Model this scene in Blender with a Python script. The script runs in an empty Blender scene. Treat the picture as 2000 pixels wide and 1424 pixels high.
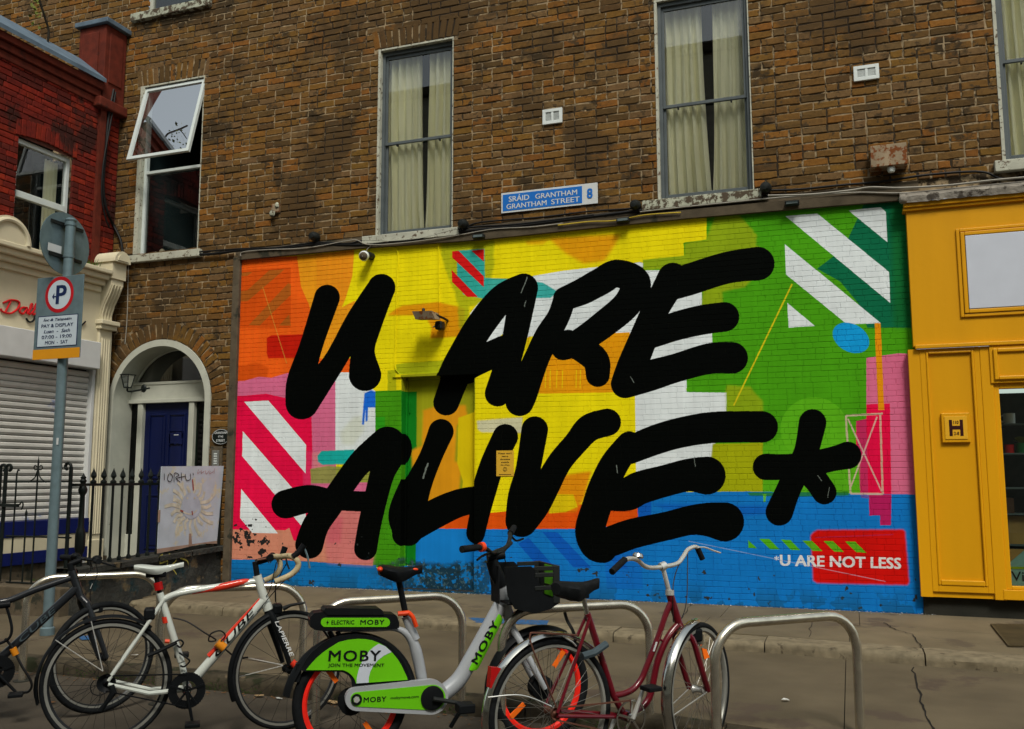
import bpy, math, random, itertools
import numpy as np
from mathutils import Vector, noise as mnoise
random.seed(7)
rnd = random.Random(11)
sc = bpy.context.scene
COL = sc.collection

# ---------------------------------------------------------------- camera
F_PX = 1800.0; YAW, PIT, ROL = [math.radians(a) for a in (-20.02, 6.94, 0.105)]
CAM = np.array([0.0, -9.6, 1.46])
_f = np.array([math.sin(YAW)*math.cos(PIT), math.cos(YAW)*math.cos(PIT), math.sin(PIT)])
_r = np.array([math.cos(YAW), -math.sin(YAW), 0.0]); _d = np.cross(_f, _r)
R_AX = math.cos(ROL)*_r + math.sin(ROL)*_d
D_AX = -math.sin(ROL)*_r + math.cos(ROL)*_d
cam = bpy.data.cameras.new('camera'); camo = bpy.data.objects.new('camera', cam); COL.objects.link(camo)
cam.sensor_fit = 'HORIZONTAL'; cam.sensor_width = 36; cam.lens = F_PX/2000*36; cam.clip_start = .05; cam.clip_end = 2000
from mathutils import Matrix
camo.matrix_world = Matrix([[R_AX[0], -D_AX[0], -_f[0], CAM[0]], [R_AX[1], -D_AX[1], -_f[1], CAM[1]], [R_AX[2], -D_AX[2], -_f[2], CAM[2]], [0, 0, 0, 1]])
sc.camera = camo
# ---------------------------------------------------------------- light
SUN_EL, SUN_ROT = math.radians(52), math.radians(150)
w = bpy.data.worlds.new('World'); sc.world = w; w.use_nodes = True
nt = w.node_tree; bg = nt.nodes['Background']
sky = nt.nodes.new('ShaderNodeTexSky'); sky.sky_type = 'NISHITA'; sky.sun_disc = False
sky.sun_elevation = SUN_EL; sky.sun_rotation = SUN_ROT; sky.dust_density = 2; sky.air_density = 1.0; sky.ozone_density = .6
hs = nt.nodes.new('ShaderNodeHueSaturation'); hs.inputs['Saturation'].default_value = .42          # overcast: the blue washed out
tn = nt.nodes.new('ShaderNodeMix'); tn.data_type = 'RGBA'; tn.blend_type = 'MULTIPLY'; tn.inputs[0].default_value = 1; tn.inputs[7].default_value = (.97, 1.0, .92, 1)
nt.links.new(sky.outputs[0], hs.inputs['Color']); nt.links.new(hs.outputs[0], tn.inputs[6]); nt.links.new(tn.outputs[2], bg.inputs[0]); bg.inputs[1].default_value = .105
sun = bpy.data.lights.new('sun', 'SUN'); sun.energy = 1.5; sun.angle = math.radians(15); sun.color = (1, .95, .86)
suno = bpy.data.objects.new('sun', sun); COL.objects.link(suno)
sd = Vector((math.sin(SUN_ROT)*math.cos(SUN_EL), math.cos(SUN_ROT)*math.cos(SUN_EL), math.sin(SUN_EL)))
suno.rotation_euler = sd.to_track_quat('Z', 'Y').to_euler()
sc.view_settings.view_transform = 'Standard'; sc.view_settings.look = 'None'; sc.view_settings.gamma = 1
sc.view_settings.exposure = 0.78
sc.view_settings.use_curve_mapping = False

# ---------------------------------------------------------------- survey: a photo pixel meets a real plane
def ray(px, py): return (px-1000)/F_PX*R_AX + (py-712)/F_PX*D_AX + _f
def on(px, py, axis, val):
    v = ray(px, py); return CAM + (val-CAM[axis])/v[axis]*v
def wl(px, py, y=0.0):
    p = on(px, py, 1, y); return p[0], p[2]
def gr(px, py, z=0.0):
    p = on(px, py, 2, z); return p[0], p[1]

# ---------------------------------------------------------------- materials
def lin(r, g, b): return tuple(((c/255)/12.92 if c/255 <= .04045 else ((c/255+.055)/1.055)**2.4) for c in (r, g, b))
MATS = {}
def mat(name, col, rough=.6, metal=0., var=.18, scale=6., bump=.15, bscale=70., dirt=None, attr=False, coat=0., dist=.004, spec=.22, streak=False):
    m = bpy.data.materials.new(name); m.use_nodes = True; MATS[name] = m
    n, L = m.node_tree.nodes, m.node_tree.links
    b = n['Principled BSDF']
    b.inputs['Roughness'].default_value = rough; b.inputs['Metallic'].default_value = metal
    b.inputs['Coat Weight'].default_value = coat; b.inputs['Specular IOR Level'].default_value = spec
    g = n.new('ShaderNodeNewGeometry')
    pos = g.outputs['Position']
    if streak:
        mp = n.new('ShaderNodeMapping'); mp.inputs['Scale'].default_value = (1, 1, .12); L.new(pos, mp.inputs[0]); pos = mp.outputs[0]
    t = n.new('ShaderNodeTexNoise'); t.inputs['Scale'].default_value = scale; t.inputs['Detail'].default_value = 6; L.new(pos, t.inputs['Vector'])
    mr = n.new('ShaderNodeMapRange'); mr.inputs[1].default_value = .3; mr.inputs[2].default_value = .7
    mr.inputs[3].default_value = 1-var; mr.inputs[4].default_value = 1+var; L.new(t.outputs[0], mr.inputs[0])
    mx = n.new('ShaderNodeMix'); mx.data_type = 'RGBA'; mx.blend_type = 'MULTIPLY'; mx.inputs[0].default_value = 1
    if attr:
        a = n.new('ShaderNodeAttribute'); a.attribute_name = 'tone'; L.new(a.outputs['Color'], mx.inputs[6])
    else: mx.inputs[6].default_value = (*col, 1)
    cb = n.new('ShaderNodeCombineColor')
    for i in range(3): L.new(mr.outputs[0], cb.inputs[i])
    L.new(cb.outputs[0], mx.inputs[7]); out = mx.outputs[2]
    for k, (dc, thr, dsc) in enumerate(dirt or []):
        t2 = n.new('ShaderNodeTexNoise'); t2.inputs['Scale'].default_value = dsc; t2.inputs['Detail'].default_value = 8; t2.inputs['Roughness'].default_value = .65
        mp = n.new('ShaderNodeMapping'); mp.inputs['Location'].default_value = (k*7.3+3, 1.7*k, 5.1); L.new(g.outputs['Position'], mp.inputs[0]); L.new(mp.outputs[0], t2.inputs['Vector'])
        r2 = n.new('ShaderNodeMapRange'); r2.inputs[1].default_value = thr; r2.inputs[2].default_value = thr+.06; L.new(t2.outputs[0], r2.inputs[0])
        m2 = n.new('ShaderNodeMix'); m2.data_type = 'RGBA'; m2.inputs[7].default_value = (*dc, 1); L.new(r2.outputs[0], m2.inputs[0]); L.new(out, m2.inputs[6]); out = m2.outputs[2]
    L.new(out, b.inputs['Base Color'])
    if bump:
        t3 = n.new('ShaderNodeTexNoise'); t3.inputs['Scale'].default_value = bscale; t3.inputs['Detail'].default_value = 5; L.new(g.outputs['Position'], t3.inputs['Vector'])
        bp = n.new('ShaderNodeBump'); bp.inputs['Strength'].default_value = bump; bp.inputs['Distance'].default_value = dist; L.new(t3.outputs[0], bp.inputs['Height']); L.new(bp.outputs[0], b.inputs['Normal'])
    return m
def glass(name, tint=(.8, .9, .88), lo=.1, hi=.75, rough=.01):
    m = bpy.data.materials.new(name); m.use_nodes = True
    n, L = m.node_tree.nodes, m.node_tree.links; n.remove(n['Principled BSDF'])
    o = n['Material Output']; mx = n.new('ShaderNodeMixShader'); tr = n.new('ShaderNodeBsdfTransparent'); gl = n.new('ShaderNodeBsdfGlossy')
    tr.inputs[0].default_value = (*tint, 1); gl.inputs['Roughness'].default_value = rough
    fr = n.new('ShaderNodeFresnel'); fr.inputs[0].default_value = 1.5
    mr = n.new('ShaderNodeMapRange'); mr.inputs[3].default_value = lo; mr.inputs[4].default_value = hi; L.new(fr.outputs[0], mr.inputs[0])
    L.new(mr.outputs[0], mx.inputs[0]); L.new(tr.outputs[0], mx.inputs[1]); L.new(gl.outputs[0], mx.inputs[2]); L.new(mx.outputs[0], o.inputs[0])
    return m

# ---------------------------------------------------------------- mesh helpers
ORG = {}
class MB:
    def __init__(s): s.v = []; s.f = []; s.tone = []
    def poly(s, pts, tone=None):
        i = len(s.v); s.v += [tuple(map(float, p)) for p in pts]; s.f.append(tuple(range(i, i+len(pts)))); s.tone.append(tone); return s
    def grid(s, rows, close_u=False, close_v=False, tone=None):
        i = len(s.v); nv, nu = len(rows), len(rows[0])
        for r in rows: s.v += [tuple(map(float, p)) for p in r]
        for a in range(nv-(0 if close_v else 1)):
            for b in range(nu-(0 if close_u else 1)):
                a2, b2 = (a+1) % nv, (b+1) % nu
                s.f.append((i+a*nu+b, i+a*nu+b2, i+a2*nu+b2, i+a2*nu+b)); s.tone.append(tone)
        return s
    def box(s, x0, x1, y0, y1, z0, z1, tone=None):
        if x0 > x1: x0, x1 = x1, x0
        if y0 > y1: y0, y1 = y1, y0
        if z0 > z1: z0, z1 = z1, z0
        i = len(s.v); s.v += [(x, y, z) for z in (z0, z1) for y in (y0, y1) for x in (x0, x1)]
        for q in ((0, 2, 3, 1), (4, 5, 7, 6), (0, 1, 5, 4), (2, 6, 7, 3), (0, 4, 6, 2), (1, 3, 7, 5)): s.f.append(tuple(i+k for k in q)); s.tone.append(tone)
        return s
    def bar(s, a, b, wx, wz, up=(0, 0, 1)):
        a, b = Vector(a), Vector(b); d = (b-a).normalized(); u = Vector(up); sd_ = d.cross(u).normalized(); u = sd_.cross(d)
        i = len(s.v)
        for p in (a, b):
            for e, g in ((-1, -1), (1, -1), (1, 1), (-1, 1)): s.v.append(tuple(p+sd_*(e*wx/2)+u*(g*wz/2)))
        for q in ((3, 2, 1, 0), (4, 5, 6, 7), (0, 1, 5, 4), (1, 2, 6, 5), (2, 3, 7, 6), (3, 0, 4, 7)): s.f.append(tuple(i+k for k in q)); s.tone.append(None)
        return s
    def tube(s, path, r, n=10, closed=False, cap=True, sq=None):
        P = [Vector(p) for p in path]; m = len(P); R = r if isinstance(r, (list, tuple)) else [r]*m
        rows = []; nrm = None
        for k in range(m):
            if closed: t = (P[(k+1) % m]-P[k-1]).normalized()
            else: t = (P[min(k+1, m-1)]-P[max(k-1, 0)]).normalized()
            if nrm is None: nrm = t.orthogonal().normalized() if abs(t.z) > .99 else t.cross(Vector((0, 0, 1))).normalized()
            nrm = (nrm-t*nrm.dot(t)).normalized(); bn = t.cross(nrm)
            q = sq or (1, 1)
            rows.append([P[k]+nrm*(R[k]*q[0]*math.cos(2*math.pi*j/n))+bn*(R[k]*q[1]*math.sin(2*math.pi*j/n)) for j in range(n)])
        s.grid(rows, close_u=True, close_v=closed)
        if cap and not closed: s.poly(rows[0][::-1]); s.poly(rows[-1])
        return s
    def lathe(s, prof, c, axis=(0, 0, 1), n=20):
        ax = Vector(axis).normalized(); u = ax.orthogonal().normalized(); v = ax.cross(u); c = Vector(c)
        rows = [[c+ax*h+u*(max(r, 1e-4)*math.cos(2*math.pi*j/n))+v*(max(r, 1e-4)*math.sin(2*math.pi*j/n)) for j in range(n)] for r, h in prof]
        return s.grid(rows, close_u=True)
    def prism(s, pts, off):
        o = Vector(off); A = [Vector(p) for p in pts]; B = [p+o for p in A]; n = len(A)
        s.poly(A[::-1]); s.poly(B)
        for k in range(n): s.poly([A[k], A[(k+1) % n], B[(k+1) % n], B[k]])
        return s
    def ell(s, c, r, n=14, m=9, fn=None):
        rows = []
        for a in range(m+1):
            th = math.pi*a/m
            rows.append([(c[0]+r[0]*math.sin(th)*math.cos(2*math.pi*j/n), c[1]+r[1]*math.sin(th)*math.sin(2*math.pi*j/n), c[2]+r[2]*math.cos(th)) for j in range(n)])
        return s.grid(rows, close_u=True)
    def build(s, name, m, parent=None, smooth=False, kind=None, label=None, bevel=0):
        o = s.mesh_obj(name, m, parent, smooth)
        if kind: o['kind'] = kind
        if label: o['label'] = label
        if bevel:
            b = o.modifiers.new('bevel', 'BEVEL'); b.width = bevel; b.segments = 2; b.limit_method = 'ANGLE'
        return o
    def mesh(s, name, m, off=(0, 0, 0)):
        me = bpy.data.meshes.new(name)
        vv = [(a-off[0], b-off[1], c-off[2]) for a, b, c in s.v]
        me.from_pydata(vv, [], s.f); me.materials.append(m)
        if any(t is not None for t in s.tone):
            ca = me.color_attributes.new('tone', 'FLOAT_COLOR', 'CORNER')
            arr = np.ones((len(me.loops), 4), np.float32); k = 0
            for f, t in zip(s.f, s.tone):
                if t is not None: arr[k:k+len(f), :3] = t
                k += len(f)
            ca.data.foreach_set('color', arr.ravel())
        return me
    def mesh_obj(s, name, m, parent, smooth):
        off = ORG.get(parent.name, (0, 0, 0)) if parent else (0, 0, 0)
        me = s.mesh(name, m, off)
        if smooth:
            me.shade_smooth()
            try: me.set_sharp_from_angle(angle=math.radians(38))
            except Exception: pass
        o = bpy.data.objects.new(name, me); COL.objects.link(o)
        if parent: o.parent = parent; ORG[o.name] = off
        return o
def thing(name, label, cat, loc=(0, 0, 0), rz=0., group=None, static=True):
    o = bpy.data.objects.new(name, None); COL.objects.link(o); o.location = loc; o.rotation_euler = (0, 0, rz); o.empty_display_size = .2
    o['label'] = label; o['category'] = cat
    if group: o['group'] = group
    if static: ORG[o.name] = tuple(loc)
    return o
def tag(o, label, cat, group=None):
    o['label'] = label; o['category'] = cat
    if group: o['group'] = group
    return o
def dup(root, loc, rz, label=None):
    r = root.copy(); COL.objects.link(r); r.location = loc; r.rotation_euler = (0, 0, rz)
    if label: r['label'] = label
    for ch in list(root.children):
        c = ch.copy(); COL.objects.link(c); c.parent = r
        for g in ch.children: d = g.copy(); COL.objects.link(d); d.parent = c
    return r
def smoothpath(pts, n=6, closed=False):
    P = [np.array(p, float) for p in pts]; m = len(P); out = []
    rng = range(m) if closed else range(m-1)
    for i in rng:
        if closed: a, b, c, d = P[i-1], P[i], P[(i+1) % m], P[(i+2) % m]
        else: a, b, c, d = P[max(i-1, 0)], P[i], P[i+1], P[min(i+2, m-1)]
        for k in range(n):
            t = k/n; out.append(.5*((2*b)+(-a+c)*t+(2*a-5*b+4*c-d)*t*t+(-a+3*b-3*c+d)*t**3))
    if not closed: out.append(P[-1])
    return out
# ---- text as triangles (built-in font)
_tc = {}
def text2d(s, bold=0., shear=0., spacing=1.):
    bold = 0; key = (s, bold, shear, spacing)
    if key in _tc: return _tc[key]
    c = bpy.data.curves.new('t', 'FONT'); c.body = s; c.shear = shear; c.space_character = spacing; c.resolution_u = 3
    o = bpy.data.objects.new('t', c); COL.objects.link(o); bpy.context.view_layer.update()
    me = bpy.data.meshes.new_from_object(o.evaluated_get(bpy.context.evaluated_depsgraph_get()))
    V = np.array([(v.co.x, v.co.y) for v in me.vertices]); Fc = [tuple(p.vertices) for p in me.polygons]
    bpy.data.objects.remove(o); bpy.data.curves.remove(c); bpy.data.meshes.remove(me)
    lo, hi = V.min(0), V.max(0); V = (V-lo)/(hi-lo); _tc[key] = (V, Fc, (hi-lo)); return _tc[key]
def text_mb(s, O, U, Vv, w_, h_=None, mb=None, **k):
    """flat lettering: O lower left corner, U / Vv unit directions, w_ x h_ the lettering's own box"""
    V, Fc, size = text2d(s, **k); O, U, Vv = Vector(O), Vector(U), Vector(Vv)
    if h_ is None: h_ = w_*size[1]/size[0]
    mb = mb or MB(); N = U.cross(Vv); bd = k.get('bold', 0)*h_*1.3
    for j, (e, g) in enumerate(((0, 0), (1, .5), (-1, -.5), (1, -.5), (-1, .5)) if bd else ((0, 0),)):
        i = len(mb.v)
        for a, b in V: mb.v.append(tuple(O+U*(a*w_+e*bd)+Vv*(b*h_+g*bd)+N*(j*.0002)))
        for f in Fc: mb.f.append(tuple(i+q for q in f)); mb.tone.append(None)
    return mb
# ================================================================ MURAL PICTURE (computed, mapped by wall position)
MX0, MX1, MZ0, MZ1 = -7.35, .72, .1, 4.3
PPM = 330
TW, TH = int((MX1-MX0)*PPM), int((MZ1-MZ0)*PPM)
IMG = np.zeros((TH, TW, 3), np.float32)
rs = np.random.RandomState(3)
def fbm(w_, h_, cell, seed, oct=4):
    r = np.random.RandomState(seed); out = np.zeros((h_, w_), np.float32); amp = 1; tot = 0
    for o in range(oct):
        c = max(cell/2**o, 2); gw, gh = int(w_/c)+3, int(h_/c)+3; g = r.rand(gh, gw).astype(np.float32)
        ys = np.arange(h_)/c; xs = np.arange(w_)/c; y0 = ys.astype(int); x0 = xs.astype(int)
        fy = (ys-y0)[:, None]; fx = (xs-x0)[None]; fy = fy*fy*(3-2*fy); fx = fx*fx*(3-2*fx)
        a = g[y0][:, x0]; b = g[y0][:, x0+1]; c_ = g[y0+1][:, x0]; d = g[y0+1][:, x0+1]
        out += amp*((a*(1-fx)+b*fx)*(1-fy)+(c_*(1-fx)+d*fx)*fy); tot += amp; amp *= .5
    return out/tot
def topix(P): 
    P = np.array(P, float); return np.stack([(P[:, 0]-MX0)*PPM, (P[:, 1]-MZ0)*PPM], 1)
def fillmask(Q):
    m = np.zeros((TH, TW+1), np.int8); n = len(Q)
    for i in range(n):
        (x0, y0), (x1, y1) = Q[i], Q[(i+1) % n]
        if y0 > y1: x0, y0, x1, y1 = x1, y1, x0, y0
        a, b = int(math.ceil(y0-.5)), int(math.ceil(y1-.5)); a = max(a, 0); b = min(b, TH)
        if b <= a: continue
        ys = np.arange(a, b); xs = x0+(ys+.5-y0)*(x1-x0)/(y1-y0); xi = np.clip(np.ceil(xs-.5).astype(int), 0, TW)
        m[ys, xi] ^= 1
    return (np.cumsum(m[:, :TW], axis=1) & 1).astype(np.float32)
def blur(m, k):
    if k < 1: return m
    k = int(k)
    for ax in (0, 1):
        for _ in range(2):
            c = np.cumsum(np.pad(m, [(k+1, k) if a == ax else (0, 0) for a in (0, 1)], mode='edge'), axis=ax)
            m = (c[2*k+1:]-c[:-2*k-1])/(2*k+1) if ax == 0 else (c[:, 2*k+1:]-c[:, :-2*k-1])/(2*k+1)
    return m
def put(m, col, a=1.):
    global IMG
    c = np.array(col, np.float32); ys, xs = np.where(m > .002)
    if len(ys) == 0: return
    y0, y1, x0, x1 = ys.min(), ys.max()+1, xs.min(), xs.max()+1
    k = (m[y0:y1, x0:x1]*a)[..., None]; IMG[y0:y1, x0:x1] = IMG[y0:y1, x0:x1]*(1-k)+c*k
ROUGH1 = (fbm(TW, TH, 26, 5, 3)-.5); ROUGH2 = (fbm(TW, TH, 26, 6, 3)-.5)
def paint(pts, col, a=1., soft=0, wob=0, fade=None):
    """pts: outline surveyed from the photo, laid onto the wall plane"""
    Q = topix([wl(*p) for p in pts]); m = fillmask(Q)
    if soft: m = blur(m, soft)
    if wob:
        yy, xx = np.indices(m.shape); m = m[np.clip(yy+(ROUGH1*wob).astype(int), 0, TH-1), np.clip(xx+(ROUGH2*wob).astype(int), 0, TW-1)]
    if fade is not None: m = m*fade
    put(m, col, a)
def capsule(p, q, r0, r1):
    pts = []; d = math.atan2(q[1]-p[1], q[0]-p[0])
    for k in range(13): t = d+math.pi/2+math.pi*k/12; pts.append((p[0]+r0*math.cos(t), p[1]+r0*math.sin(t)))
    for k in range(13): t = d-math.pi/2+math.pi*k/12; pts.append((q[0]+r1*math.cos(t), q[1]+r1*math.sin(t)))
    return pts
BLK = np.zeros((TH, TW), np.float32)
def stroke(pts, target=None):
    P = smoothpath([(a, b, c) for a, b, c in pts], 5)
    for p, q in zip(P[:-1], P[1:]):
        Q = topix([wl(*t) for t in capsule(p, q, p[2], q[2])]); np.maximum(BLK, fillmask(Q), out=BLK)
def line(a, b, wd, col, al=1., wob=0):
    (x0, y0), (x1, y1) = a, b; l = math.hypot(x1-x0, y1-y0); nx, ny = -(y1-y0)/l*wd/2, (x1-x0)/l*wd/2
    paint([(x0+nx, y0+ny), (x1+nx, y1+ny), (x1-nx, y1-ny), (x0-nx, y0-ny)], col, al, 0, wob)
# paints (albedo)
YEL = (.74, .63, .004); ORA = (.74, .29, .01); ORR = (.76, .105, .008); WHT = (.64, .69, .70); PNK = (.60, .13, .25)
CRI = (.70, .005, .055); GRN = (.06, .30, .006); DGR = (.006, .17, .012); OLV = (.30, .36, .008); SAL = (.56, .22, .14); BLU = (.006, .16, .50)
TEA = (.01, .36, .33); NAVY = (.004, .075, .42); DTE = (.004, .125, .055); RED = (.56, .006, .004); LGR = (.10, .40, .01)
IMG[:] = YEL
paint([(468, 506), (580, 500), (604, 596), (640, 690), (684, 700), (684, 735), (600, 735), (466, 760)], ORR)
paint([(580, 500), (692, 488), (688, 540), (676, 580), (668, 600), (692, 588), (700, 590), (690, 625), (640, 702), (625, 700), (604, 596), (588, 560)], ORA)
paint([(618, 500), (692, 488), (688, 540), (672, 590), (640, 600), (618, 560)], (.72, .22, .01), .5, 2)
paint([(473, 527), (568, 522), (568, 640), (473, 641)], (.52, .06, .004), .7)
for q in ([(473, 532), (493, 531), (473, 548)], [(526, 528), (556, 526), (484, 588), (473, 588), (473, 576)], [(563, 553), (568, 555), (568, 576), (507, 636), (486, 635)], [(565, 614), (568, 636), (545, 636)]):
    paint(q, (.30, .10, .012), .75)
paint([(521, 660), (530, 655), (592, 653), (590, 699), (524, 700), (521, 690)], (.50, .012, .004), 1, 1)
paint([(466, 716), (500, 708), (525, 718), (522, 738), (500, 744), (466, 746)], (.52, .06, .004), .7, 3)
paint([(464, 748), (505, 736), (530, 738), (560, 729), (600, 724), (655, 730), (657, 995), (590, 995), (463, 790)], PNK, 1, 0, 3)
paint([(440, 1015), (600, 1015), (600, 1062), (440, 1062)], SAL)
paint([(445, 776), (520, 769), (560, 778), (608, 796), (610, 880), (607, 940), (601, 1056), (574, 1056), (565, 1036), (445, 1034)], CRI, 1, 0, 2)
paint([(592, 880), (610, 880), (607, 950), (592, 950)], (.62, .03, .12), .7, 2)
for q in ([(477, 785), (524, 782), (598, 869), (597, 925)], [(474, 842), (597, 983), (597, 1037), (473, 891)], [(471, 955), (543, 1042), (493, 1041), (469, 1012)]): paint(q, WHT)
paint([(655, 728), (684, 727), (700, 735), (734, 765), (734, 870), (690, 900), (655, 898)], WHT, 1, 0, 1)
paint([(690, 815), (708, 812), (712, 840), (690, 870), (668, 868), (664, 845)], (.45, .47, .25), .35, 7)
paint([(712, 768), (725, 762), (735, 766), (735, 796), (719, 796), (718, 822), (714, 824), (714, 800), (711, 830), (707, 829), (709, 800)], (.01, .13, .62), 1, 1)
paint([(610, 884), (655, 880), (655, 915), (612, 918)], (.62, .28, .2), .4, 4)
paint([(606, 916), (640, 910), (745, 918), (745, 944), (608, 944)], (.22, .26, .05), .9, 1)
paint([(620, 890), (628, 881), (692, 878), (690, 906), (630, 908), (621, 902)], TEA, 1, 1)
paint([(733, 764), (786, 762), (786, 1108), (727, 1108), (740, 985), (733, 900)], (.05, .26, .006))
paint([(734, 815), (752, 814), (752, 836), (734, 838)], (.02, .30, .01), .8)
paint([(757, 724), (774, 722), (774, 763), (757, 763)], (.36, .38, .006), .9)
paint([(773, 712), (790, 709), (868, 704), (860, 730), (776, 732)], OLV, .85, 1, 4)
paint([(682, 942), (750, 942), (750, 992), (682, 992)], PNK)
# door in its recess
paint([(784, 733), (928, 725), (928, 985), (784, 985)], (.26, .27, .008))
paint([(812, 760), (840, 745), (845, 800), (820, 850), (808, 880)], (.34, .36, .01), .6, 6)
paint([(784, 764), (805, 763), (804, 1106), (784, 1106)], DGR)
paint([(818, 800), (850, 790), (902, 790), (905, 812), (884, 830), (880, 900), (893, 905), (885, 1000), (800, 1010), (795, 880), (815, 870)], (.64, .27, .008), 1, 4, 8)
paint([(887, 815), (928, 800), (928, 990), (890, 1000), (896, 940), (885, 905)], (.62, .47, .004), 1, 1, 3)
paint([(803, 990), (870, 985), (930, 985), (930, 1034), (803, 1036)], ORR, 1)
# middle
paint([(918, 640), (918, 612), (936, 590), (1030, 541), (1100, 529), (1250, 512), (1290, 525), (1370, 560), (1373, 600), (1391, 640), (1391, 675), (1345, 735), (1340, 762), (1419, 767), (1419, 868), (1392, 870), (1392, 900), (1300, 960), (1243, 960), (1240, 768), (1226, 652), (1190, 650), (1030, 659), (985, 650), (915, 705)], WHT, 1, 0, 2)
paint([(1032, 658), (1230, 649), (1222, 766), (1055, 769), (1015, 745)], (.68, .28, .004))
for x in (1066, 1075, 1088, 1099, 1126, 1134): line((x, 722), (x-1, 758), 1.6, YEL, .7)
paint([(1035, 657), (1042, 657), (1022, 720), (1012, 735)], YEL, .9)
paint([(932, 822), (1020, 815), (1020, 846), (940, 844), (933, 838)], (.55, .55, .42), .85, 2, 5)
paint([(1070, 464), (1212, 458), (1200, 480), (1180, 510), (1140, 515), (1105, 495)], (.68, .27, .004), .9, 6)
paint([(1025, 470), (1075, 465), (1060, 478), (1030, 478)], (.68, .27, .004), .6, 4)
paint([(758, 614), (785, 597), (856, 590), (908, 602), (905, 657), (840, 661), (843, 640), (830, 616), (758, 616)], (.66, .26, .004), .95, 3)
paint([(860, 470), (965, 470), (965, 520), (946, 590), (915, 600), (915, 650), (897, 640), (893, 590), (884, 560), (875, 540), (862, 500)], OLV, .75, 4, 14)
paint([(893, 490), (946, 486), (947, 543), (1000, 545), (1060, 552), (1090, 570), (1075, 582), (947, 584), (905, 575), (893, 540)], TEA, .95, 1, 2)
for q in ([(883, 491), (896, 490), (945, 540), (945, 561), (883, 503)], [(921, 490), (945, 487), (945, 511)], [(882, 527), (933, 580), (912, 580), (883, 551)]): paint(q, (.62, .01, .01))
# right green
paint([(1335, 474), (1380, 468), (1380, 424), (1800, 380), (1800, 965), (1392, 965), (1392, 870), (1419, 850), (1419, 767), (1341, 766), (1341, 737), (1391, 700), (1391, 640), (1371, 600), (1371, 545), (1290, 528), (1256, 528), (1256, 508), (1336, 500)], GRN)
paint([(1256, 508), (1336, 498), (1336, 474), (1380, 468), (1398, 424), (1445, 420), (1478, 458), (1478, 480), (1500, 490), (1500, 518), (1455, 560), (1412, 570), (1410, 595), (1371, 600), (1371, 545), (1290, 528), (1256, 528)], OLV, .75, 3, 14)
paint([(1350, 430), (1378, 428), (1378, 468), (1350, 472)], YEL)
paint([(1417, 766), (1420, 752), (1465, 755), (1490, 785), (1490, 806), (1419, 806)], OLV, .7, 3, 8)
paint([(1675, 427), (1690, 392), (1800, 380), (1800, 640), (1694, 640), (1676, 592), (1641, 550), (1596, 525), (1629, 500), (1657, 465)], DTE)
paint([(1740, 400), (1800, 380), (1800, 640), (1745, 640)], (.008, .13, .02), .7, 8)
for q in ([(1657, 411), (1720, 405), (1730, 414), (1733, 473)], [(1534, 422), (1596, 417), (1736, 531), (1739, 592)], [(1533, 477), (1720, 631), (1655, 634), (1535, 536)], [(1538, 592), (1592, 637), (1540, 640)]): paint(q, WHT)
paint([(1662+38*math.cos(t)*math.cos(.5)-27*math.sin(t)*math.sin(.5), 660+38*math.cos(t)*math.sin(.5)+27*math.sin(t)*math.cos(.5)) for t in np.linspace(0, 6.28, 40)], (.006, .28, .62))
line((1547, 555), (1433, 792), 3, (.6, .5, .01))
paint([(1590+66*math.cos(t), 838+62*math.sin(t)) for t in np.linspace(0, 6.28, 40)], LGR, .8)
paint([(1392, 867), (1490, 865), (1490, 965), (1380, 965)], (.34, .36, .004), .95, 1)
paint([(1490, 870), (1560, 840), (1690, 840), (1690, 965), (1490, 965)], LGR, .7, 2)
paint([(1692, 699), (1755, 690), (1800, 692), (1800, 966), (1740, 966), (1692, 805)], (.60, .13, .24))
paint([(1692, 790), (1738, 788), (1741, 975), (1740, 1026), (1719, 1026), (1719, 1007), (1698, 1007), (1696, 972), (1680, 970), (1680, 905), (1672, 880), (1672, 822), (1692, 818)], CRI)
paint([(1672, 822), (1692, 818), (1696, 972), (1680, 970)], (.40, .03, .12), .7)
paint([(1708, 631), (1720, 631), (1727, 801), (1715, 801)], (.68, .25, .004))
# blue
paint([(803, 1034), (930, 1033), (1122, 1032), (1245, 1003), (1245, 962), (1460, 960), (1795, 966), (1810, 1240), (803, 1200)], BLU)
paint([(440, 1093), (540, 1092), (620, 1098), (735, 1104), (735, 1109), (803, 1106), (930, 1100), (930, 1200), (440, 1180)], (.006, .15, .42))
paint([(1697, 966), (1741, 966), (1740, 1026), (1719, 1026), (1719, 1007), (1698, 1007)], (.42, .012, .10))
paint([(1680, 964), (1697, 964), (1697, 974), (1682, 972)], (.16, .07, .3), .7)
paint([(447, 1029), (492, 1041), (545, 1043), (565, 1031), (574, 1057), (601, 1057), (601, 988), (740, 985), (728, 1105), (620, 1098), (540, 1093), (447, 1093)], SAL, 1, 0, 2)
paint([(620, 990), (740, 985), (728, 1104), (640, 1098)], (.58, .15, .17), .7, 8)
paint([(640, 1010), (670, 1010), (665, 1060), (640, 1060)], (.60, .08, .14), .5, 6)
paint([(808, 1036), (900, 1036), (900, 1102), (808, 1102)], (.008, .19, .56), .8, 2)
paint([(870, 1010), (1245, 975), (1245, 1004), (1124, 1033), (860, 1034)], (.64, .075, .004))
paint([(1085, 930), (1155, 920), (1140, 975), (1125, 1000), (1070, 1000)], (.66, .20, .004), .9, 4)
paint([(1078, 965), (1120, 966), (1128, 990), (1105, 1000), (1072, 1003)], (.62, .46, .004), 1, 1)
paint([(1180, 980), (1245, 978), (1246, 1010), (1180, 1030)], (.64, .075, .004))
paint([(1245, 985), (1272, 978), (1272, 1010), (1246, 1010)], NAVY, .8)
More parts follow.
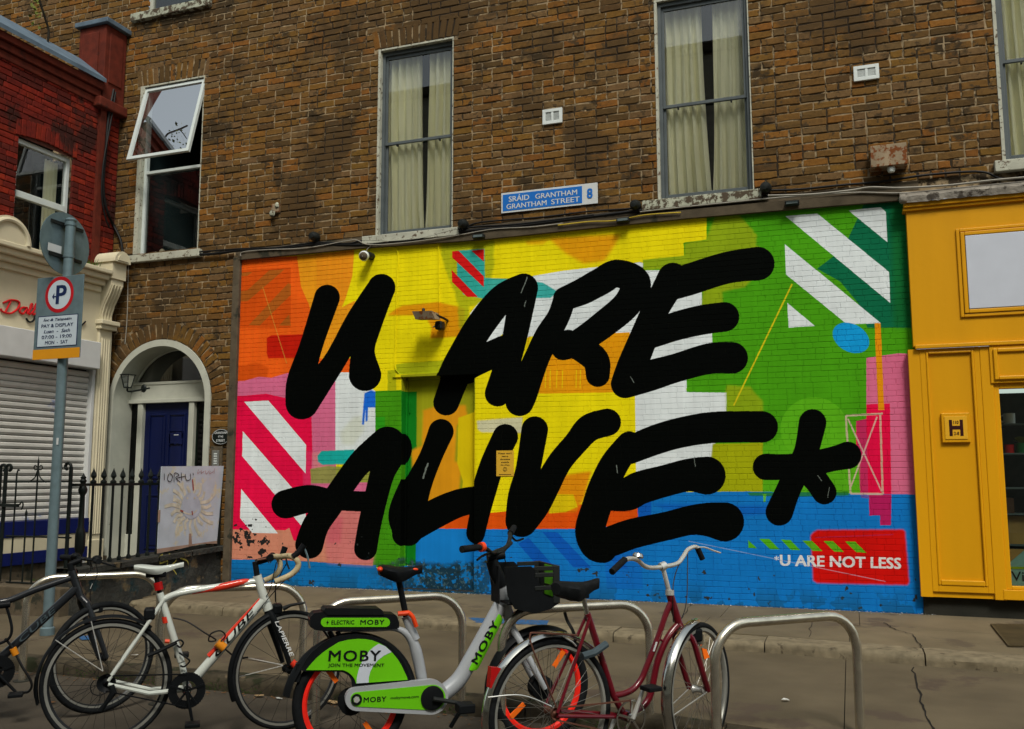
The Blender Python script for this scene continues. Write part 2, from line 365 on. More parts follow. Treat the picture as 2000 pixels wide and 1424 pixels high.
for q in ([(1059, 1039), (1089, 1040), (1155, 1109), (1120, 1108)], [(1032, 1050), (1082, 1106), (1050, 1106), (1012, 1062)], [(1208, 1083), (1228, 1112), (1210, 1111), (1190, 1088)]): paint(q, NAVY, .85)
paint([(1180, 1080), (1250, 1040), (1256, 1150), (1185, 1150)], (.005, .11, .47), .6, 1)
paint([(1270, 983), (1500, 988), (1560, 1000), (1440, 1008), (1300, 996)], NAVY, .6, 5)
paint([(1459, 962), (1657, 960), (1658, 968), (1560, 970), (1465, 968)], (.015, .16, .02), .9, 1)
paint([(1490, 965), (1497, 965), (1495, 981), (1491, 981)], LGR, .9)
for a, b in (((1652, 812), (1724, 808)), ((1652, 812), (1661, 964)), ((1719, 808), (1724, 965)), ((1661, 964), (1725, 965))): line(a, b, 4, (.55, .42, .3), .8)
for a, b in (((1656, 818), (1722, 960)), ((1713, 814), (1662, 950))): line(a, b, 3, (.6, .4, .34), .85)
for q in ([(316, 725), (368, 773), (318, 770)], [(378, 718), (435, 720), (492, 778), (437, 776)], [(498, 723), (552, 725), (608, 783), (553, 780)]): paint([(1350+x/2.848, 800+y/2.848) for x, y in q], (.07, .36, .01))
paint([(1583, 1046), (1588, 1040), (1596, 1035), (1764, 1034), (1768, 1038), (1776, 1138), (1772, 1143), (1596, 1139), (1588, 1134)], RED, 1, 2)
line((1592, 1050), (1745, 1044), 2, (.35, .02, .08), .6)
for q in ([(617, 728), (672, 730), (730, 787), (675, 785)], [(735, 730), (790, 733), (850, 792), (795, 790)], [(855, 733), (912, 735), (975, 797), (918, 793)]): paint([(1350+x/2.848, 800+y/2.848) for x, y in q], (.10, .36, .01))
def wall_text(s, p0, p1, hgt, col, **k):
    V, Fc, _ = text2d(s, **k); m = np.zeros((TH, TW), np.float32)
    bd = k.get('bold', 0)*hgt
    for e, g in ((1, .5), (-1, -.5), (1, -.5), (-1, .5)):
        P = [(p0[0]+(p1[0]-p0[0])*a+e*bd, p0[1]+(p1[1]-p0[1])*a-hgt*b+g*bd) for a, b in V]; Q = topix([wl(*p) for p in P])
        for f in Fc: np.maximum(m, fillmask([Q[i] for i in f]), out=m)
    put(m, col)
wall_text('U ARE NOT LESS', (1524, 1104.5), (1759, 1111), 21, (.62, .62, .62), bold=.045)
wall_text('*', (1512, 1095), (1521, 1095), 9, (.62, .62, .62), bold=.03)
line((1345, 1057), (1730, 1136), 1.4, (.40, .45, .6), .45)
line((513, 560), (560, 710), 1.5, (.55, .35, .05), .5)
_c = int(topix([wl(475, 800)])[0][0]); IMG[:, :_c] = IMG[:, _c:_c+1]
# brush texture: faint horizontal roller streaks and cloudiness of the paint itself
IMG *= 1.08; IMG *= (1+.10*(fbm(TW, TH, 120, 21, 4)-.5)*2)[..., None]
st = np.repeat(fbm(TW, 64, 9, 22, 2)[:1], TH, 0); IMG *= (1+.05*(st-.5)*2)[..., None]
# the black brush letters
for s_ in ([(639, 581, 25), (607, 678, 22.5), (588, 745, 28), (589, 788, 31.5)], [(591, 788, 31), (648.6, 713, 22), (700, 625, 24), (745.5, 562, 27)], [(745, 562, 27), (722, 636, 23), (709, 685, 23), (713, 732, 32)],
  [(863, 785, 25.5), (884, 730, 27), (905, 690, 27.5), (939, 634, 28), (981, 583, 27.5), (1023, 562, 28)], [(1023, 562, 28), (1007, 651, 24.5), (990.6, 711, 25), (972, 769, 25.3)], [(905, 722, 26), (930, 707, 27), (985, 682, 27)],
  [(1103, 583, 22), (1091, 618, 22), (1068.5, 657, 24.5), (1045.7, 706, 25), (1022, 765, 29), (1015, 785, 28)], [(1103, 583, 23), (1136, 570, 26), (1174, 549.5, 27), (1205, 534, 27), (1241, 552, 30), (1226.5, 592, 28), (1181, 632, 27), (1131.7, 667, 25), (1100, 680, 24)], [(1110, 668, 24), (1146, 688, 26), (1165, 706, 26), (1167.6, 732.5, 23.5)],
  [(1314, 543, 30), (1277, 611, 26), (1252, 672, 28), (1234, 716, 29), (1221, 750, 28)], [(1314, 556, 30), (1349, 545, 31), (1420, 523, 31), (1480, 515, 33)], [(1270, 655, 26), (1321, 637, 28), (1371, 625, 29), (1415, 619, 29)], [(1221, 750, 28), (1269, 734, 30), (1321, 718.5, 28), (1385, 700.6, 30), (1430, 699, 31)],
  [(604, 1064, 27.5), (617.5, 1025, 26), (646.5, 985, 24.5), (676, 940, 23), (710, 898, 25), (757, 868, 35)], [(757, 868, 35), (762, 880, 33), (747.6, 921, 25), (737, 961, 23), (722, 1025, 22.5), (714, 1072, 22.5)], [(558, 985, 28), (603, 974, 27), (640, 976, 22), (676, 978, 20), (717, 980, 20)],
  [(853, 842, 25), (832, 893, 22.5), (807, 949, 27), (791, 1002, 32), (793, 1030, 29), (789.7, 1044, 24)], [(793, 1034, 27), (842, 1004, 29), (889, 983, 27.5), (930, 976, 27)], [(987, 853, 25), (961, 909, 24), (945, 960, 24), (934, 1000, 23.5), (924.7, 1042, 22.5)],
  [(1044.5, 839, 26), (1031.5, 917, 24.5), (1020, 970, 28), (1018, 1018, 31)], [(1186, 825, 27), (1151, 836, 27), (1125, 865, 24), (1093, 903, 24), (1067, 950, 26), (1047, 987, 27), (1020, 1020, 29)],
  [(1229, 867.5, 25), (1201, 905, 28), (1179, 950, 29), (1164.5, 992, 29), (1153, 1035, 30), (1165, 1062, 33), (1178, 1073, 27)], [(1229, 880, 27), (1275, 861, 29), (1325, 846, 29.5), (1387, 835.5, 30.5), (1450, 833.7, 30.7), (1489, 834, 30.7)],
  [(1380, 929, 37.5), (1345, 928, 32), (1300, 939, 31), (1250, 953, 32.5), (1225, 966, 32), (1190, 970, 28)], [(1415, 1019.5, 38.5), (1385, 1015, 33.5), (1350, 1016, 29), (1300, 1028, 28), (1237, 1042, 29.5), (1195, 1057, 30)],
  [(1587, 826, 27), (1575, 881, 24), (1559, 916, 25), (1541, 954, 24), (1522, 1000, 27)], [(1496, 912, 26), (1533, 912, 25), (1575, 908, 25), (1624, 897, 24), (1655.5, 889.5, 27)], [(1575, 916, 26), (1595, 940, 24), (1610, 961.5, 24)]): stroke(s_)
scr = np.zeros_like(BLK)
put(BLK, (.0012, .0018, .0014))
for a, b, w_ in (((1018, 572), (1030, 540), 2.2), ((1204, 908), (1206, 925), 2), ((828, 905), (817, 935), 4), ((1027, 588), (1024, 600), 1.5), ((1232, 735), (1239, 748), 1.5), ((1597, 930), (1605, 940), 1.5), ((1355, 895), (1358, 912), 1.2), ((1620, 952), (1616, 972), 1.2)):
    line(a, b, w_*.8, (.22, .26, .23), .7, 9)
# flaking and grime, concentrated at the bottom
nz = fbm(TW, TH, 16, 31, 4); nz2 = fbm(TW, TH, 40, 32, 4)
zz = (np.arange(TH)/PPM+MZ0)[:, None]; xx = (np.arange(TW)/PPM+MX0)[None]
low = np.clip((.95-zz)/.75, 0, 1)
m = ((nz*.6+nz2*.4) > (.83-.16*low)).astype(np.float32)*(zz < 1.5)
put(m, (.03, .035, .035))
fl = np.exp(-((xx+6.85)/.32)**2-((zz-.72)/.2)**2)
put(((nz > .67-.12*fl)*(fl > .25)).astype(np.float32), (.02, .02, .02))
fl = np.clip(np.exp(-((xx+4.35)/.75)**4)*np.clip((.52-zz+.10*(nz2-.5)*3)/.1, 0, 1), 0, 1)
put((fl*((nz*.4+nz2*.3+fbm(TW, TH, 8, 34, 3)*.3) > .47)).astype(np.float32), (.012, .03, .035), .92); put((fl*(fbm(TW, TH, 7, 33, 3) > .66)).astype(np.float32), (.05, .10, .12))
fl = np.clip((.42-zz)/.2, 0, 1)*np.ones_like(xx); put((fl*(fbm(TW, TH, 60, 40, 5) > .5)).astype(np.float32), (.01, .07, .13), .5)
img = bpy.data.images.new('mural_paint', TW, TH, float_buffer=True, is_data=False); img.colorspace_settings.name = 'Linear Rec.709'
buf = np.ones((TH, TW, 4), np.float32); buf[..., :3] = np.clip(IMG, 0, 1); img.pixels.foreach_set(buf.ravel()); img.update()
def mural_mat(name, joint):
    m = mat(name, (1, 1, 1), rough=.55, var=.07, scale=3, bump=.25, bscale=90, dist=.0015, spec=.03)
    n, L = m.node_tree.nodes, m.node_tree.links
    g = [q for q in n if q.type == 'NEW_GEOMETRY'][0]; mx = [q for q in n if q.type == 'MIX'][0]
    sp = n.new('ShaderNodeSeparateXYZ'); L.new(g.outputs['Position'], sp.inputs[0]); cb = n.new('ShaderNodeCombineXYZ')
    for k, (o, lo, hi) in enumerate(((0, MX0, MX1), (2, MZ0, MZ1))):
        r = n.new('ShaderNodeMapRange'); r.clamp = False; r.inputs[1].default_value = lo; r.inputs[2].default_value = hi; L.new(sp.outputs[o], r.inputs[0]); L.new(r.outputs[0], cb.inputs[k])
    t = n.new('ShaderNodeTexImage'); t.image = img; t.extension = 'EXTEND'; L.new(cb.outputs[0], t.inputs[0])
    if joint:
        dk = n.new('ShaderNodeMix'); dk.data_type = 'RGBA'; dk.inputs[0].default_value = joint; dk.inputs[7].default_value = (.03, .03, .02, 1); L.new(t.outputs[0], dk.inputs[6]); L.new(dk.outputs[2], mx.inputs[6])
    else: L.new(t.outputs[0], mx.inputs[6])
    return m
# ================================================================ MATERIALS
M_BRICK = mat('stock_brick', (.2, .1, .04), rough=.9, var=.19, scale=26, bump=.6, bscale=90, dist=.006, attr=True, spec=.2,
   dirt=[((.040, .025, .010), .56, 1.6), ((.075, .042, .014), .52, .55), ((.06, .036, .015), .58, 11), ((.26, .20, .12), .765, 30)])
M_RBRICK = mat('red_brick', (.2, .02, .008), rough=.85, var=.25, scale=20, bump=.4, attr=True, spec=.2, dirt=[((.035, .008, .005), .56, 1.4)])
M_RBRICKP = mat('red_brick_mouldings', (.105, .016, .007), rough=.85, var=.3, scale=9, bump=.5, dirt=[((.04, .012, .008), .58, 2.5)])
M_MORT = mat('old_mortar', (.27, .20, .115), rough=.95, var=.35, scale=14, bump=.5, dirt=[((.035, .024, .013), .475, 5.0), ((.025, .017, .010), .53, 1.1)])
M_RMORT = mat('red_mortar', (.07, .02, .012), rough=.95)
M_MURB = mural_mat('mural_paint_on_brick', 0); M_MURJ = mural_mat('mural_paint_in_joint', .10)
M_WHT = mat('white_render', (.44, .45, .38), rough=.6, var=.10, scale=5, bump=.2, bscale=40, dirt=[((.14, .12, .08), .66, 6)])
M_PEEL = mat('peeling_white_paint', (.42, .42, .34), rough=.7, var=.15, bump=.7, bscale=50, dirt=[((.10, .07, .045), .56, 22), ((.16, .05, .025), .66, 9)])
M_PEEL2 = mat('badly_peeled_sill', (.38, .39, .30), rough=.8, bump=.8, bscale=40, dirt=[((.075, .055, .035), .47, 14)])
M_SASH = mat('grey_blue_sash_paint', (.085, .10, .105), rough=.5, var=.12, bump=.15, dirt=[((.3, .3, .26), .7, 30)])
M_UPVC = mat('white_upvc', (.55, .60, .58), rough=.35, var=.05, bump=0)
M_GLASS = glass('window_glass', (.98, 1.0, .98), .08, .8)
M_GLASSD = glass('dark_fanlight_glass', (.10, .20, .16), .015, .35)
M_SHOPG = glass('shop_glass', (.75, .82, .78), .04, .6)
M_ROOM = mat('dark_room', (.008, .02, .022), rough=.9, bump=0)
M_CURT = mat('cream_curtain', (.93, .90, .66), rough=.9, var=.12, scale=3, bump=.1, streak=True)
M_BLUEDOOR = mat('navy_door_paint', (.004, .008, .048), rough=.35, var=.15, bump=.1, bscale=30, streak=True)
M_BLACK = mat('black_iron_paint', (.006, .009, .008), rough=.4, var=.3, bump=.2, bscale=120)
M_CABLE = mat('black_cable', (.006, .006, .006), rough=.55, bump=0)
M_CABLEW = mat('grey_cable', (.28, .26, .22), rough=.6, bump=0)
M_CABLEY = mat('yellow_painted_cable', (.5, .36, .03), rough=.6, bump=0)
M_YEL = mat('mustard_gloss_paint', (.64, .30, .003), rough=.42, var=.08, scale=2.5, bump=.12, bscale=14, dist=.01, streak=True, dirt=[((.30, .11, .01), .74, 5)])
M_YELD = mat('near_black_base', (.02, .02, .015), rough=.9, bump=.4)  # near black for the recessed base, slab joints and stand collars
M_LEAD = mat('painted_lead_flashing', (.20, .18, .15), rough=.6, var=.3, scale=9, bump=.8, bscale=18, dist=.02, dirt=[((.05, .04, .03), .55, 8)])
M_CONC = mat('weathered_concrete', (.09, .070, .045), rough=.9, var=.25, scale=8, bump=.6, dirt=[((.03, .03, .02), .58, 4)])
M_CREAM = mat('cream_shop_paint', (.60, .54, .38), rough=.5, var=.08, scale=3, bump=.1, dirt=[((.25, .2, .12), .72, 7)])
M_SLAT = mat('shutter_paint', (.52, .51, .47), rough=.5, var=.10, scale=4, bump=.1, dirt=[((.16, .22, .42), .60, 1.9), ((.45, .26, .2), .69, 2.3)])
M_SLATB = mat('shutter_box_paint', (.56, .57, .56), rough=.5, var=.06)
M_NAVY = mat('navy_band_paint', (.005, .010, .085), rough=.5)
M_REDP = mat('red_letter', (.55, .01, .012), rough=.4, bump=0)
M_BLKP = mat('black_letter', (.006, .006, .006), rough=.5, bump=0)
M_SLATE = mat('slate_coping', (.10, .14, .18), rough=.6, var=.25, scale=5, bump=.4, dirt=[((.22, .25, .25), .66, 9)])
M_WHITEB = mat('blank_white_board', (.52, .55, .62), rough=.4, var=.03, bump=.03)
M_RUST = mat('rusty_painted_metal', (.25, .19, .12), rough=.8, var=.3, scale=7, bump=.5, streak=True, dirt=[((.16, .045, .008), .50, 12)])
M_PLAST = mat('white_plastic', (.62, .66, .64), rough=.4, var=.05, bump=0)
M_DARK = mat('dark_plastic', (.012, .014, .013), rough=.5, var=.2, bump=.1)
M_SBLUE = mat('sign_blue', (.012, .14, .50), rough=.4, var=.05, bump=0)
M_SWHITE = mat('sign_white', (.55, .57, .57), rough=.4, var=.04, bump=0, dirt=[((.3, .26, .2), .74, 30)])
M_GALV = mat('galvanised_grey', (.14, .20, .22), rough=.45, metal=.35, var=.12, scale=14, bump=.1)
M_LEAF = mat('leaf', (.10, .12, .01), rough=.6, bump=0); M_TWIG = mat('twig', (.02, .016, .01), rough=.9)
M_GRASS = mat('grass', (.035, .09, .008), rough=.8, var=.4, scale=30, bump=0)
def tones(base, n, spread, seed, dark=.5):
    r = random.Random(seed); out = []
    for i in range(n):
        k = 1+spread*(r.random()*2-1); h = r.random()
        b = base[r.randrange(len(base))]; out.append((b[0]*k, b[1]*k*(1+.08*(h-.5)), b[2]*k))
    return out
BT = tones([(.160, .080, .014), (.150, .074, .016), (.138, .068, .015), (.175, .070, .012), (.132, .068, .018), (.115, .060, .016), (.190, .080, .013), (.130, .074, .028), (.085, .046, .014)], 64, .12, 5)
RT = tones([(.16, .012, .005), (.12, .010, .005), (.20, .017, .005), (.08, .009, .005)], 32, .2, 6)
# one rough brick: lies in x-z, face towards -y
def brick_into(mb, cx, cz, w_, h_, r, tone, y=0., dep=.03, jit=.006, ang=0., M3=None):
    hw, hh = w_/2, h_/2
    P = [(-hw, -hh), (-hw*.3, -hh), (hw*.35, -hh), (hw, -hh), (hw, 0), (hw, hh), (hw*.3, hh), (-hw*.35, hh), (-hw, hh), (-hw, 0)]
    P = [(a+r.uniform(-jit, jit)*(1 if abs(a) > hw*.9 else .6), b+r.uniform(-jit, jit)*.8) for a, b in P]
    pr = y-r.uniform(.000, .007); c, s = math.cos(ang), math.sin(ang)
    def tr(a, b, yy):
        a, b = a*c-b*s, a*s+b*c
        return (cx+a, yy, cz+b) if M3 is None else M3(cx+a, yy, cz+b)
    O = [tr(a, b, y+dep) for a, b in P]; Fm = [tr(a, b, pr+.005) for a, b in P]; Fi = [tr(a*(1-.006/hw), b*(1-.006/hh), pr+r.uniform(-.001, .0015)) for a, b in P]
    mb.grid([O, Fm, Fi], close_u=True, tone=tone); mb.poly(Fi, tone)
def courses(z0, z1, ch, xr, holes, seed, bl=.236, hd=.112, jt=.013):
    """rows of bricks as (cx, cz, w, h, whole)"""
    r = random.Random(seed); out = []; k = 0; z = z0
    while z+ch*.5 < z1:
        cz = z+ch/2; iv = [(xr[0], xr[1])]
        for h in holes:
            g = h(cz)
            if g is None: continue
            nv = []
            for a, b in iv:
                if g[1] <= a or g[0] >= b: nv.append((a, b)); continue
                if g[0]-a > .04: nv.append((a, g[0]))
                if b-g[1] > .04: nv.append((g[1], b))
            iv = nv
        for a, b in iv:
            x = a+(.0 if a > xr[0]+.01 else r.uniform(-.1, 0))
            while x < b-.03:
                L = bl if r.random() < .66 else hd
                whole = x >= a and x+L <= b
                x0, x1 = max(x, a), min(x+L, b)
                if b-x1 < .05: x1 = b-.002; whole = False
                if x1-x0 > .025: out.append(((x0+x1)/2, cz+(mnoise.noise(Vector(((x0+x1)/3, cz*3, 1)))*.012), x1-x0-.001, ch-jt, whole, L))
                x = x1+jt if not whole else x+L+jt
                if x1 >= b-.003: break
        z += ch
    return out
def place_bricks(rows, parent, m, TN, y, seed, nparts, M3=None, name='brick', jit=.006, score=None):
    r = random.Random(seed)
    rows = sorted(rows, key=score or (lambda q: (q[0]-CAM[0])**2+(q[1]-CAM[2])**2))
    var = {}
    stuffm = MB(); k = 0
    for cx, cz, w_, h_, whole, L in rows:
        if k < nparts and whole:
            key = (L > .15, r.randrange(20))
            if key not in var:
                mb = MB(); brick_into(mb, 0, 0, w_, h_, r, TN[r.randrange(len(TN))], 0, jit=jit); var[key] = mb.mesh(name, m)
            o = bpy.data.objects.new(name, var[key]); COL.objects.link(o); o.parent = parent
            off = ORG.get(parent.name, (0, 0, 0))
            if M3: p = M3(cx, y, cz); o.rotation_euler = (0, 0, M3.rz)
            else: p = (cx, y, cz)
            o.location = (p[0]-off[0], p[1]-off[1], p[2]-off[2]); k += 1
        else: brick_into(stuffm, cx, cz, w_, h_, r, TN[r.randrange(len(TN))], y, jit=jit, M3=M3)
    return stuffm
def holed(mb, x0, x1, z0, z1, holes, y):
    xs = sorted({x0, x1, *[min(max(v, x0), x1) for h in holes for v in h[:2]]}); zs = sorted({z0, z1, *[min(max(v, z0), z1) for h in holes for v in h[2:]]})
    for a, b in zip(xs[:-1], xs[1:]):
        for c, d in zip(zs[:-1], zs[1:]):
            m = ((a+b)/2, (c+d)/2)
            if any(h[0] < m[0] < h[1] and h[2] < m[1] < h[3] for h in holes): continue
            mb.poly([(a, y, c), (b, y, c), (b, y, d), (a, y, d)])
# ================================================================ BRICK TERRACE HOUSE
house = thing('terrace_house', 'old brown brick terrace house with sash windows above a painted ground floor wall', 'building', (-3.5, 0, .15))
XL, XR, ZT = -12.6, 2.75, 9.6
def wrect(l, r_, t, b): return (wl(l, (t+b)/2)[0], wl(r_, (t+b)/2)[0], wl((l+r_)/2, b)[1], wl((l+r_)/2, t)[1])
W1 = wrect(268, 393, 160, 494); W2 = wrect(737, 885, 85, 456); W3 = wrect(1281, 1467, 0, 385)
W3 = (W3[0], W3[1], W3[2], W2[3]); W1 = (W1[0], W1[1], W1[2], W1[3])
W4 = (wl(1950, 200)[0], wl(1950, 200)[0]+1.02, wl(1960, 318)[1], W2[3]); W0 = (wl(290, 10)[0], wl(402, 10)[0], wl(340, 16)[1], ZT-.2)
DX0, DX1 = wl(207, 900)[0], wl(408, 900)[0]; DCX, DR = (DX0+DX1)/2, (DX1-DX0)/2; DZS = wl(308, 664)[1]-DR
ZB = 4.34                                     # top of the painted ground floor
wallm = MB(); holes = [W0, W1, W2, W3, W4, (DX0, DX1, -1, DZS+DR)]
MRX0, MRX1, MRZ = wl(453, 1000)[0]+.02, wl(1768, 402)[0]+.03, wl(1100, 452)[1]
holed(wallm, XL, XR, 0, ZT, [h for h in holes]+[(MRX0, 9, -1, MRZ)], .004)
for s in (-1, 1):                             # spandrels over the door arch
    P = [(DCX+s*DR, .004, DZS+DR)]+[(DCX+s*DR*math.cos(t), .004, DZS+DR*math.sin(t)) for t in np.linspace(0, math.pi/2, 12)]
    wallm.poly(P if s < 0 else P[::-1])
wall = wallm.build('wall', M_MORT, house)
def rh(h, m=0.): return lambda z: (h[0]-m, h[1]+m) if h[2]-m < z < h[3]+m else None
VA = .235
def archh(z):
    R = DR+VA
    if z < DZS: return (DX0, DX1)
    if z > DZS+R: return None
    q = math.sqrt(R*R-(z-DZS)**2); return (DCX-q, DCX+q)
CH = .0855
def lintel(h): return (h[0]-.06, h[1]+.06, h[3], h[3]+3*CH)
hl = [rh(W1), rh(W2), rh(W3), rh(W4), rh(W0), archh, rh(lintel(W1)), rh(lintel(W2)), rh(lintel(W3))]
rows = courses(ZB, ZB+CH*24, CH, (-9.32, XR), hl, 1)+courses(ZB+CH*24, ZT-.6, CH, (XL, XR), hl, 21)+courses(.2, ZB, CH, (-9.32, MRX0-.12), hl, 2)
st_ = place_bricks(rows, wall, M_BRICK, BT, 0, 3, 235, score=lambda q: (q[0]-CAM[0])**2+(q[1]-CAM[2])**2+(50 if q[1] > 7.1 else 0)+(50 if q[0] > 2.2 else 0))
r_ = random.Random(9)
for h in (W1, W2, W3):                        # flat arches of bricks on end
    n = int((h[1]-h[0]+.12)/.086); off = ORG[house.name]
    for i in range(n):
        t = (i+.5)/n; x = h[0]-.06+(h[1]-h[0]+.12)*t; a = -(t-.5)*.42
        mb = MB(); brick_into(mb, 0, 0, .072, 3*CH-.015, r_, BT[r_.randrange(len(BT))], 0, ang=a*.999)
        o = mb.build('brick', M_BRICK, None); o.parent = wall; o.location = (x+(t-.5)*.05-off[0], -off[1], h[3]+1.5*CH-off[2])
nv = 30
for i in range(nv):                           # door arch voussoirs, two headers deep
    t = math.pi*(i+.5)/nv
    mb = MB(); brick_into(mb, 0, 0, (DR+VA/2)*math.pi/nv-.016, VA-.02, r_, BT[r_.randrange(len(BT))], 0, ang=t-math.pi/2)
    o = mb.build('brick', M_BRICK, None); o.parent = wall; o.location = (DCX+(DR+VA/2)*math.cos(t)-off[0], -off[1], DZS+(DR+VA/2)*math.sin(t)-off[2])
rest = st_.build('brickwork', M_BRICK, wall, kind='stuff')
# ---- painted wall
mural = MB(); DRC = (wl(784, 900)[0], wl(926, 900)[0], .2, wl(850, 734)[1])
holed(mural, MRX0, MRX1, .02, MRZ, [DRC], .0025); mural = mural.build('painted_wall', M_MURJ, house)
mrows = courses(.185, MRZ, .0565, (MRX0, MRX1), [rh(DRC)], 4, bl=.168, hd=.078, jt=.0028)
def mb_brick(mb, cx, cz, w_, h_, r):
    hw, hh = w_/2, h_/2; y = -r.uniform(.0005, .0012); t1, t2 = r.uniform(-.0005, .0005), r.uniform(-.0005, .0005); e = .002
    mb.grid([[(cx-hw, .02, cz-hh), (cx+hw, .02, cz-hh), (cx+hw, .02, cz+hh), (cx-hw, .02, cz+hh)], [(cx-hw, y+e, cz-hh), (cx+hw, y+e, cz-hh), (cx+hw, y+e, cz+hh), (cx-hw, y+e, cz+hh)],
       [(cx-hw+e, y+t1, cz-hh+e), (cx+hw-e, y-t1, cz-hh+e), (cx+hw-e, y-t1+t2, cz+hh-e), (cx-hw+e, y+t1+t2, cz+hh-e)]], close_u=True)
    k = len(mb.v); mb.f.append((k-4, k-3, k-2, k-1)); mb.tone.append(None)
mrows.sort(key=lambda q: (q[0]-CAM[0])**2+(q[1]-CAM[2])**2); var = {}; smb = MB(); k = 0; offm = ORG[mural.name]
for cx, cz, w_, h_, whole, L in mrows:
    if k < 0 and whole:
        key = (L > .15, r_.randrange(12))
        if key not in var: mb = MB(); mb_brick(mb, 0, 0, w_, h_, r_); var[key] = mb.mesh('brick', M_MURB)
        o = bpy.data.objects.new('brick', var[key]); COL.objects.link(o); o.parent = mural; o.location = (cx-offm[0], -offm[1], cz-offm[2]); k += 1
    else: mb_brick(smb, cx, cz, w_, h_, r_)
smb.build('brickwork', M_MURB, mural, kind='stuff')
# recessed painted steel door
dr = MB(); x0, x1, z0, z1 = DRC; RD = .15
dr.poly([(x0, .0, z0), (x0, RD, z0), (x0, RD, z1), (x0, 0, z1)]); dr.poly([(x1, 0, z0), (x1, 0, z1), (x1, RD, z1), (x1, RD, z0)]); dr.poly([(x0, 0, z1), (x0, RD, z1), (x1, RD, z1), (x1, 0, z1)])
dr.build('door_reveal', M_MURB, house)
dd = MB(); dd.box(x0+.02, x1-.012, RD-.03, RD+.03, .2, z1-.03); dd = dd.build('painted_steel_door', M_MURB, house, bevel=.004)
q = MB(); q.box(x0, x0+.02, RD-.05, RD+.02, .2, z1); q.box(x0, x1, RD-.05, RD+.02, z1-.03, z1-.001); q.build('door_frame', M_MURB, dd)
for zz_ in (z1-.35, 1.2): q = MB(); q.tube([(x0+.045, RD-.04, zz_-.06), (x0+.045, RD-.04, zz_+.06)], .008); q.build('hinge', M_MURB, dd)
q = MB(); q.box(x0-.12, x1+.04, -.02, .0, z1+.0, z1+.035); q.build('door_lintel', M_MURB, house)
# concrete surround of the mural
q = MB(); xa, za = wl(453, 1125); xb = wl(472, 600)[0]
q.box(MRX0-.1, MRX0, -.045, .02, .16, MRZ+.06); q.build('concrete_edge_strip', M_CONC, house, bevel=.006)
bt = MB()
pl = [wl(*p) for p in ((470, 509), (700, 487), (940, 470), (1180, 445), (1350, 428), (1560, 410), (1754, 394))]
ph = [wl(*p) for p in ((470, 497), (700, 474), (940, 456), (1180, 430), (1350, 412), (1560, 392), (1754, 374))]
bt.grid([[(a, -.05, b) for a, b in pl], [(a, -.06, b) for a, b in ph], [(a, .02, b+.01) for a, b in ph]]); bt.grid([[(a, .02, b) for a, b in pl], [(a, -.05, b) for a, b in pl]])
bt.build('concrete_beam', M_CONC, house)
bb = MB(); bb.grid([[(MRX0-.1, .0, ph[0][1]), (MRX1+.1, .0, ph[-1][1])], [(MRX0-.1, .004, ZB+.0), (MRX1+.1, .004, ZB)]]); bb.build('band_course', M_CONC, house)
# ---- windows
def ring(mb, h, y0, y1, t, tb=None, tt=None):
    x0, x1, z0, z1 = h; tb = t if tb is None else tb; tt = t if tt is None else tt
    mb.box(x0, x0+t, y0, y1, z0, z1); mb.box(x1-t, x1, y0, y1, z0, z1); mb.box(x0+t, x1-t, y0, y1, z0, z0+tb); mb.box(x0+t, x1-t, y0, y1, z1-tt, z1)
def reveal(h, dep, m, parent, name='reveal', thick=.03):
    x0, x1, z0, z1 = h; q = MB()
    q.box(x0, x0+thick, -.006, dep, z0, z1); q.box(x1-.012, x1, -.006, dep, z0, z1); q.box(x0+thick, x1-.012, -.004, dep, z1-.02, z1)
    return q.build(name, m, parent)
def room(h, parent, y0=.2, dep=1.2):
    x0, x1, z0, z1 = h; x0 -= .1; x1 += .1; z0 -= .1; z1 += .1; q = MB(); y1 = y0+dep
    q.poly([(x0, y1, z0), (x1, y1, z0), (x1, y1, z1), (x0, y1, z1)]); q.poly([(x0, y0, z0), (x0, y1, z0), (x0, y1, z1), (x0, y0, z1)]); q.poly([(x1, y0, z0), (x1, y0, z1), (x1, y1, z1), (x1, y1, z0)])
    q.poly([(x0, y0, z0), (x1, y0, z0), (x1, y1, z0), (x0, y1, z0)]); q.poly([(x0, y0, z1), (x0, y1, z1), (x1, y1, z1), (x1, y0, z1)])
    return q.build('dark_interior', M_ROOM, parent)
def curtain(x0, x1, y, z0, z1, seed, label, pleats=7, sag=.04, lean=0.):
    r = random.Random(seed); n = 70; rows = []
    amp = [r.uniform(.6, 1.3) for _ in range(pleats+2)]; ph_ = r.uniform(0, 6)
    for j in range(13):
        v = j/12; z = z0+(z1-z0)*v; row = []
        for i in range(n+1):
            u = i/n; a = amp[int(u*pleats)]
            dx = lean*(1-v)**2*.06
            yy = y+.034*a*math.sin(u*pleats*2*math.pi+ph_+.5*math.sin(v*2+u*5))*(1.15-.3*v)+.012*math.sin(u*31+v*3)+.02*math.sin(v*7+u*3)*(1-v)
            row.append((x0+(x1-x0)*u+dx*(u if lean > 0 else 1-u)+.006*math.sin(v*5+i), yy, z))
        rows.append(row)
    q = MB(); q.grid(rows); o = q.build('curtain', M_CURT, None, smooth=True); tag(o, label, 'curtain', 'cream curtains behind the sash windows')
    s = o.modifiers.new('thickness', 'SOLIDIFY'); s.thickness = .004; return o
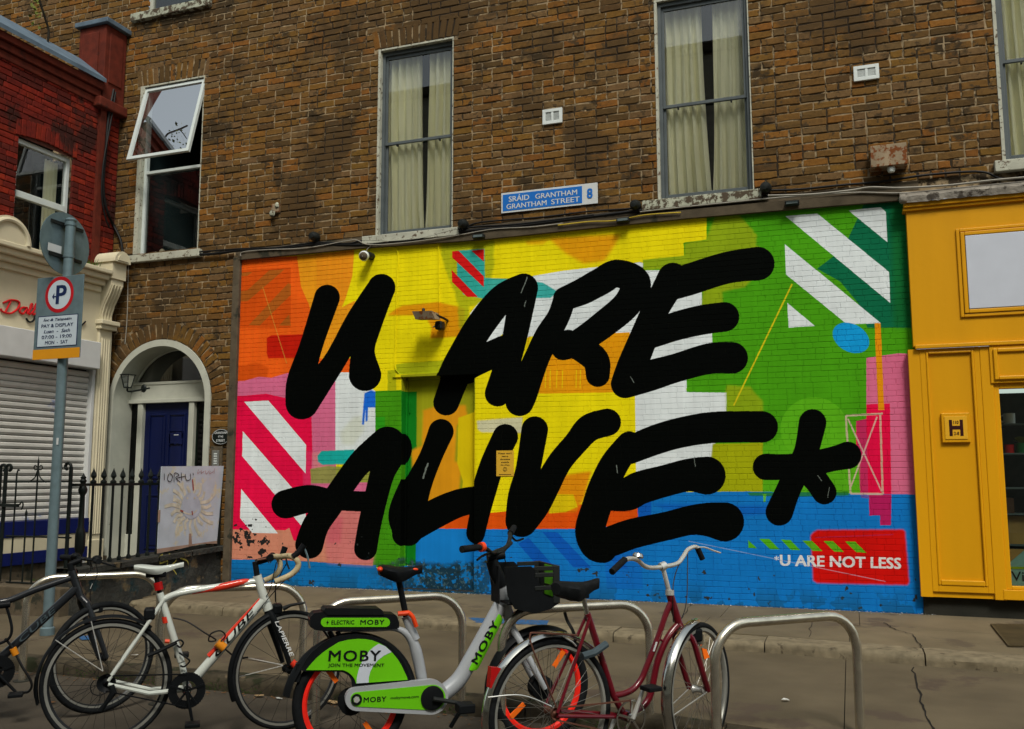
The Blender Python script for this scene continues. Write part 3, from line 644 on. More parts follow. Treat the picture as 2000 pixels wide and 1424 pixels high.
def sash_window(h, dep, parent, rail, closed=True):
    x0, x1, z0, z1 = h; x0 += .03; x1 -= .012; z1 -= .02
    wroot = MB(); ring(wroot, (x0, x1, z0, z1), dep-.03, dep+.03, .035, .03, .05); wroot = wroot.build('window', M_SASH, parent, bevel=.003)
    up = MB(); ring(up, (x0+.035, x1-.035, rail-.02, z1-.05), dep-.005, dep+.02, .03, .035, .045); up.build('upper_sash', M_SASH, wroot, bevel=.003)
    lo = MB(); ring(lo, (x0+.035, x1-.035, z0+.03, rail+.018), dep+.02, dep+.045, .03, .06, .03); lo.build('lower_sash', M_SASH, wroot, bevel=.003)
    hn = MB()
    for x in (x0+.2, x1-.2): hn.box(x-.008, x+.008, dep-.02, dep+.02, rail-.045, rail-.02)
    hn.build('sash_horn', M_DARK, wroot, kind='stuff')
    a = MB(); a.poly([(x0+.06, dep+.01, rail+.01), (x1-.06, dep+.01, rail+.01), (x1-.06, dep+.01, z1-.09), (x0+.06, dep+.01, z1-.09)]); a.build('pane', M_GLASS, wroot)
    a = MB(); a.poly([(x0+.06, dep+.035, z0+.085), (x1-.06, dep+.035, z0+.085), (x1-.06, dep+.035, rail-.01), (x0+.06, dep+.035, rail-.01)]); a.build('pane', M_GLASS, wroot)
    return wroot
def sill(p0, p1, zt, th, m, parent, proj=.07, droop=0):
    q = MB(); q.box(p0, p1, -proj, .16, zt-th, zt); o = q.build('sill', m, parent, bevel=.008); return o
DEP = .085
reveal(W2, DEP, M_PEEL, house); w2 = sash_window(W2, DEP, house, wl(815, 268)[1])
reveal(W3, DEP-.02, M_PEEL, house); w3 = sash_window(W3, DEP-.02, house, wl(1375, 194)[1])
reveal(W4, DEP-.02, M_PEEL, house); w4 = sash_window(W4, DEP-.02, house, wl(1985, 112)[1])
sill(wl(712, 465)[0], wl(900, 450)[0], W2[2]+.01, .10, M_PEEL, house); sill(wl(1256, 395)[0], wl(1488, 372)[0], W3[2]+.01, .11, M_PEEL2, house)
sill(wl(1941, 325)[0], W4[1]+.1, W4[2]+.01, .11, M_PEEL, house); sill(wl(237, 505)[0], wl(396, 492)[0], W1[2]+.0, .10, M_PEEL, house); sill(wl(262, 30)[0], wl(415, 8)[0], W0[2]+.01, .11, M_PEEL2, house)
for h in (W0, W1, W2, W3, W4): room(h, house)
def pair(h, gx0, gx1, seed, where, y=.24):
    curtain(h[0]-.03, gx0, y, h[2]-.05, h[3]+.02, seed, 'left curtain of the cream pair behind '+where, lean=1, pleats=6)
    curtain(gx1, h[1]+.03, y+.01, h[2]-.05, h[3]+.02, seed+1, 'right curtain of the cream pair behind '+where, lean=-1, pleats=5)
pair(W2, wl(826, 260, .24)[0], wl(840, 260, .24)[0], 1, 'the sash window left of the street sign', .19)
pair(W3, wl(1375, 200, .2)[0], wl(1398, 200, .2)[0], 3, 'the sash window right of the street sign', .175)
curtain(W4[0]-.03, W4[0]+.45, .18, W4[2]-.05, W4[3], 8, 'cream curtain behind the window above the yellow shop', lean=1)
# upper left window: only its foot shows
q = MB(); ring(q, (W0[0], W0[1], W0[2], W0[3]), .03, .09, .05); q = q.build('window', M_WHT, house)
a = MB(); a.poly([(W0[0], .06, W0[2]), (W0[1], .06, W0[2]), (W0[1], .06, W0[3]), (W0[0], .06, W0[3])]); a.build('pane', M_GLASS, q)
# modern window with the tilted open light
reveal(W1, DEP, M_PEEL, house, thick=.07)
x0, x1, z0, z1 = W1; x0 += .07; x1 -= .012; z1 -= .02; zr = wl(335, 328)[1]
f1 = MB(); ring(f1, (x0, x1, z0, z1), DEP-.03, DEP+.03, .04); f1.box(x0+.04, x1-.04, DEP-.03, DEP+.03, zr-.02, zr+.02); f1 = f1.build('window', M_UPVC, house, bevel=.004)
a = MB(); a.poly([(x0+.04, DEP, z0+.04), (x1-.04, DEP, z0+.04), (x1-.04, DEP, zr-.02), (x0+.04, DEP, zr-.02)]); a.build('pane', M_GLASS, f1)
hgt = z1-zr-.04; ang = math.radians(38); yb, zb = DEP-.05-hgt*math.sin(ang), z1-.03-hgt*math.cos(ang)
v = ray(250, 313); tt_ = (x0-CAM[0])/v[0]; pb = CAM+tt_*v; yb, zb = pb[1], pb[2]
T0, B0 = Vector((x0+.01, DEP-.05, z1-.02)), Vector((x0+.01, yb, zb)); dX = Vector((x1-x0-.02, 0, 0))
q = MB(); nrm = (B0-T0).cross(dX).normalized()
for p, e in ((T0, B0), (T0+dX, B0+dX)): q.bar(p, e, .045, .04, up=nrm)
ll = (B0-T0).normalized()*.022
q.bar(T0+ll+Vector((.02, 0, 0)), T0+dX+ll-Vector((.02, 0, 0)), .043, .038, up=nrm); q.bar(B0-ll+Vector((.02, 0, 0)), B0+dX-ll-Vector((.02, 0, 0)), .043, .038, up=nrm)
q.build('open_casement', M_UPVC, f1, label='top hung white casement tilted wide open')
a = MB(); a.poly([T0, T0+dX, B0+dX, B0]); a.build('pane', M_GLASS, f1)
# a few pots inside on the lower sill of the left window
for i, (dx_, hh_, rr_) in enumerate(((.1, .09, .035), (.2, .12, .04), (.3, .07, .03))):
    q = MB(); q.lathe([(rr_*.6, 0), (rr_, hh_*.3), (rr_*.9, hh_*.8), (rr_*.4, hh_), (0, hh_)], (x0+.05+dx_, DEP+.1, z0+.0), n=12)
    tag(q.build('ornament', M_CREAM, None, smooth=True), ('small squat cream ornament nearest the left side inside the left window', 'tallest cream ornament inside the left window behind the glass', 'lowest cream ornament on the right inside the left window')[i], 'ornament', 'ornaments inside the left window')
q = MB(); q.box(x0+.04, x1-.04, DEP+.04, DEP+.3, z0-.02, z0); q.build('window_board', M_ROOM, f1)
# ---- doorway
DD = .33; zf = .36
sur = MB(); TH_ = .085
outer = [(DX0, zf)]+[(DCX-DR*math.cos(t), DZS+DR*math.sin(t)) for t in np.linspace(0, math.pi, 33)]+[(DX1, zf)]
ri = DR-TH_; inner = [(DX0+TH_, zf)]+[(DCX-ri*math.cos(t), DZS+ri*math.sin(t)) for t in np.linspace(0, math.pi, 33)]+[(DX1-TH_, zf)]
sur.grid([[(a, .0, b) for a, b in outer], [(a, -.02, b) for a, b in outer], [(a, -.02, b) for a, b in inner], [(a, DD, b) for a, b in inner]]); sur.build('door_surround', M_WHT, house, smooth=True)
ix0, ix1 = DX0+TH_, DX1-TH_
ztr = wl(320, 783, DD)[1]; ztt = wl(320, 748, DD)[1]
ds = MB(); ds.box(ix0, ix1, DD-.05, DD+.05, ztr, ztt); ds.box(ix0, ix1, DD-.075, DD+.0, ztr-.03, ztr+.02); ds.box(ix0, ix1, DD-.06, DD, ztt-.025, ztt+.012)
ds.build('transom', M_WHT, house, bevel=.005)
fa = MB(); P = [(DCX-ri*math.cos(t)*.999, DD+.02, max(ztt, DZS+ri*math.sin(t))) for t in np.linspace(0, math.pi, 25)]; fa.poly(P); fa = fa.build('fanlight', M_GLASSD, house)
fr = MB(); fr.tube([(a, DD, c) for a, b, c in P], .02, 6); fr.build('fanlight_frame', M_WHT, fa, smooth=True)
dx0, dx1 = wl(280, 900, DD)[0], wl(370, 900, DD)[0]
for a, b in ((dx0-.085, dx0), (dx1, dx1+.085)): q = MB(); q.box(a, b, DD-.06, DD+.04, zf, ztr-.03); q.build('door_post', M_WHT, house, bevel=.01)
for a, b in ((ix0, dx0-.085), (dx1+.085, ix1)):
    q = MB(); q.poly([(a, DD, zf+.35), (b, DD, zf+.35), (b, DD, ztr), (a, DD, ztr)]); q = q.build('side_light', M_GLASSD, house)
    p_ = MB(); p_.box(a, b, DD-.02, DD+.03, zf, zf+.35); p_.build('side_panel', M_WHT, q, bevel=.004)
q = MB(); q.box(ix0-.2, ix1+.2, DD+.5, DD+.52, 0, DZS+DR); q.box(ix0-.2, ix1+.2, DD, DD+.5, DZS+DR, DZS+DR+.02); q.box(ix0-.22, ix0-.2, DD, DD+.52, 0, DZS+DR); q.box(ix1+.2, ix1+.22, DD, DD+.52, 0, DZS+DR); q.build('dark_hall', M_ROOM, house)
dm = MB(); dm.box(dx0, dx1, DD, DD+.04, zf, ztr-.03); door = dm.build('front_door', M_BLUEDOOR, house)
dw = dx1-dx0; dz = ztr-.03-zf
for i in range(2):
    for (a, b) in ((.52, .93), (.08, .42)):
        xa_ = dx0+dw*(.1+.43*i); xb_ = xa_+dw*.36; za_, zb_ = zf+dz*a, zf+dz*b
        q = MB(); ring(q, (xa_, xb_, za_, zb_), DD-.014, DD+.005, .02); q.box(xa_+.05, xb_-.05, DD-.008, DD+.004, za_+.05, zb_-.05); q.build('door_panel', M_BLUEDOOR, door, bevel=.003)
q = MB(); q.ell((dx1-.07, DD-.04, zf+1.0), (.03, .03, .03)); q.build('door_knob', M_DARK, door, smooth=True)
q = MB(); q.box(dx0+dw*.35, dx0+dw*.6, DD-.018, DD, zf+.93, zf+.98); q.build('letterbox', M_DARK, door, bevel=.003)
ns = wl(333, 843, DD), wl(358, 868, DD)
q = MB(); q.box(ns[0][0], ns[1][0], DD-.022, DD-.015, ns[1][1], ns[0][1]); q = q.build('door_notice', M_BLUEDOOR, door)
q = MB(); a_, b_, c_, d_ = ns[0][0], ns[1][0], ns[1][1], ns[0][1]
for u0, u1, v0, v1 in ((0, .07, .1, .8), (.03, .55, .93, 1.), (.6, 1., .96, 1.), (.93, 1., .5, .9), (.1, .4, .0, .07), (.55, .8, .02, .06), (.35, .7, .70, .76)): q.box(a_+(b_-a_)*u0, a_+(b_-a_)*u1, DD-.024, DD-.0225, c_+(d_-c_)*v0, c_+(d_-c_)*v1); q.build('torn_paper_edge', M_SWHITE, door, kind='stuff')
q = MB(); q.box(DX0+.02, DX1-.02, -.35, DD+.2, .05, zf-.16); q.box(DX0+.02, DX1-.02, -.02, DD+.2, zf-.16, zf); q.build('door_step', M_CONC, house, bevel=.01)

# ================================================================ RED BRICK CORNER SHOP (its front runs towards the street along x = RX)
RX = -9.22
class _M3:
    rz = -math.pi/2
    def __call__(s, u, y, z): return (RX-y, -u, z) if False else (RX-y, u, z)
def m3(u, y, z): return (RX-y, u, z)
class R3:
    rz = math.pi/2
    def __call__(s, u, y, z): return (RX-y, u, z)
R3 = R3()
def rl(px, py, x=None):
    p = on(px, py, 0, RX if x is None else x); return p[1], p[2]
shop2 = thing('corner_shop', 'red brick corner shop with cream classical shopfront and closed roller shutter', 'building', (RX-.5, -1.2, .1))
ztp = rl(185, 160)[1]; 
rwh = (rl(30, 380)[0], rl(140, 380)[0], rl(85, 512)[1], rl(85, 285)[1])
q = MB(); 
def holedx(mb, u0, u1, z0, z1, holes, x):
    t = MB(); holed(t, u0, u1, z0, z1, holes, 0); i = len(mb.v)
    for a, b, c in t.v: mb.v.append((x, a, c))
    for f in t.f: mb.f.append(tuple(i+k for k in f)); mb.tone.append(None)
holedx(q, -3.4, -.0, 2.9, ztp, [rwh], RX-.012); q.poly([(RX-.012, -3.4, 0), (RX-.012, 0, 0), (RX-.012, 0, 2.9), (RX-.012, -3.4, 2.9)])
rw = q.build('wall', M_RMORT, shop2)
def archred(z):
    a, b, c, d = rwh
    return (a, b) if c < z < d+.0 else ((a-.05, b+.05) if d <= z < d+.21 else None)
rrows = courses(3.3, ztp-.02, .0745, (-2.6, -.02), [archred], 12, bl=.215, hd=.103, jt=.008)
stuffr = place_bricks(rrows, rw, M_RBRICK, RT, 0, 13, 0, M3=R3, jit=.002, score=lambda q: (q[0]+9.6)**2)
# individual red bricks: the nearest 290
var = {}; k = 0; rest_ = MB(); rr = random.Random(5); offr = ORG[rw.name]
for cx, cz, w_, h_, whole, L in sorted(rrows, key=lambda q: q[0]):
    if whole and k < 285:
        key = (L > .15, rr.randrange(14))
        if key not in var: mb = MB(); brick_into(mb, 0, 0, w_, h_, rr, RT[rr.randrange(32)], 0, jit=.002, M3=lambda u, y, z: (-y, u, z)); var[key] = mb.mesh('brick', M_RBRICK)
        o = bpy.data.objects.new('brick', var[key]); COL.objects.link(o); o.parent = rw; o.location = (RX-offr[0], cx-offr[1], cz-offr[2]); k += 1
    else: brick_into(rest_, cx, cz, w_, h_, rr, RT[rr.randrange(32)], 0, jit=.002, M3=R3)
a, b, c, d = rwh; n = 13
for i in range(n):
    t = (i+.5)/n; brick_into(rest_, a-.05+(b-a+.1)*t, d+.105+.05*math.sin(math.pi*t), (b-a+.1)/n-.008, .2, rr, RT[rr.randrange(32)], -.004, jit=.002, M3=R3)
rest_.build('brickwork', M_RBRICK, rw, kind='stuff')
# moulded brick cornice, slate coping, pier
for i, (dz_, pr) in enumerate(((-.30, .02), (-.2, .05), (-.1, .09))): q = MB(); q.box(RX-.02, RX+pr, -3.4, -.42, ztp+dz_, ztp+dz_+.095); q.build('brick_cornice', M_RBRICKP, shop2, bevel=.01)
q = MB(); ca = rl(0, 38, RX+.1); q.grid([[(RX+.13, -3.4, ztp-.005), (RX+.13, -.42, ztp-.005)], [(RX+.13, -3.4, ztp+.05), (RX+.13, -.42, ztp+.05)], [(RX-.35, -3.4, ztp+.42), (RX-.35, -.42, ztp+.42)]]); q.build('slate_coping', M_SLATE, shop2)
pz = wl(205, 68)[1]
q = MB(); q.box(RX-.4, RX+.06, -.40, -.02, ztp-.3, pz-.1); pier = q.build('parapet_pier', M_RBRICKP, shop2, bevel=.01)
q = MB(); q.box(RX+.055, RX+.075, -.33, -.09, ztp+.05, pz-.2); q.box(RX-.33, RX-.05, -.42, -.4, ztp+.1, pz-.2); q.build('pier_panel', M_RBRICKP, pier, bevel=.01)
q = MB(); q.box(RX-.45, RX+.12, -.45, -.0, pz-.1, pz-.03); q.build('pier_cap', M_SLATE, pier, bevel=.01)
q = MB(); q.box(RX-.01, RX+.045, -.40, -.3, 3.6, ztp-.3); q.build('corner_strip', M_RBRICKP, shop2)
q = MB(); q.box(RX-.02, RX+.12, -.5, -.0, ztp-.34, ztp-.2); q.build('brick_corbel', M_RBRICKP, shop2, bevel=.02)
# red building's window
wx = RX-.09; a, b, c, d = rwh
q = MB()
for u0, u1, zz0, zz1 in ((a, a+.05, c, d), (b-.05, b, c, d), (a+.05, b-.05, c, c+.05), (a+.05, b-.05, d-.06, d)): q.box(wx-.03, wx+.03, u0, u1, zz0, zz1)
zr2 = rl(85, 390)[1]; q.box(wx-.03, wx+.04, a+.05, b-.05, zr2-.05, zr2+.03); q = q.build('window', M_UPVC, shop2, bevel=.004)
for zz0, zz1 in ((c+.05, zr2-.05), (zr2+.03, d-.06)): g = MB(); g.poly([(wx, a+.05, zz0), (wx, b-.05, zz0), (wx, b-.05, zz1), (wx, a+.05, zz1)]); g.build('pane', M_GLASS, q)
g = MB(); g.box(RX-.7, RX-.68, a-.3, b+.3, c-.3, d+.3); g.box(RX-.7, RX-.1, a-.02, a, c, d); g.box(RX-.7, RX-.1, b, b+.02, c, d); g.build('dark_interior', M_ROOM, shop2)
q = MB(); rows_ = []
for j in range(5):
    rows_.append([(RX-.25+.02*math.sin(i*.9), b-.22+.2*i/24, c+.05+(d-c-.1)*j/4) for i in range(25)])
q.grid(rows_); tag(q.build('net_curtain', M_CURT, None, smooth=True), 'narrow pale net curtain behind the window of the red brick building', 'curtain')
q = MB(); q.box(RX-.1, RX+.07, a-.06, b+.05, c-.1, c); q.build('sill', M_CREAM, shop2, bevel=.01)
# cream shopfront, proud of the brick
SX = RX+.22
def sl(px, py, x=None): return rl(px, py, SX if x is None else x)
zc = sl(100, 500)[1]; zfb = sl(100, 652)[1]
fas = MB(); fas.box(RX-.01, SX-.08, -3.4, -.12, zfb-.02, zc-.25); fas.build('fascia_board', M_CREAM, shop2)
for z0_, z1_, pr in ((zc-.28, zc-.2, .04), (zc-.2, zc-.13, .10), (zc-.13, zc-.06, .16), (zc-.06, zc, .21)): q = MB(); q.box(RX-.01, SX-.08+pr, -3.4, -.36, z0_, z1_); q.build('cornice', M_CREAM, shop2, bevel=.012)
def console(uc, wd, kk):
    # scrolled bracket: profile in x-z, extruded along the front
    zt_, x0_ = zc+.12, RX+.0
    prof = [(x0_, zt_)]+[(SX+.06+.11*math.sin(t), zt_-.12+.12*math.cos(t)) for t in np.linspace(0, math.pi*.55, 8)]
    q = MB(); q.prism([(a_, uc-wd/2, b_) for a_, b_ in [(x0_, zt_), (SX+.12, zt_), (SX+.12, zt_-.22), (x0_, zt_-.22)]], (0, wd, 0)); cb_ = q.build('console_block', M_CREAM, shop2, bevel=.012)
    q = MB(); n_ = 12; P = [(x0_, uc-wd/2-.01, zt_)]+[(x0_, uc+(wd/2+.02)*-math.cos(t), zt_+.13*math.sin(t)) for t in np.linspace(0, math.pi, n_)]
    q.prism([(x0_, uc-(wd/2+.02)*math.cos(t), zt_+.15*math.sin(t)) for t in np.linspace(0, math.pi, n_)], (SX+.17-x0_, 0, 0)); q.build('arched_cap', M_CREAM, cb_, bevel=.01)
    q = MB(); q.prism([(SX+.168, uc-(wd/2-.03)*math.cos(t), zt_+.02+.09*math.sin(t)) for t in np.linspace(0, math.pi, n_)], (.012, 0, 0)); q.build('cap_boss', M_CREAM, cb_, bevel=.004)
    body = [(x0_, zt_-.22), (SX+.10, zt_-.22), (SX+.10, zt_-.30), (SX+.05, zt_-.42), (SX-.02, zt_-.55), (SX-.06, zt_-.68), (SX-.06, zt_-.76), (x0_, zt_-.76)]
    q = MB(); q.prism([(a_, uc-wd/2+.02, b_) for a_, b_ in body], (0, wd-.04, 0)); q.build('scroll', M_CREAM, cb_, bevel=.01)
    for j in range(4):
        uu = uc-wd/2+.045+j*(wd-.09)/3; q = MB(); q.tube([(a_+.004, uu, b_) for a_, b_ in body[2:7]], .012, 6); q.build('reed', M_CREAM, cb_, smooth=True)
    q = MB(); q.box(x0_, SX+.03, uc-wd/2-.04, uc+wd/2+.04, zt_-.82, zt_-.76); q.box(x0_, SX+.0, uc-wd/2-.02, uc+wd/2+.02, zt_-.88, zt_-.82); q.build('capital', M_CREAM, cb_, bevel=.01)
    q = MB(); q.box(x0_, SX-.05, uc-wd/2+.01, uc+wd/2-.01, .3, zt_-.88); pil = q.build('pilaster', M_CREAM, shop2, bevel=.01)
    for j in range(4): uu = uc-wd/2+.06+j*(wd-.12)/3; g = MB(); g.tube([(SX-.05, uu, .75), (SX-.05, uu, zt_-1.0)], .016, 6); g.build('flute', M_CREAM, pil, smooth=True)
    g = MB(); g.box(x0_, SX-.03, uc-wd/2-.01, uc+wd/2+.01, .3, .68); g.build('plinth', M_CREAM, pil, bevel=.01)
console(-.24, .24, 0)
# arched pediment piece at the far left of the cornice
q = MB(); uc_ = -1.93; q.prism([(SX-.1, uc_-.30*math.cos(t), zc+.0+.30*math.sin(t)) for t in np.linspace(0, math.pi, 20)], (.22, 0, 0)); q = q.build('round_pediment', M_CREAM, shop2, bevel=.01)
g = MB(); g.tube([(SX+.12, uc_-.25*math.cos(t), zc+.0+.25*math.sin(t)) for t in np.linspace(0, math.pi, 20)], .03, 8); g.build('pediment_moulding', M_CREAM, q, smooth=True)
zb0, zb1 = sl(60, 765)[1], sl(90, 652)[1]
zb0 = sl(120, 712)[1]; zb1 = sl(120, 657)[1]
q = MB(); q.box(SX-.3, SX+.06, -3.3, sl(190, 690)[0], zb0, zb1); q.build('shutter_box', M_SLATB, shop2, bevel=.01)
ub = -.42; zs0 = sl(60, 1020)[1]; nsl = int((zb0-zs0)/.078)
var = None
for i in range(nsl+1):
    z_ = zb0-.02-(i+1)*.078
    q = MB(); P = [(SX-.16, z_), (SX-.13, z_+.004), (SX-.118, z_+.03), (SX-.122, z_+.06), (SX-.14, z_+.074), (SX-.16, z_+.076)]; q.prism([(a_, -3.2, b_) for a_, b_ in P], (0, 3.2+ub, 0))
    q.build('shutter_slat', M_SLAT, shop2)
q = MB(); q.box(SX-.2, SX-.165, -3.2, ub, .4, zb0); q.build('shutter_backing', M_DARK, shop2)
q = MB(); q.box(SX-.2, SX-.06, ub, ub+.05, .4, zb0); q.build('shutter_guide', M_SLATB, shop2, bevel=.005)
for (t, b_, m_) in ((1018, 1048, M_NAVY), (1048, 1078, M_CREAM), (1078, 1102, M_NAVY)):
    za_, zb_ = sl(60, t)[1], sl(60, b_)[1]; q = MB(); q.box(SX-.2, SX-.04-.01*(m_ is M_CREAM), -3.3, ub+.05, zb_, za_); q.build('stall_riser_band', m_, shop2, bevel=.004)
q = MB(); q.box(RX, SX-.08, -3.3, 0, 0, sl(60, 1102)[1]); q.build('plinth_wall', M_CONC, shop2)
# script lettering on the fascia
def scr(pts, rad, m, name='letter'):
    P = smoothpath([(SX-.07, *rl(p[0], p[1], SX-.075)) for p in pts], 5); P = [(SX-.065, b_, c_) for a_, b_, c_ in P]
    q = MB(); q.tube(P, rad, 6); q.build(name, m, shop2, smooth=True)
scr([(5, 592), (20, 586), (36, 590), (34, 602), (20, 612), (4, 609), (0, 603)], .012, M_REDP); scr([(20, 588), (14, 600), (9, 610)], .011, M_REDP)
scr([(52, 601), (42, 601), (37, 608), (44, 613), (52, 603), (52, 613)], .012, M_REDP); scr([(53, 612), (62, 598), (60, 594), (55, 612), (58, 614)], .011, M_REDP)
scr([(59, 613), (70, 599), (69, 594), (63, 612), (66, 614), (76, 607)], .011, M_REDP)
scr([(50, 622), (56, 629), (64, 626), (70, 612)], .011, M_BLKP); scr([(158, 636), (163, 631), (166, 628)], .01, M_BLKP)

# ================================================================ YELLOW SHOPFRONT
YX0 = MRX1+.02; shop = thing('yellow_shopfront', 'mustard yellow timber shopfront with a blank white fascia board', 'shop front', (1.6, -.05, .15))
YY = -.10
def yl(px, py, y=YY): p = on(px, py, 1, y); return p[0], p[2]
zfa, zfb_ = yl(1790, 400)[1], yl(1880, 673)[1]; YE = 3.4
q = MB(); q.box(yl(1774, 500)[0], YE, YY, .02, zfb_, zfa); q.build('fascia', M_YEL, shop, bevel=.004)
q = MB(); q.box(yl(1772, 500)[0]-.01, YE, YY-.05, .02, zfa-.03, zfa+.02); q.box(yl(1772, 500)[0]-.02, YE, YY-.03, .02, zfa-.06, zfa-.03); q.build('top_moulding', M_YEL, shop, bevel=.006)
q = MB(); q.box(yl(1777, 500)[0], YE, YY-.035, YY, zfb_-.025, zfb_+.012); q.build('bottom_moulding', M_YEL, shop, bevel=.006)
# flashing with folded end
fl_ = MB(); xa_ = yl(1757, 390)[0]; zt_ = zfa+.02; r1 = random.Random(2); rows_ = [[], [], [], []]
for i in range(60):
    x = xa_+(YE-xa_)*i/59
    rows_[0].append((x, YY-.075+r1.uniform(-.006, .006), zt_-.01+r1.uniform(-.008, .004))); rows_[1].append((x, YY-.08+r1.uniform(-.004, .004), zt_+.05+r1.uniform(-.004, .004)))
    rows_[2].append((x, YY-.03, zt_+.10)); rows_[3].append((x, .02, zt_+.15))
fl_.grid(rows_); o = fl_.build('lead_flashing', M_LEAD, shop, smooth=True)
q = MB(); q.ell((xa_+.03, YY-.06, zt_+.03), (.045, .04, .05), 9, 6); q.build('folded_flashing_end', M_LEAD, shop, smooth=True)
bx0, bz1 = yl(1884, 462); bz0 = yl(1895, 604)[1]
q = MB(); q.box(bx0, YE-.1, YY-.03, YY, bz0, bz1); wb = tag(q.build('blank_sign_board', M_WHITEB, None, bevel=.004), 'blank pale grey rectangular sign board framed on the yellow fascia', 'sign')
q = MB(); e = .075; hh = (bx0-e, YE-.02, bz0-e, bz1+e); ring(q, hh, YY-.02, YY-.001, .03); q.build('board_moulding', M_YEL, shop, bevel=.006)
q = MB(); ring(q, (bx0-.04, YE-.05, bz0-.04, bz1+.04), YY-.03, YY-.002, .035); q.build('board_moulding', M_YEL, shop, bevel=.006)
xp0, xp1 = yl(1785, 900)[0], yl(1950, 900)[0]; zlo = yl(1870, 1168)[1]; zt = zfb_-.025
xj = yl(1925, 900)[0]
q = MB(); q.box(xp0, xp1-.0, YY+.02, .05, zlo, zt); q.build('pilaster_board', M_YEL, shop)
q = MB(); hh = (yl(1808, 900)[0], yl(1923, 900)[0]+.015, zlo+.05, zt-.0); ring(q, hh, YY-.0, YY+.019, .05, .06, .03); q.build('panel_frame', M_YEL, shop, bevel=.004)
q = MB(); ring(q, (hh[0]+.05, hh[1]-.05, hh[2]+.06, hh[3]-.03), YY-.008, YY+.018, .022, .05); q.build('panel_moulding', M_YEL, shop, bevel=.008)
q = MB(); q.box(hh[1], xp1, YY-.005, .05, zlo-.005, zt-.001); q.build('window_post', M_YEL, shop, bevel=.005)
q = MB(); q.box(xp0, hh[0], YY+.005, YY+.02, zlo, zt); q.build('edge_board', M_YEL, shop)
# transom panel above the shop window
zw1 = yl(1975, 762)[1]; zp0 = yl(1970, 748)[1]
q = MB(); q.box(xp1-.02, YE, YY-.02, .03, zp0, zt-.001); q = q.build('transom_panel', M_YEL, shop, bevel=.005)
g = MB(); ring(g, (xp1+.01, YE-.02, zp0+.03, zt-.03), YY-.04, YY-.021, .035); g.build('transom_moulding', M_YEL, q, bevel=.008)
zw0 = yl(1975, 1152)[1]
wg = MB(); ring(wg, (xp1, YE, zw0, zp0), YY+.01, YY+.08, .045, .03, .05); wf = wg.build('shop_window', M_YEL, shop, bevel=.005)
g = MB(); g.poly([(xp1+.04, YY+.06, zw0+.03), (YE, YY+.06, zw0+.03), (YE, YY+.06, zp0-.05), (xp1+.04, YY+.06, zp0-.05)]); g.build('pane', M_SHOPG, wf)
q = MB(); q.box(xp1-.03, YE, YY-.01, .05, zlo, zw0-.001); q.build('bottom_rail', M_YEL, shop, bevel=.005)
q = MB(); q.box(xp0+.02, YE, YY+.08, YY+.1, .0, zlo-.002); q.build('recessed_base', M_YELD, shop)
q = MB(); q.box(xp0+.02, YE, YY+.1, 1.2, zlo-.02, zlo); q.box(xp1-.1, YE, 1.1, 1.12, zlo, zp0); q.box(xp1-.12, xp1-.1, .05, 1.1, zlo, zp0); q.build('dark_interior', M_ROOM, shop)
M_SHELF = mat('shelf', (.10, .13, .13), rough=.5, bump=0); shz = []
for py in (828, 885, 952, 1062):
    x_, z_ = yl(1980, py, .3); shz.append(z_); q = MB(); q.box(xp1-.05, YE-.1, .2, .5, z_-.015, z_); q.build('shelf', M_SHELF, shop)
# ================================================================ GROUND
M_ROAD = mat('asphalt', (.060, .049, .035), rough=.9, var=.25, scale=3, bump=.9, bscale=160, dist=.006, dirt=[((.03, .027, .023), .6, 1.2), ((.11, .095, .075), .64, 120), ((.022, .02, .017), .62, 80)])
M_PAVE = mat('concrete_flag', (.130, .104, .062), rough=.85, var=.22, scale=2.2, bump=.5, bscale=120, dist=.003, dirt=[((.09, .07, .045), .56, 1.7), ((.055, .045, .035), .70, 9), ((.17, .14, .09), .63, 120), ((.055, .045, .03), .645, 85), ((.045, .036, .026), .70, 20)])
M_PAVE2 = mat('lower_footway', (.100, .079, .048), rough=.88, var=.2, scale=2.0, bump=.5, bscale=150, dist=.003, dirt=[((.075, .055, .038), .57, 1.5), ((.05, .04, .03), .70, 14), ((.13, .105, .07), .63, 110), ((.045, .036, .024), .645, 90)])
M_KERB = mat('granite_kerb', (.165, .135, .085), rough=.85, var=.3, scale=12, bump=.5, bscale=60, dirt=[((.05, .042, .02), .62, 4), ((.07, .055, .035), .6, 9)])
M_MOSS = mat('mossy_kerb_face', (.045, .036, .022), rough=.95, var=.4, scale=10, bump=.8, dirt=[((.018, .020, .008), .55, 6), ((.10, .075, .045), .62, 9)])
M_SPRAY = mat('faded_blue_spray', (.02, .09, .22), rough=.8, var=.3, scale=30, dirt=[((.12, .09, .06), .55, 40)])
def slabs(parent_name, mat_, lines_y, xs_fn, z, th, gap, seed, slope=None):
    pass
road = MB(); n = 40
road.grid([[(x, y, 0) for x in np.linspace(-120, 120, 61)] for y in np.linspace(-90, -3.6, 30)]); road = road.build('road', M_ROAD); road['kind'] = 'structure'
g0 = MB(); g0.box(-120, 120, -3.9, 3, -.3, -.01); g0 = g0.build('ground', M_ROAD); g0['kind'] = 'structure'
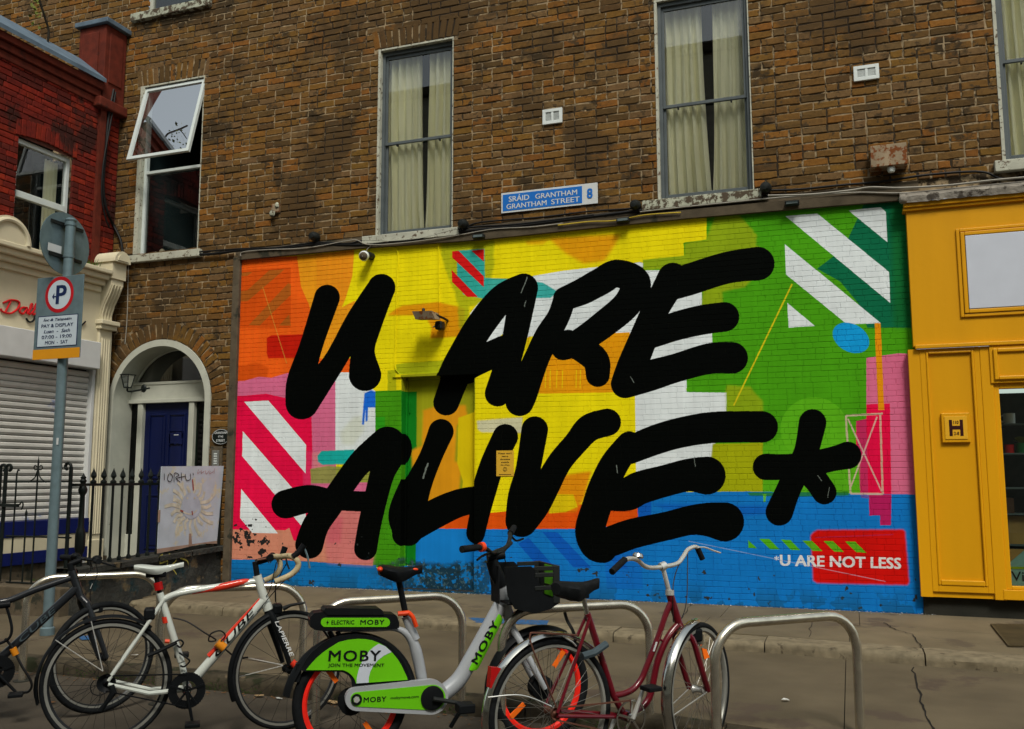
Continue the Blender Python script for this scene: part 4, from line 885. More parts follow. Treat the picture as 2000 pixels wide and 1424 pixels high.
def kerb_line(yfn, depth, zt, zb, xs, nm, seed, m=M_KERB):
    r = random.Random(seed)
    root = MB(); root.box(xs[0], xs[-1], yfn(xs[0])+.05, yfn(xs[0])+depth-.04, zb-.1, zt-.03); root = root.build(nm, M_MOSS); root['kind'] = 'structure'
    for a, b in zip(xs[:-1], xs[1:]):
        q = MB(); a2, b2 = a+.005, b-.005; ns = 9; dz_ = r.uniform(-.006, .004); rows_ = []
        prof = [(0, zb-.05), (0, zt-.045), (.004, zt-.025), (.018, zt-.006), (.035, zt), (depth, zt+.002), (depth, zb-.05)]
        for i in range(ns):
            x = a2+(b2-a2)*i/(ns-1)
            rows_.append([(x, yfn(x)+p+(r.uniform(-.006, .006) if k in (1, 2, 3) else 0), z_+dz_+(r.uniform(-.004, .003) if k in (2, 3, 4) else 0)) for k, (p, z_) in enumerate(prof)])
        q.grid(rows_); q.poly(rows_[0][::-1]); q.poly(rows_[-1]); q.build('kerb_stone', m, root, smooth=True)
    return root
ZL, ZU = .10, .18
near = lambda x: -4.15-.02*(x+3)-.16*max(0, x+1.6)
far = lambda x: -1.93-.16*max(0, (x+1.0))*.9 if x > -1 else -1.93
far = lambda x: -1.90-.04*(x+3.4)-.09*max(0, x+.6)
kx = [-30, -20, -14, -11, -9.2, -7.9, -6.7, -5.55, -4.3, -3.1, -1.9, -.7, .6, 1.8, 3, 5, 9, 16, 30]
kerb_line(near, .14, ZL, 0, kx, 'near_kerb', 1, M_MOSS)
fx = [-7.1, -5.9, -4.75, wl(1050, 1)[0]*0-3.02, -1.9, gr(1490, 1260, .18)[0], .45, 1.55, 2.8, 5, 9, 16]
kerb_line(far, .30, ZU, ZL, fx, 'far_kerb', 2, M_KERB)
def flagging(nm, xs, ylo, yhi, rowsn, z, m, seed, xo=.5, gap=.0028):
    r = random.Random(seed); root = MB(); xg = sorted({*xs, -1.6, -.6, 0, 1}); xg = [x for x in xg if xs[0] <= x <= xs[-1]]; root.grid([[(x, ylo(x), z-.012) for x in xg], [(x, yhi, z-.012) for x in xg]]); root = root.build(nm, M_YELD); root['kind'] = 'structure'
    for k in range(rowsn):
        sh = r.uniform(-xo, xo)
        X = [xs[0]]+[x+sh for x in xs[1:-1]]+[xs[-1]]
        for a, b in zip(X[:-1], X[1:]):
            q = MB(); rows_ = []; dz_ = r.uniform(-.003, .003); m_ = 5
            for j in range(3):
                t = (k+j/2)/rowsn; row = []
                for i in range(m_):
                    x = a+gap+(b-a-2*gap)*i/(m_-1); y0, y1 = ylo(x)+.0, yhi
                    y = y0+(y1-y0)*t+(gap if j == 0 else (-gap if j == 2 else 0)); row.append((x, y, z+dz_+.0012*math.sin(x*3+y*5)))
                rows_.append(row)
            q.grid(rows_); e = [rows_[0][i] for i in range(m_)]; q.grid([[(p[0], p[1], p[2]-.03) for p in e], e])
            for i_ in (0, -1): e = [rr_[i_] for rr_ in rows_]; q.grid([[(p[0], p[1], p[2]-.03) for p in e], e])
            q.build('paving_slab', m, root, smooth=False)
    return root
flagging('upper_footpath', [-7.2, -5.6, -4.1, -2.7, -1.3, -.1, 1.3, 2.9, 6, 12], lambda x: far(x)+.30, .0, 2, ZU, M_PAVE, 5, .15)
flagging('lower_footpath', [-30, -14, -9, -6.6, -4.4, -2.3, -.15, 2.0, 4.4, 9, 30], lambda x: near(x)+.14, -1.6, 1, ZL, M_PAVE2, 6, .1)
# repaired patch with sawn joint on the upper path
# cracks: jagged near black strips laid on the slabs to give the gaps' shade
M_CRACK = mat('crack_pit_dark', (.012, .010, .008), rough=1, bump=0)
def crack(pix, z, wd=.008, seed=1, name='pavement_crack'):
    r = random.Random(seed); P = [gr(px, py, z) for px, py in pix]; Q = []
    for (a, b), (c, d) in zip(P[:-1], P[1:]):
        for k in range(6): t = k/6; Q.append((a+(c-a)*t+r.uniform(-.012, .012), b+(d-b)*t+r.uniform(-.012, .012)))
    Q.append(P[-1]); q = MB(); rows_ = []
    for i, (x, y) in enumerate(Q):
        w_ = wd*r.uniform(.4, 1.4); rows_.append([(x-w_/2, y-w_*.3, z+.0035), (x+w_/2, y+w_*.3, z+.0035)])
    q.grid(rows_); o = q.build(name, M_CRACK); o['kind'] = 'structure'
crack([(1728, 1217), (1748, 1230), (1785, 1240), (1795, 1258), (1803, 1272)], ZU, .008, 1); crack([(1782, 1304), (1792, 1345), (1805, 1385), (1820, 1424), (1835, 1450)], ZL, .011, 2)
crack([(700, 1166), (660, 1175), (590, 1190), (530, 1200)], ZU, .006, 3); crack([(1350, 1180), (1346, 1186), (1330, 1210)], ZU, .006, 4); crack([(1585, 1215), (1580, 1245)], ZU, .008, 5)
crack([(340, 1172), (420, 1186), (520, 1196), (640, 1204)], ZL, .007, 6)
q = MB(); P = [gr(*p, ZU) for p in ((914, 1207), (1072, 1213), (1068, 1222), (930, 1217))]; q.poly([(a, b, ZU+.0045) for a, b in P]); o = q.build('faded_blue_marking', M_SPRAY); o['kind'] = 'structure'
q = MB(); P = [gr(*p, ZL) for p in ((150, 1243), (186, 1242), (188, 1249), (160, 1251))]; q.poly([(a, b, ZL+.0045) for a, b in P]); o = q.build('faded_blue_marking', M_SPRAY); o['kind'] = 'structure'
# cellar hatch on the right
hp = [gr(*p, ZU) for p in ((1935, 1221), (2040, 1222), (2080, 1264), (1970, 1264))]
t = thing('cellar_grille', 'rusty brown metal grille set in the pavement before the yellow shop', 'grille', (hp[0][0], hp[0][1], ZU))
M_GRIL = mat('rusty_grille', (.06, .045, .02), rough=.8, var=.3)
q = MB(); q.poly([(a, b, ZU+.004) for a, b in hp]); q.build('pit_shade', M_CRACK, t)  # flat dark sheet in place of the shade under the bars
for i in range(14):
    u = (i+.5)/14; a = np.array(hp[0])*(1-u)+np.array(hp[1])*u; b = np.array(hp[3])*(1-u)+np.array(hp[2])*u
    q = MB(); q.bar((a[0], a[1], ZU+.008), (b[0], b[1], ZU+.008), .035, .008); q.build('grille_bar', M_GRIL, t)
# litter along the gutter
M_LIT = [mat('litter_tan', (.30, .20, .10)), mat('litter_white', (.45, .45, .42)), mat('litter_leaf', (.16, .07, .02)), mat('litter_blue', (.02, .10, .4))]
r = random.Random(17)
for k, (px, py, z_, mi, sz) in enumerate([(262, 1283, ZL, 1, .05), (165, 1317, .0, 1, .03), (115, 1317, .0, 3, .05), (508, 1362, 0, 0, .05), (545, 1367, 0, 1, .03), (650, 1375, 0, 0, .08), (640, 1368, 0, 1, .06), (1535, 1371, ZL, 1, .03), (1445, 1265, ZL, 1, .025), (420, 1275, ZL, 1, .02), (100, 1375, 0, 2, .04)]):
    x, y = gr(px, py, z_); q = MB(); P = []
    for i in range(6): t_ = i*math.pi/3; P.append((x+sz*math.cos(t_)*r.uniform(.5, 1), y+sz*.6*math.sin(t_)*r.uniform(.5, 1), z_+.006+r.uniform(0, .012)))
    q.prism(P, (0, 0, .003)); o = q.build('litter', M_LIT[mi]); tag(o, ('scrap of white paper lying on the far path behind the white bicycle wheel', 'tiny white scrap in the gutter beside the black bicycle wheel', 'blue scrap of litter in the gutter behind the black bicycle wheel', 'tan leaf scrap in the gutter below the racing bicycle front wheel', 'small white scrap beside the tan one in the gutter', 'crumpled tan litter behind the red rimmed hire bicycle wheel', 'pale crumpled scrap behind the red rimmed hire bicycle wheel', 'small white scrap on the path inside the rightmost bicycle stand', 'small white speck at the kerb left of the rightmost stand', 'white speck on the path between the white and black bicycles', 'brown leaf on the road under the black bicycle')[k], 'litter')
st = MB()
for k in range(520):
    x = r.uniform(-7.5, 2.5); y = near(x)-.01-abs(r.gauss(0, .07)); s = r.uniform(.004, .013); a = r.uniform(0, 3)
    st.poly([(x+s*math.cos(a+t_), y+s*math.sin(a+t_), .003+r.uniform(0, .006)) for t_ in (0, 2.1, 4.2)])
o = st.build('gutter_grit', M_LIT[2]); o['kind'] = 'stuff'
st = MB()
for k in range(900):
    x = r.uniform(-7.2, .7); y = -.01-abs(r.gauss(0, .05)); s = r.uniform(.003, .010); a = r.uniform(0, 3)
    st.poly([(x+s*math.cos(a+t_), y+s*math.sin(a+t_), ZU+.003+r.uniform(0, .005)) for t_ in (0, 2.1, 4.2)])
o = st.build('wall_foot_grit', M_LIT[1]); o['kind'] = 'stuff'
st = MB()
for k in range(700):                           # moss and weeds on the near kerb face
    x = r.uniform(-7.5, 1.5)
    if mnoise.noise(Vector((x*1.3, 0, 0))) < -.05: continue
    y = near(x)-.004-r.random()*.02; z_ = r.uniform(0, .05); s = r.uniform(.008, .022); a = r.uniform(0, 3)
    st.poly([(x-s*.3, y, z_), (x+s*.3, y, z_), (x+s*math.cos(a), y-s*.4, z_+s)])
o = st.build('gutter_weeds', M_GRASS); o['kind'] = 'stuff'

# ================================================================ AREA IN FRONT OF THE DOOR: low wall, railings, gate
LX = -7.3
M_LOWW = mat('grimy_low_wall', (.035, .035, .030), rough=.9, var=.4, scale=5, bump=.9, bscale=20, dist=.02, dirt=[((.12, .09, .05), .56, 3.5), ((.01, .03, .035), .56, 2.2)])
ywn = on(150, 1176, 0, LX)[1]
lw = thing('low_wall', 'grimy dark rubble wall under the railings beside the blue door', 'wall', (LX, ywn/2, .1))
ztl0 = on(180, 1107, 0, LX)[2]; ztl1 = on(425, 1066, 0, LX)[2]
q = MB(); N = 16; rr = random.Random(4); rows_ = []
for i in range(N+1):
    y = ywn-.05+(0-ywn+.05)*i/N; zt_ = ztl0+(ztl1-ztl0)*i/N
    rows_.append([(LX+.02+rr.uniform(-.01, .01), y, .05), (LX+rr.uniform(-.02, .02), y, .2), (LX+rr.uniform(-.02, .015), y, zt_-.09), (LX, y, zt_-.06), (LX-.3, y, zt_-.06), (LX-.3, y, .05)])
q.grid(rows_); q.poly(rows_[0][::-1]); q.build('rubble_wall', M_LOWW, lw, smooth=True)
yy_ = ywn-.06; i = 0
while yy_ < -.02:
    L = min(.55+rr.uniform(-.05, .1), -.01-yy_); q = MB(); t0 = (yy_-ywn)/(-ywn); t1 = (yy_+L-ywn)/(-ywn)
    z0_, z1_ = ztl0+(ztl1-ztl0)*t0, ztl0+(ztl1-ztl0)*t1
    q.grid([[(LX+.05, yy_+.005, z0_-.06), (LX+.05, yy_+.005, z0_-.005), (LX+.035, yy_+.005, z0_), (LX-.32, yy_+.005, z0_), (LX-.32, yy_+.005, z0_-.06)], [(LX+.05, yy_+L-.005, z1_-.06), (LX+.05, yy_+L-.005, z1_-.005), (LX+.035, yy_+L-.005, z1_), (LX-.32, yy_+L-.005, z1_), (LX-.32, yy_+L-.005, z1_-.06)]])
    q.build('coping_stone', M_LOWW, lw); yy_ += L+.004
# graffiti scrawl on the low wall
M_GRAF = mat('yellow_graffiti', (.36, .32, .06), rough=.8, var=.3, scale=30)
q = MB()
for pts in ([(305, 1092), (318, 1084), (312, 1100), (328, 1096), (322, 1112)], [(330, 1082), (345, 1092), (335, 1105), (350, 1100)], [(352, 1090), (366, 1096), (368, 1110)], [(308, 1108), (322, 1118), (335, 1110), (345, 1122)]):
    P = smoothpath([on(a, b, 0, LX+.03) for a, b in pts], 5); q.grid([[(p[0], p[1], p[2]-.009) for p in P], [(p[0], p[1], p[2]+.009) for p in P]])
q.build('graffiti_scrawl', M_GRAF, lw)
rail = thing('iron_railing', 'black cast iron railing with spearhead finials on the low wall', 'railing', (LX-.12, ywn/2, ztl0))
RXX = LX-.12
zr_ = on(230, 946, 0, RXX)[2]
def finial(mb, x, y, z, k=1.):
    mb.lathe([(.011, -.01), (.026*k, 0), (.028*k, .02), (.012, .04), (.014, .05), (.026*k, .075), (.022*k, .10), (.008, .14), (.001, .165)], (x, y, z), n=8)
q = MB(); q.box(RXX-.022, RXX+.022, ywn+.0, -.02, zr_-.014, zr_+.014); q.build('top_rail', M_BLACK, rail)
fin0 = None
for px in (183, 203, 222, 240, 258, 276, 294, 312, 330, 350):
    y = on(px, 930, 0, RXX)[1]
    if y > -.05: continue
    t0 = (y-ywn)/(-ywn); zb_ = ztl0+(ztl1-ztl0)*t0; q = MB(); q.tube([(RXX, y, zb_-.04), (RXX, y, zr_-.01)], .014, 7); q.lathe([(.022, 0), (.024, .03), (.014, .05)], (RXX, y, zb_), n=8)
    o = q.build('baluster', M_BLACK, rail, smooth=True); f = MB(); finial(f, RXX, y, zr_+.012, 1.15); f.build('finial', M_BLACK, o, smooth=True)
yp_ = on(160, 990, 0, RXX)[1]
q = MB(); q.lathe([(.03, -.62), (.03, -.5), (.045, -.46), (.05, -.42), (.05, -.30), (.045, -.26), (.03, -.22), (.026, .0), (.024, .10), (.04, .13), (.045, .16), (.035, .19), (.02, .21), (.03, .235), (.035, .25), (.022, .27), (.03, .285), (.014, .30), (.002, .33)], (RXX, yp_, zr_-.21), n=14); q.build('newel_post', M_BLACK, rail, smooth=True)
# gate with scrolls, parallel to the street
GY = ywn-.02
gate = thing('iron_gate', 'black wrought iron gate with curled uprights in front of the shutter', 'gate', (on(70, 1100, 1, GY)[0], GY, .3))
def gp(px, py): p = on(px, py, 1, GY); return (p[0], GY, p[2])
zgb = gp(70, 1139)[2]
stp = MB(); stp.box(-12, LX-.05, GY-.16, 1-1+GY+.3, .0, zgb-.02); stp = tag(stp.build('stone_step', M_CONC, None, bevel=.012), 'worn stone step beneath the iron gate', 'step')
def scroll(mb, px, py, s, r=.011, k=1.):
    c = gp(px, py); P = []
    for i in range(22): t = i/21; a = math.pi*.0+t*math.pi*2.1; rr_ = k*(.055-.036*t); P.append((c[0]+s*(rr_*math.cos(a)-.055*k), c[1], c[2]+rr_*math.sin(a)))
    mb.tube(P, r, 6)
for i, (px, top, s) in enumerate(((1, 915, 1), (12, 915, 1), (139, 912, -1))):
    a, b = gp(px, top), gp(px-2, 1139); q = MB(); q.tube([(a[0], GY, zgb), (a[0], GY, a[2])], .020, 7)
    P = [(a[0]+s*(.045-.045*math.cos(t)*(1-t/9)), GY, a[2]+.045*math.sin(t)*(1-t/9)) for t in np.linspace(0, 4.6, 18)]; q.tube(P, .016, 7); q.build('gate_post', M_BLACK, gate, smooth=True)
for py, a_, b_, rr_ in ((941, 12, 139, .009), (1047, 12, 139, .010), (1137, 12, 139, .010)):
    a, b = gp(a_, py), gp(b_, py); q = MB(); q.tube([(a[0], GY, a[2]), (b[0], GY, a[2])], rr_, 6); q.build('gate_rail', M_BLACK, gate, smooth=True)
for px, top in ((33, 925), (51, 1008), (75, 905), (97, 1008), (118, 922)):
    a = gp(px, top); q = MB(); q.tube([(a[0], GY, zgb), (a[0], GY, a[2])], .0085, 6)
    if top > 1000: q.lathe([(.006, 0), (.014, .02), (.012, .035), (.002, .07)], (a[0], GY, a[2]), n=6)
    if top == 905:
        for s in (1, -1):
            P = [(a[0]+s*x_, GY, a[2]+z_) for x_, z_ in ((.0, -.04), (.025, -.13), (.07, -.17), (.12, -.195))]; q.tube(smoothpath(P, 4), .007, 5)
            P = [(a[0]+s*(.035+.022*math.cos(t)*(1-t/8)), GY, a[2]-.04+.022*math.sin(t)*(1-t/8)) for t in np.linspace(math.pi, -2.5, 14)]; q.tube(P, .006, 5)
        q.lathe([(.012, 0), (.004, .05), (.001, .08)], (a[0], GY, a[2]), n=6)
    elif top < 1000:
        q.tube(smoothpath([(a[0], GY, a[2]), (a[0]+.015, GY, a[2]+.04), (a[0]+.03, GY, a[2]+.03)], 3), .008, 5)
    q.build('gate_bar', M_BLACK, gate, smooth=True)
q = MB(); a, b = gp(2, 986), gp(38, 986); q.box(a[0], b[0], GY-.03, GY+.0, a[2]-.02, a[2]+.012); q.tube(smoothpath([b, (b[0]+.03, GY, b[2]+.03), (b[0]+.05, GY, b[2]), (b[0]+.03, GY, b[2]-.05)], 4), .008, 6); q.build('gate_latch', M_BLACK, gate, smooth=True)
# grass behind the gate
g = MB(); r = random.Random(3)
for k in range(2600):
    x = r.uniform(-9.1, LX-.4); y = r.uniform(GY+.1, -.9); s = r.uniform(.03, .09); a = r.uniform(0, 6.3)
    if mnoise.noise(Vector((x*2, y*2, 0))) < -.1: continue
    z_ = .22; g.poly([(x-.006, y, z_), (x+.006, y, z_), (x+s*.5*math.cos(a), y+s*.5*math.sin(a), z_+s)])
o = g.build('grass', M_GRASS); o['kind'] = 'stuff'
q = MB(); q.poly([(-9.2, GY+.2, .22), (LX-.2, GY+.2, .22), (LX-.2, -.3, .22), (-9.2, -.3, .22)]); o = q.build('front_yard', M_MOSS); o['kind'] = 'structure'
# poster board against the railing
PXX = LX+.02
def pp(px, py, x=PXX): return on(px, py, 0, x)
M_POST = mat('blue_grey_poster', (.42, .46, .52), rough=.7, var=.10, scale=5, dirt=[((.50, .46, .34), .57, 4.5)])
pb = thing('painted_poster_board', 'pale blue poster board with a faded yellow sun painting and scrawled graffiti', 'poster', tuple(pp(372, 1065)))
c4 = [pp(316, 911), pp(437, 910), pp(424, 1056), pp(308, 1072)]
q = MB(); q.prism(c4, (-.012, 0, 0)); q.build('board', M_POST, pb)
M_BEIGE = mat('torn_cardboard', (.30, .20, .15), rough=.8)
q = MB(); q.prism([pp(308, 1072), pp(424, 1056), pp(424, 1062), pp(395, 1062), pp(352, 1072), pp(308, 1081)], (-.01, 0, 0)); q.build('torn_bottom_edge', M_BEIGE, pb)
q = MB(); q.prism([pp(309, 996), pp(313, 996), pp(312, 1020), pp(308, 1020)], (.004, 0, 0)); q.prism([pp(369, 1042), pp(373, 1042), pp(375, 1066), pp(368, 1066)], (.004, 0, 0)); q.build('cardboard_tear', M_BEIGE, pb, kind='stuff')
def ribbon(mb, pix, w_, x, fn=pp):
    P = [fn(a, b, x) for a, b in pix]; Ps = smoothpath(P, 4); rows_ = [[], []]
    for i, p in enumerate(Ps):
        t = Ps[min(i+1, len(Ps)-1)]-Ps[max(i-1, 0)]; n_ = np.array([0, -t[2], t[1]]); n_ /= np.linalg.norm(n_)+1e-9
        rows_[0].append(p+n_*w_/2); rows_[1].append(p-n_*w_/2)
    mb.grid(rows_)
M_SUNY = mat('faded_yellow_paint', (.50, .47, .38), rough=.7, var=.2, scale=12); M_MAUV = mat('mauve_paint', (.38, .41, .48), rough=.7, var=.15); M_RDB = mat('rust_brown_paint', (.28, .06, .04), rough=.7)
q = MB(); cx, cy = 373, 992
for k in range(19):
    a = k*2*math.pi/19+.2; r0, r1_ = 20, 44+8*math.sin(k*2.3)
    ribbon(q, [(cx+r0*math.cos(a), cy+r0*1.15*math.sin(a)), (cx+(r0+r1_)/2*math.cos(a+.12), cy+(r0+r1_)/2*1.1*math.sin(a+.12)), (cx+r1_*math.cos(a), cy+r1_*1.2*math.sin(a))], .040, PXX+.003)
q.build('sun_ray', M_SUNY, pb, kind='stuff')
q = MB(); q.poly([pp(cx+18*math.cos(t), cy-4+26*math.sin(t), PXX+.004) for t in np.linspace(0, 2*math.pi, 25)[:-1]]); q.build('sun_face', M_MAUV, pb)
q = MB()
for a, b in ((366, 973), (380, 973)): q.poly([pp(a+2*math.cos(t), b+2.4*math.sin(t), PXX+.0055) for t in np.linspace(0, 6.28, 9)[:-1]])
ribbon(q, [(354, 998), (365, 1003), (375, 1004), (385, 996)], .016, PXX+.0055); q.build('sun_eyes_and_mouth', M_SUNY, pb, kind='stuff')
q = MB(); ribbon(q, [(375, 998), (376, 1006)], .02, PXX+.0065); ribbon(q, [(376, 936), (378, 958)], .02, PXX+.006); ribbon(q, [(352, 997), (358, 999)], .02, PXX+.0065); q.build('brown_mark', M_RDB, pb, kind='stuff')
q = MB()
for s in ([(321, 925), (321, 938)], [(330, 926), (327, 936), (333, 941), (337, 930), (331, 924)], [(340, 942), (341, 924), (350, 928), (343, 933), (352, 942)], [(345, 934), (362, 930)], [(354, 923), (355, 939)], [(362, 926), (364, 938), (372, 936), (372, 925)], [(377, 924), (378, 928)]): ribbon(q, s, .009, PXX+.006)
q.build('scrawled_writing', M_BLKP, pb)
q = MB()
for s in ([(388, 917), (386, 925), (392, 920)], [(394, 918), (393, 925), (399, 920)], [(401, 919), (403, 926), (409, 919)], [(411, 920), (409, 926), (417, 921)], [(419, 915), (418, 925)]): ribbon(q, s, .005, PXX+.006)
q.build('small_scrawled_writing', M_RDB, pb)
bk = MB(); bk.box(LX-.06, LX-.0, pp(432, 1000)[1]-.02, -.03, .5, pp(432, 952)[2]); tag(bk.build('meter_cupboard', M_DARK, None, bevel=.01), 'black upright box behind the right edge of the poster board', 'box')

# ================================================================ THINGS FIXED TO THE WALLS
def wp(px, py, y=0.): return on(px, py, 1, y)
# street name sign
A, B_, C_, D__ = wp(979, 378, -.02), wp(1167, 356, -.02), wp(1169, 396, -.02), wp(980, 418, -.02)
sn = thing('street_name_sign', 'blue and white bilingual street name plate with a number 8', 'sign', (A[0], -.01, D__[2]))
zt0, zb0_, x0, x1 = (A[2]+B_[2])/2, (C_[2]+D__[2])/2, A[0], B_[0]
q = MB(); q.box(x0, x1, -.022, -.010, zb0_, zt0); q.build('plate', M_SWHITE, sn, bevel=.003)
xb_ = wp(1137, 380, -.02)[0]; q = MB(); q.box(x0+.02, xb_, -.025, -.0225, zb0_+.022, zt0-.022); q.build('blue_field', M_SBLUE, sn)
hh_ = zt0-zb0_-.044; U = (1, 0, 0); Z = (0, 0, 1)
fw_ = xb_-x0-.02
for s_, u0_, u1_, v_, h_ in (('SRÁID', .08, .34, .53, .40), ('GRANTHAM', .42, .94, .53, .30), ('GRANTHAM', .05, .56, .10, .30), ('STREET', .62, .97, .10, .30)):
    q = text_mb(s_, (x0+.02+fw_*u0_, -.0265, zb0_+.022+hh_*v_), U, Z, fw_*(u1_-u0_), hh_*h_, bold=.015); q.build('lettering', M_SWHITE, sn)
q = text_mb('8', (xb_+(x1-xb_)*.34, -.0265, zb0_+(zt0-zb0_)*.28), U, Z, (x1-xb_)*.32, (zt0-zb0_)*.46, bold=.03); q.build('lettering', M_SBLUE, sn)
for i, (l, t, r2, b, lab) in enumerate(((1061, 214, 1099, 243, 'small white plastic air vent above the street name plate'), (1667, 129, 1717, 158, 'white plastic air vent high on the right of the brick wall'))):
    a, b2 = wp(l, (t+b)/2), wp(r2, (t+b)/2); z1_, z0_ = wp((l+r2)/2, t)[2], wp((l+r2)/2, b)[2]
    v_ = thing('air_vent', lab, 'vent', (a[0], -.01, z0_), group='white air vents in the brick wall')
    q = MB(); ring(q, (a[0], b2[0], z0_, z1_), -.03, .0, .035); q.box((a[0]+b2[0])/2-.012, (a[0]+b2[0])/2+.012, -.028, 0, z0_+.035, z1_-.035); q.build('frame', M_PLAST, v_, bevel=.002)
    q = MB(); q.box(a[0]+.03, b2[0]-.03, -.008, -.004, z0_+.03, z1_-.03); q.build('vent_back', M_DARK, v_)
    for s in range(8):
        z_ = z0_+.035+(z1_-z0_-.07)*(s+.5)/8; q = MB(); q.bar((a[0]+.03, -.018, z_), (b2[0]-.03, -.018, z_), .007, .006); q.build('louvre', M_PLAST, v_)
# rusty alarm box
a, b2 = wp(1700, 310, -.12), wp(1771, 300, -.12); z1_, z0_ = wp(1735, 284, -.12)[2], wp(1735, 326, -.12)[2]
ab = thing('rusty_box', 'rusty metal box fixed to the brick wall above the yellow shop', 'box', (a[0], -.06, z0_))
q = MB(); q.box(a[0], b2[0], -.16, .01, z0_, z1_); q.build('casing', M_RUST, ab, bevel=.006)
q = MB(); q.lathe([(.035, 0), (.04, -.02), (.03, -.05), (.0, -.06)], ((a[0]+b2[0])/2+.02, -.1, z0_), n=12); q.build('lamp_cap', M_PLAST, ab, smooth=True)
# broken anchor left of the second window
cx, cz = wl(540, 410)
t = thing('wall_anchor', 'rusty broken bracket stump on the brick wall over the orange paint', 'bracket', (cx, 0, cz))
q = MB(); q.box(cx-.05, cx+.06, -.05, .01, cz-.05, cz+.07); q.build('plate', M_RUST, t, bevel=.015); q = MB(); q.ell((cx-.02, -.06, cz-.06), (.04, .03, .05), 8, 6); q.ell((cx+.04, -.05, cz+.04), (.03, .02, .04), 8, 6); q.build('broken_paint_lump', M_PEEL2, t, smooth=True, kind='stuff')
# black round lamps and slim floodlights on the cable run
for px, py, lab in ((617, 463, 'small black round wall lamp above the orange corner of the mural'), (907, 439, 'small black round wall lamp at the right end of the middle sill'), (1243, 402, 'small black round wall lamp at the left end of the peeling sill'), (1497, 368, 'small black round wall lamp at the right end of the peeling sill')):
    c = wp(px, py, -.05); t = thing('round_wall_lamp', lab, 'lamp', (c[0], 0, c[2]), group='black round lamps along the cables')
    q = MB(); q.lathe([(.0, -.10), (.035, -.095), (.055, -.06), (.058, -.01), (.05, .02), (.03, .05)], (c[0], -.05, c[2]), (.15, 1, .0), 16); q.build('lamp_body', M_DARK, t, smooth=True)
    q = MB(); q.tube([(c[0], -.02, c[2]-.04), (c[0]+.01, -.03, c[2]-.1)], .014, 7); q.build('bracket', M_DARK, t, smooth=True)
for px, py, lab in ((1547, 397, 'slim black floodlight on the beam over the green paint'), (1217, 430, 'slim floodlight with pale lens on the beam over the yellow paint'), (935, 462, 'slim black floodlight on the beam near the small striped emblem')):
    c = wp(px, py, -.09); t = thing('floodlight', lab, 'lamp', (c[0], -.05, c[2]), group='slim floodlights on the beam')
    q = MB(); q.box(c[0]-.07, c[0]+.07, -.12, -.06, c[2]-.022, c[2]+.022); q.build('housing', M_DARK, t, bevel=.005); q = MB(); q.box(c[0]-.055, c[0]+.055, -.124, -.1205, c[2]-.013, c[2]+.012); q.build('lens', M_SHELF, t)
    q = MB(); q.box(c[0]-.01, c[0]+.01, -.06, -.04, c[2]-.02, c[2]+.02); q.build('bracket', M_DARK, t)
# dome camera
c = wp(711, 500, -.14); t = thing('dome_camera', 'white security camera with grey ball lens over the yellow paint', 'security camera', (c[0], -.05, c[2]))
q = MB(); q.ell(tuple(c), (.062, .062, .062), 18, 12); q.build('ball', M_PLAST, t, smooth=True)
q = MB(); q.lathe([(0, -.062), (.03, -.058), (.047, -.045), (.05, -.035)], tuple(c), (-.25, .9, .25), 18); 
q.build('lens_shade', M_CONC, t, smooth=True); q = MB(); q.tube([(c[0]+.03, 0, c[2]+.02), (c[0]+.02, -.09, c[2]+.02)], .045, 12); q.build('mount', M_DARK, t, smooth=True)
# floodlight and small camera above the painted door
c = wp(831, 615, -.28); t = thing('floodlight', 'grimy rectangular floodlight reaching out above the painted door', 'lamp', (c[0], 0, c[2]))
q = MB(); q.prism([(c[0]-.13, -.36, c[2]+.035), (c[0]-.13, -.16, c[2]+.035), (c[0]-.10, -.18, c[2]-.04), (c[0]-.10, -.33, c[2]-.055)], (.24, 0, -.008)); q.build('housing', M_RUST, t, bevel=.006)
q = MB(); q.lathe([(.018, 0), (.02, .03), (.012, .045)], (c[0]-.03, -.27, c[2]+.035), n=10); q.build('gland', M_DARK, t, smooth=True)
q = MB(); q.tube([(c[0]+.11, -.25, c[2]), (c[0]+.15, -.12, c[2]-.02), (c[0]+.15, 0, c[2]-.03)], .014, 7); q.build('arm', M_DARK, t, smooth=True)
c = wp(859, 636, -.10); t = thing('wall_camera', 'small dark sensor camera on the orange patch below the floodlight', 'security camera', (c[0], 0, c[2]))
q = MB(); q.box(c[0]-.045, c[0]+.045, -.15, -.04, c[2]-.05, c[2]+.05); q.build('body', M_DARK, t, bevel=.02); q = MB(); q.lathe([(.028, 0), (.03, -.03), (0, -.03)], (c[0], -.15, c[2]-.01), (0, 1, 0), 12); q.build('lens', M_CABLE, t, smooth=True)
q = MB(); q.tube([(c[0], 0, c[2]), (c[0], -.05, c[2])], .02, 8); q.tube([(c[0]-.05, -.09, c[2]-.0), (c[0]-.1, -.05, c[2]+.0)], .01, 6); q.build('bracket', M_GALV, t, smooth=True)
